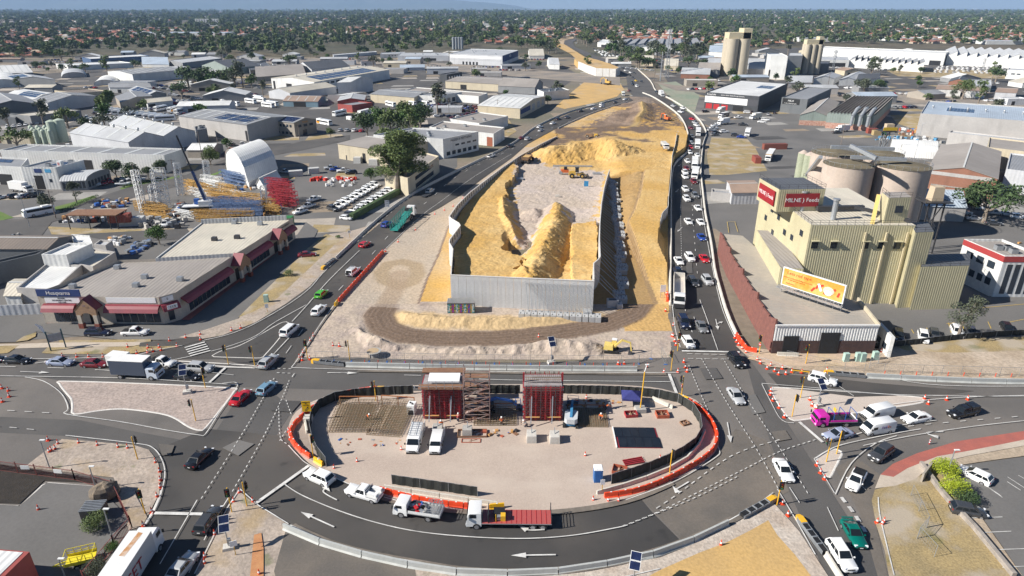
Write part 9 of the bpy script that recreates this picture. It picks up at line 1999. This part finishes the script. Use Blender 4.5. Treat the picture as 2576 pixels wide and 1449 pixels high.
def cQ(x,y,pad=2.):
 for x0,x1,y0,y1,b in e7:
  if x0-pad<x<x1+pad and y0-pad<y<y1+pad:return False
 return True
ea=[tuple(G(*p)[:2]) for p in[(1640,240),(1600,200),(1555,165),(1500,140),(1430,108),(1445,97),(1455,96)]]
SIDE=[tuple(G(*p)[:2]) for p in[(1415,118),(1400,105),(1430,93)]]
e8=[(-60,150),(120,148),(230,136),(330,128),(560,142),(700,138),(980,143),(1090,126),(1240,117),(1400,104),(1440,96),(1500,108),(1600,104),(1700,126),(1840,132),(1950,116),(2010,112),(2576,114)]
IR=random.Random(77);NS=[]
e9=[tuple(G(*p)[:2]) for p in[(560,900),(840,640),(1040,480),(1290,355),(1500,255),(1590,240),(1600,165),(1440,100),(1480,95),(1660,165),(1720,240),(1790,300),(1800,400),(1850,590),(2250,900),(2700,900),(2700,1500),(-300,1500),(-300,900)]]
STR=[tuple(G(*p)[:2]) for p in[(-60,600),(60,560),(140,545),(235,506),(330,485),(450,455),(540,425),(600,393),(700,375),(880,346)]]
OPEN=[[tuple(G(*p)[:2]) for p in q] for q in([(320,590),(780,590),(790,420),(540,420),(340,480)],[(760,590),(1010,480),(1000,400),(740,420)],[(1760,360),(1810,270),(2070,310),(2250,330),(2450,380),(2050,480),(1780,500)],[(0,480),(420,470),(400,440),(0,470)],[(0,560),(330,590),(330,510),(0,540)],[(2200,160),(2576,160),(2576,200),(2200,200)],[(600,330),(1000,330),(1080,250),(560,260)],[(1400,280),(1360,180),(1390,95),(1560,180),(1600,240)])]
def eb(x,y,pad):return cQ(x,y,pad) and not bx(x,y,e9) and aK(x,y,STR)[0]>9+pad*.3 and not any(bx(x,y,q) for q in OPEN)
bn=0
while len(NS)<70 and bn<3000:
 bn+=1;px,py=IR.uniform(-20,2600),138+260*IR.random()**1.5;p=G(px,py);w_,d_=IR.uniform(12,34),IR.uniform(9,20)
 if py<O(e8,px)+6 or not eb(p.x,p.y,12) or not eb(p.x+w_,p.y,8) or not eb(p.x+w_*.5,p.y+d_,8):continue
 NS.append((px,p,w_,d_));e7. append((p.x-2,p.x+w_+2,p.y-2,p.y+d_+6,0))
for i,(px,p,w_,d_) in en_(sorted(NS,key=lambda q:q[0])):
 h_=IR.uniform(3,5.5);s_=IR.uniform(-2,5);rc_=IR.choice('WWLLGCRS');a_,b_=(p.x,p.y,h_),(p.x+w_,p.y+s_,h_)
 bld('shed','small %s roofed shed filling the yards, %s from the left'%({'W':'white','L':'light grey','G':'grey','C':'cream','R':'rusty','S':'pale blue'}[rc_],aU(i)),'shed',P(a_),P(b_),D=P((p.x-s_*d_/w_,p.y+d_,h_)),h=h_,roof=IR.choice('rrfg'),wc=IR.choice('wpgecet'),rc=rc_,dr=[('f',.2,.35,2.6)],group='small sheds filling the yards')
YT_=[];bn=0
while len(YT_)<90 and bn<4000:
 bn+=1;px,py=IR.uniform(-20,2600),140+300*IR.random()**1.4;p=G(px,py)
 if py>O(e8,px)+2 and eb(p.x,p.y,4) and not cQ(p.x,p.y,22):YT_.append((px,p));e7. append((p.x-2,p.x+2,p.y-2,p.y+2,0))
for i,(px,p) in en_(sorted(YT_,key=lambda q:q[0])):
 k,m,v=IR.choice([q for q in e5 if q[0]!='column']);sc=IR.uniform(.8,1.9);o=aj(fr[(k,m,v)],'tree',loc=p,rz=IR.uniform(0,6),label='%s %s among the yards, %s from the left'%(MD[m],e6[k],aU(i)),cat='tree',group='trees among the yards');o.scale=(sc,sc,sc)
CT=0;bn=0
while CT<70 and bn<3000:
 bn+=1;px,py=IR.uniform(0,2560),150+260*IR.random()**1.4;p=G(px,py);n_=IR.randint(3,7);a_=IR.uniform(-.3,.3);e=p+Vc((cos(a_),sin(a_),0))*2.9*n_
 if py>O(e8,px)+4 and eb(p.x,p.y,3) and eb(e.x,e.y,3) and eb((p.x+e.x)/2,(p.y+e.y)/2,3):
  CT+=1;e7. append((min(p.x,e.x),max(p.x,e.x),p.y-4,p.y+4,0));ab(P(p)[:2],P(e)[:2],n_,a_+pi/2,'row %s among the yard sheds'%aU(CT),'cars scattered in the yards',aN)
fe=[((0,145),(200,12),14,1.9,'behind the far left yards'),((95,125),(110,8),12,1.8,'left of the railway'),((320,112),(60,5),12,1.7,'in the belt behind the rail line, left'),((480,118),(120,6),20,1.7,'in the belt behind the rail line'),((150,178),(60,8),10,1.,'bordering the far left yards'),((120,205),(30,6),4,1.3,'in the far left yards'),((260,212),(30,5),3,2.3,'of the tall leaning gums in the far left yards'),((550,210),(90,14),10,2.,'in the dark clump above the depot'),((720,165),(22,4),3,1.8,'above the long white hall'),((750,178),(12,3),2,1.4,'at the left of the long white hall'),((870,112),(40,5),7,2.1,'of the dark conifers before the red roofs'),((965,118),(70,4),10,1.8,'in the park behind the dairy'),((1130,112),(60,7),9,2.2,'left of the dairy silos'),((1245,100),(70,10),12,2.3,'behind the dairy plant'),((1330,118),(55,8),12,2.3,'between the dairy plant and the highway bend'),((1380,130),(22,5),5,2.4,'at the left of the highway bend'),((1500,110),(55,9),22,2.2,'on the right of the highway bend'),((1545,135),(22,8),6,2.3,'between the highway and the pale car lot'),((1590,152),(30,8),6,2.3,'before the dark sawtooth store'),((1620,165),(40,8),7,1.8,'beside the phone mast'),((1700,150),(70,9),16,2.2,'left of the grain silos'),((1760,130),(60,8),9,2.2,'behind the grain silos, left'),((1930,112),(60,8),12,2.1,'behind the grain silos, right'),((2090,100),(120,8),16,1.9,'behind the long white factory, left'),((2330,102),(160,8),16,2.,'behind the long white factory, right'),((2540,105),(60,8),6,1.8,'behind the long white factory, at the edge'),((2035,205),(90,8),6,1.2,'below the farther silos'),((1400,235),(10,5),2,1.,'by the poster wall'),((1480,176),(12,3),2,1.2,'by the rail crossing'),((1700,190),(60,5),5,1.,'by the brick based block'),((1250,157),(3,1),1,1.7,'standing alone before the dairy docks')]
nt_=0
for(cx,cy),(sx,sy),n,s,ao in fe:
 for i in rg_(n):
  for _ in rg_(8):
   x,y=cx+(2*(i+TR.random())/n-1)*sx,cy+TR.uniform(-1,1)*sy;p=G(x,y)
   if cQ(p.x,p.y,4) and aK(p.x,p.y,ea)[0]>14 and aK(p.x,p.y,SIDE)[0]>16:break
  else:continue
  k,m,v=TR.choice([q for q in e5 if(q[0]=='column')==('conifer' in ao)])
  sc=s*TR.uniform(.75,1.2);o=aj(fr[(k,m,v)],'tree',loc=(p.x,p.y,0),rz=TR.uniform(0,6),label='%s %s %s, %s from left'%(MD[m],e6[k],ao,aU(i)),cat='tree',group='trees '+ao);o.scale=(sc,sc,sc*TR.uniform(.85,1.1));nt_+=1
b8=[(.33,.12,.075),(.29,.11,.07),(.38,.17,.10),(.24,.12,.09),(.60,.58,.54),(.30,.29,.28),(.15,.14,.14),(.42,.33,.24),(.36,.14,.09)]
rcn=['terracotta','brick red','orange red','brown','white','grey','dark grey','tan','red tiled']
dO=mat('house_roof_tiles',(.3,.1,.1),objcol=True,rough=.85,fine=.12,scale=1);cI=mat('house_wall',(.52,.45,.36),(.44,.36,.28),scale=.2)
def ft(mb,x,y,L,W_,h,rz,rm,wm,rise=2.2):
 c,s=cos(rz),sin(rz);f=lambda a,b,z:(x+a*c-b*s,y+a*s+b*c,z)
 l,w=L/2,W_/2;vs=[f(-l,-w,0),f(l,-w,0),f(l,w,0),f(-l,w,0),f(-l,-w,h),f(l,-w,h),f(l,w,h),f(-l,w,h)]
 mb.add(vs,[(0,1,5,4),(1,2,6,5),(2,3,7,6),(3,0,4,7)],wm);e=.6;l+=e;w+=e;r=max(0,l-w)
 mb.add([f(-l,-w,h),f(l,-w,h),f(l,w,h),f(-l,w,h),f(-r,0,h+rise),f(r,0,h+rise)],[(0,1,5,4),(1,2,5),(2,3,4,5),(3,0,4)],rm)
HM=[]
for v in rg_(3):
 mb=MB();ft(mb,0,0,16,10,2.7,0,dO,cI)
 if v:ft(mb,5 if v==1 else-5,-5,8,8,2.7,0,dO,cI,1.9)
 for i in rg_(3):mb.box((-5+i*4.5,-5.02,1.4),(1.6,.06,1.1),c3)
 HM.append(mb.mesh('house'))
HR=random.Random(5);dk=[]
def ff(Y,X):
 """how built-up the plain is around a point: >0 houses"""
 return noise.noise(Vc((X/420.,Y/520.,5.3)))
ROWH=27.;Y=760.
while Y<2300:
 b9=Y*.86+40;X=-b9
 while X<b9:
  x,y=X+HR.uniform(-3,3),Y+HR.uniform(-3,3)+X*.12
  px,py=P((x,y,0));ok=cQ(x,y,9) and aK(x,y,ea)[0]>24 and y>700
  lim=O(e8,px)-3
  if ok and py<lim and ff(y,x)>-.2:dk.append((y,x))
  X+=24 if HR.random()>.3 else 42
 Y+=ROWH+max(0,Y-1200)*.02
dk.sort()
near=dk[:300];rest=dk[300:];HC={}
for i,(y,x) in en_(near):
 c=HR.choice((0,1,2,3,8,0,1,4,5,6,7));px,_=P((x,y,0));bH='far left' if px<640 else('left of centre' if px<1288 else('right of centre' if px<1930 else 'far right'))
 aj(HR.choice(HM),'house',loc=(x,y,0),rz=HR.choice((0,pi/2,pi,-pi/2))+HR.uniform(-.1,.1)+.12,color=b8[c],label='%s roofed house, %s nearest in the %s suburb'%(rcn[c],aU(HC.setdefault(bH,[]).append(0) or len(HC[bH])-1),bH),cat='house',group='suburban houses, '+bH)
HS={(int((x+dx)//15),int((y+dy)//15)) for y,x in dk for dx in(-4,4) for dy in(-5,0)}
rm=[mat('far_roof_'+rcn[i].replace(' ','_'),b8[i]) for i in rg_(9)];mb=MB()
for y,x in rest:ft(mb,x,y,HR.uniform(13,18),HR.uniform(9,12),2.8,HR.choice((.1,pi/2))+HR.uniform(-.1,.1),rm[HR.choice((0,1,2,3,8,0,4,5,7))],cI)
Y=2300.
while Y<9000:
 b9=Y*.84;
 for _ in rg_(int(44+Y*.01)):
  x,y=HR.uniform(-b9,b9),Y+HR.uniform(0,160)
  if ff(y,x)>-.1:ft(mb,x,y,HR.uniform(14,26),HR.uniform(10,16),HR.uniform(6,11),HR.uniform(0,1),rm[HR.choice((0,1,4,4,4,5,7))],rm[4] if HR.random()<.5 else cI,3)
 Y+=110
mb.build('distant_houses',kind='stuff',label='distant suburban roofs reaching to the horizon')
for i,(x,y,w,h,bk) in en_([(60,58,60,6,'left'),(200,57,110,6,'left of the apartments'),(260,60,50,7,'under the haze, left'),(330,92,240,8,'long low one, left'),(410,80,90,6,'in the belt, left'),(700,62,80,7,'left of centre'),(800,58,60,8,'left of centre, farther'),(980,62,110,8,'centre'),(1040,67,60,7,'centre, nearer'),(1110,60,60,7,'centre right'),(1200,66,90,8,'centre right, nearer'),(1350,62,40,7,'above the bend'),(1340,18+9,60,8,'on the horizon, centre'),(1520,19+9,120,8,'on the horizon, right of centre'),(1150,24,50,6,'on the horizon, left'),(2010,105,120,7,'before the trees, right'),(2230,103,90,6,'among the trees, right'),(2380,102,60,6,'among the trees, farther right'),(2480,112,100,6,'at the right'),(2180,24,40,9,'on the right horizon'),(2330,22,60,9,'on the right horizon, nearer the edge'),(2460,23,80,9,'at the right horizon end'),(2100,60,30,7,'right plain')]):
 a=G(x,y);wid=w*(a.y*_c+cB*_s)/cb
 px2=P((a.x,a.y,h))
 if cQ(a.x,a.y,0):bld('warehouse','pale low warehouse on the distant plain, '+bk,'warehouse',px2,P((a.x+wid,a.y-3,h)),D=P((a.x+1,a.y+max(30,wid*.3),h)),h=h,roof='f',wc='w',rc='W' if i%3 else 'S',group='distant pale warehouses')
ec=[];FR=random.Random(9);Y=690.
while Y<11500:
 b9=Y*.83+30;step=11.5+(Y-690)*.0125;cov=min(.9,.38+(Y-700)/2200);X=-b9
 while X<b9:
  if FR.random()<cov*(.70+.9*noise.noise(Vc((X/160.,Y/220.,1.7))))+.05:
   x,y=X+FR.uniform(-.5,.5)*step,Y+FR.uniform(-.5,.5)*step
   px,py=P((x,y,0));lim=O(e8,px)
   if py<lim and(int(x//15),int(y//15)) not in HS and(Y>1600 or(cQ(x,y,3) and aK(x,y,ea)[0]>15)):ec.append((x,y,FR.uniform(.9,1.9)*(1.+min(1.5,(Y-690)/3000.))))
  X+=step
 Y+=step*1.15
me=bpy.data.meshes.new('woodland_points');me.from_pydata([(x,y,-.2) for x,y,s in ec],[],[])
at_=me.attributes.new('size','FLOAT','POINT');at_.data.foreach_set('value',[s for x,y,s in ec])
FT=bpy.data.collections.new('woodland_patterns')
for k_ in(('gum',0),('round',0),('round',1),('broad',1),('broad',3),('broad',0)):
 m2,tb=bi(k_[0],bE[k_[1]],170,1.15,7+k_[1]);ob=bpy.data.objects.new('woodland_tree',m2);FT.objects.link(ob)
wd=aj(me,'woodland',kind='stuff',label='gum woodland and garden trees reaching to the horizon')
ng=bpy.data.node_groups.new('woodland_scatter','GeometryNodeTree');ng.interface.new_socket('Geometry',in_out='INPUT',socket_type='NodeSocketGeometry');ng.interface.new_socket('Geometry',in_out='OUTPUT',socket_type='NodeSocketGeometry')
gi,go=ng.nodes.new('NodeGroupInput'),ng.nodes.new('NodeGroupOutput');ip=ng.nodes.new('GeometryNodeInstanceOnPoints');ci=ng.nodes.new('GeometryNodeCollectionInfo');ci.inputs['Collection'].default_value=FT;ci.inputs['Separate Children'].default_value=True;ci.inputs['Reset Children'].default_value=True
ip.inputs['Pick Instance'].default_value=True;rv=ng.nodes.new('FunctionNodeRandomValue');rv.data_type='FLOAT_VECTOR';rv.inputs[1].default_value=(.12,.12,6.28);rv.inputs[0].default_value=(-.12,-.12,0)
na=ng.nodes.new('GeometryNodeInputNamedAttribute');na.inputs[0].default_value='size';L=ng.links.new
L(gi.outputs[0],ip.inputs['Points']);L(ci.outputs[0],ip.inputs['Instance']);L(rv.outputs[0],ip.inputs['Rotation']);L(na.outputs[0],ip.inputs['Scale']);L(ip.outputs[0],go.inputs[0])
md=wd.modifiers.new('scatter','NODES');md.node_group=ng
hm=mat('hill_scrub',(.07,.09,.05),(.10,.11,.07),scale=.0008,rough=1);hv=[];NX=60
for r_ in rg_(7):
 for i in rg_(NX+1):
  x=-19000+i*330;f=max(0,min(1,(-(x)+500)/9000));hh=(260+420*f**.6*(1+.18*noise.noise(Vc((x/3000.,.2,0)))))*f**.35
  hv.append((x,19000+r_*900+400*noise.noise(Vc((x/1500.,r_,0))),-5+hh*sin(min(1,r_/5)*pi/2)*(1+.12*noise.noise(Vc((x/900.,r_*.7,4))))))
me=bpy.data.meshes.new('hills');me.from_pydata(hv,[],[(r_*(NX+1)+i,r_*(NX+1)+i+1,(r_+1)*(NX+1)+i+1,(r_+1)*(NX+1)+i) for r_ in rg_(6) for i in rg_(NX)]);me.materials.append(hm);aj(me,'hills',kind='structure')
hz,nt,bs=dP('air_haze');nt.nodes.remove(bs);pv=N(nt,'ShaderNodeVolumePrincipled');pv.inputs['Color'].default_value=(.44,.66,1.,1);pv.inputs['Density'].default_value=.00006;nt.links.new(pv.outputs[0],nt.nodes['Material Output'].inputs['Volume'])
mb=MB();mb.box((0,14000,410),(46000,34000,842),hz);mb.build('haze',kind='stuff')
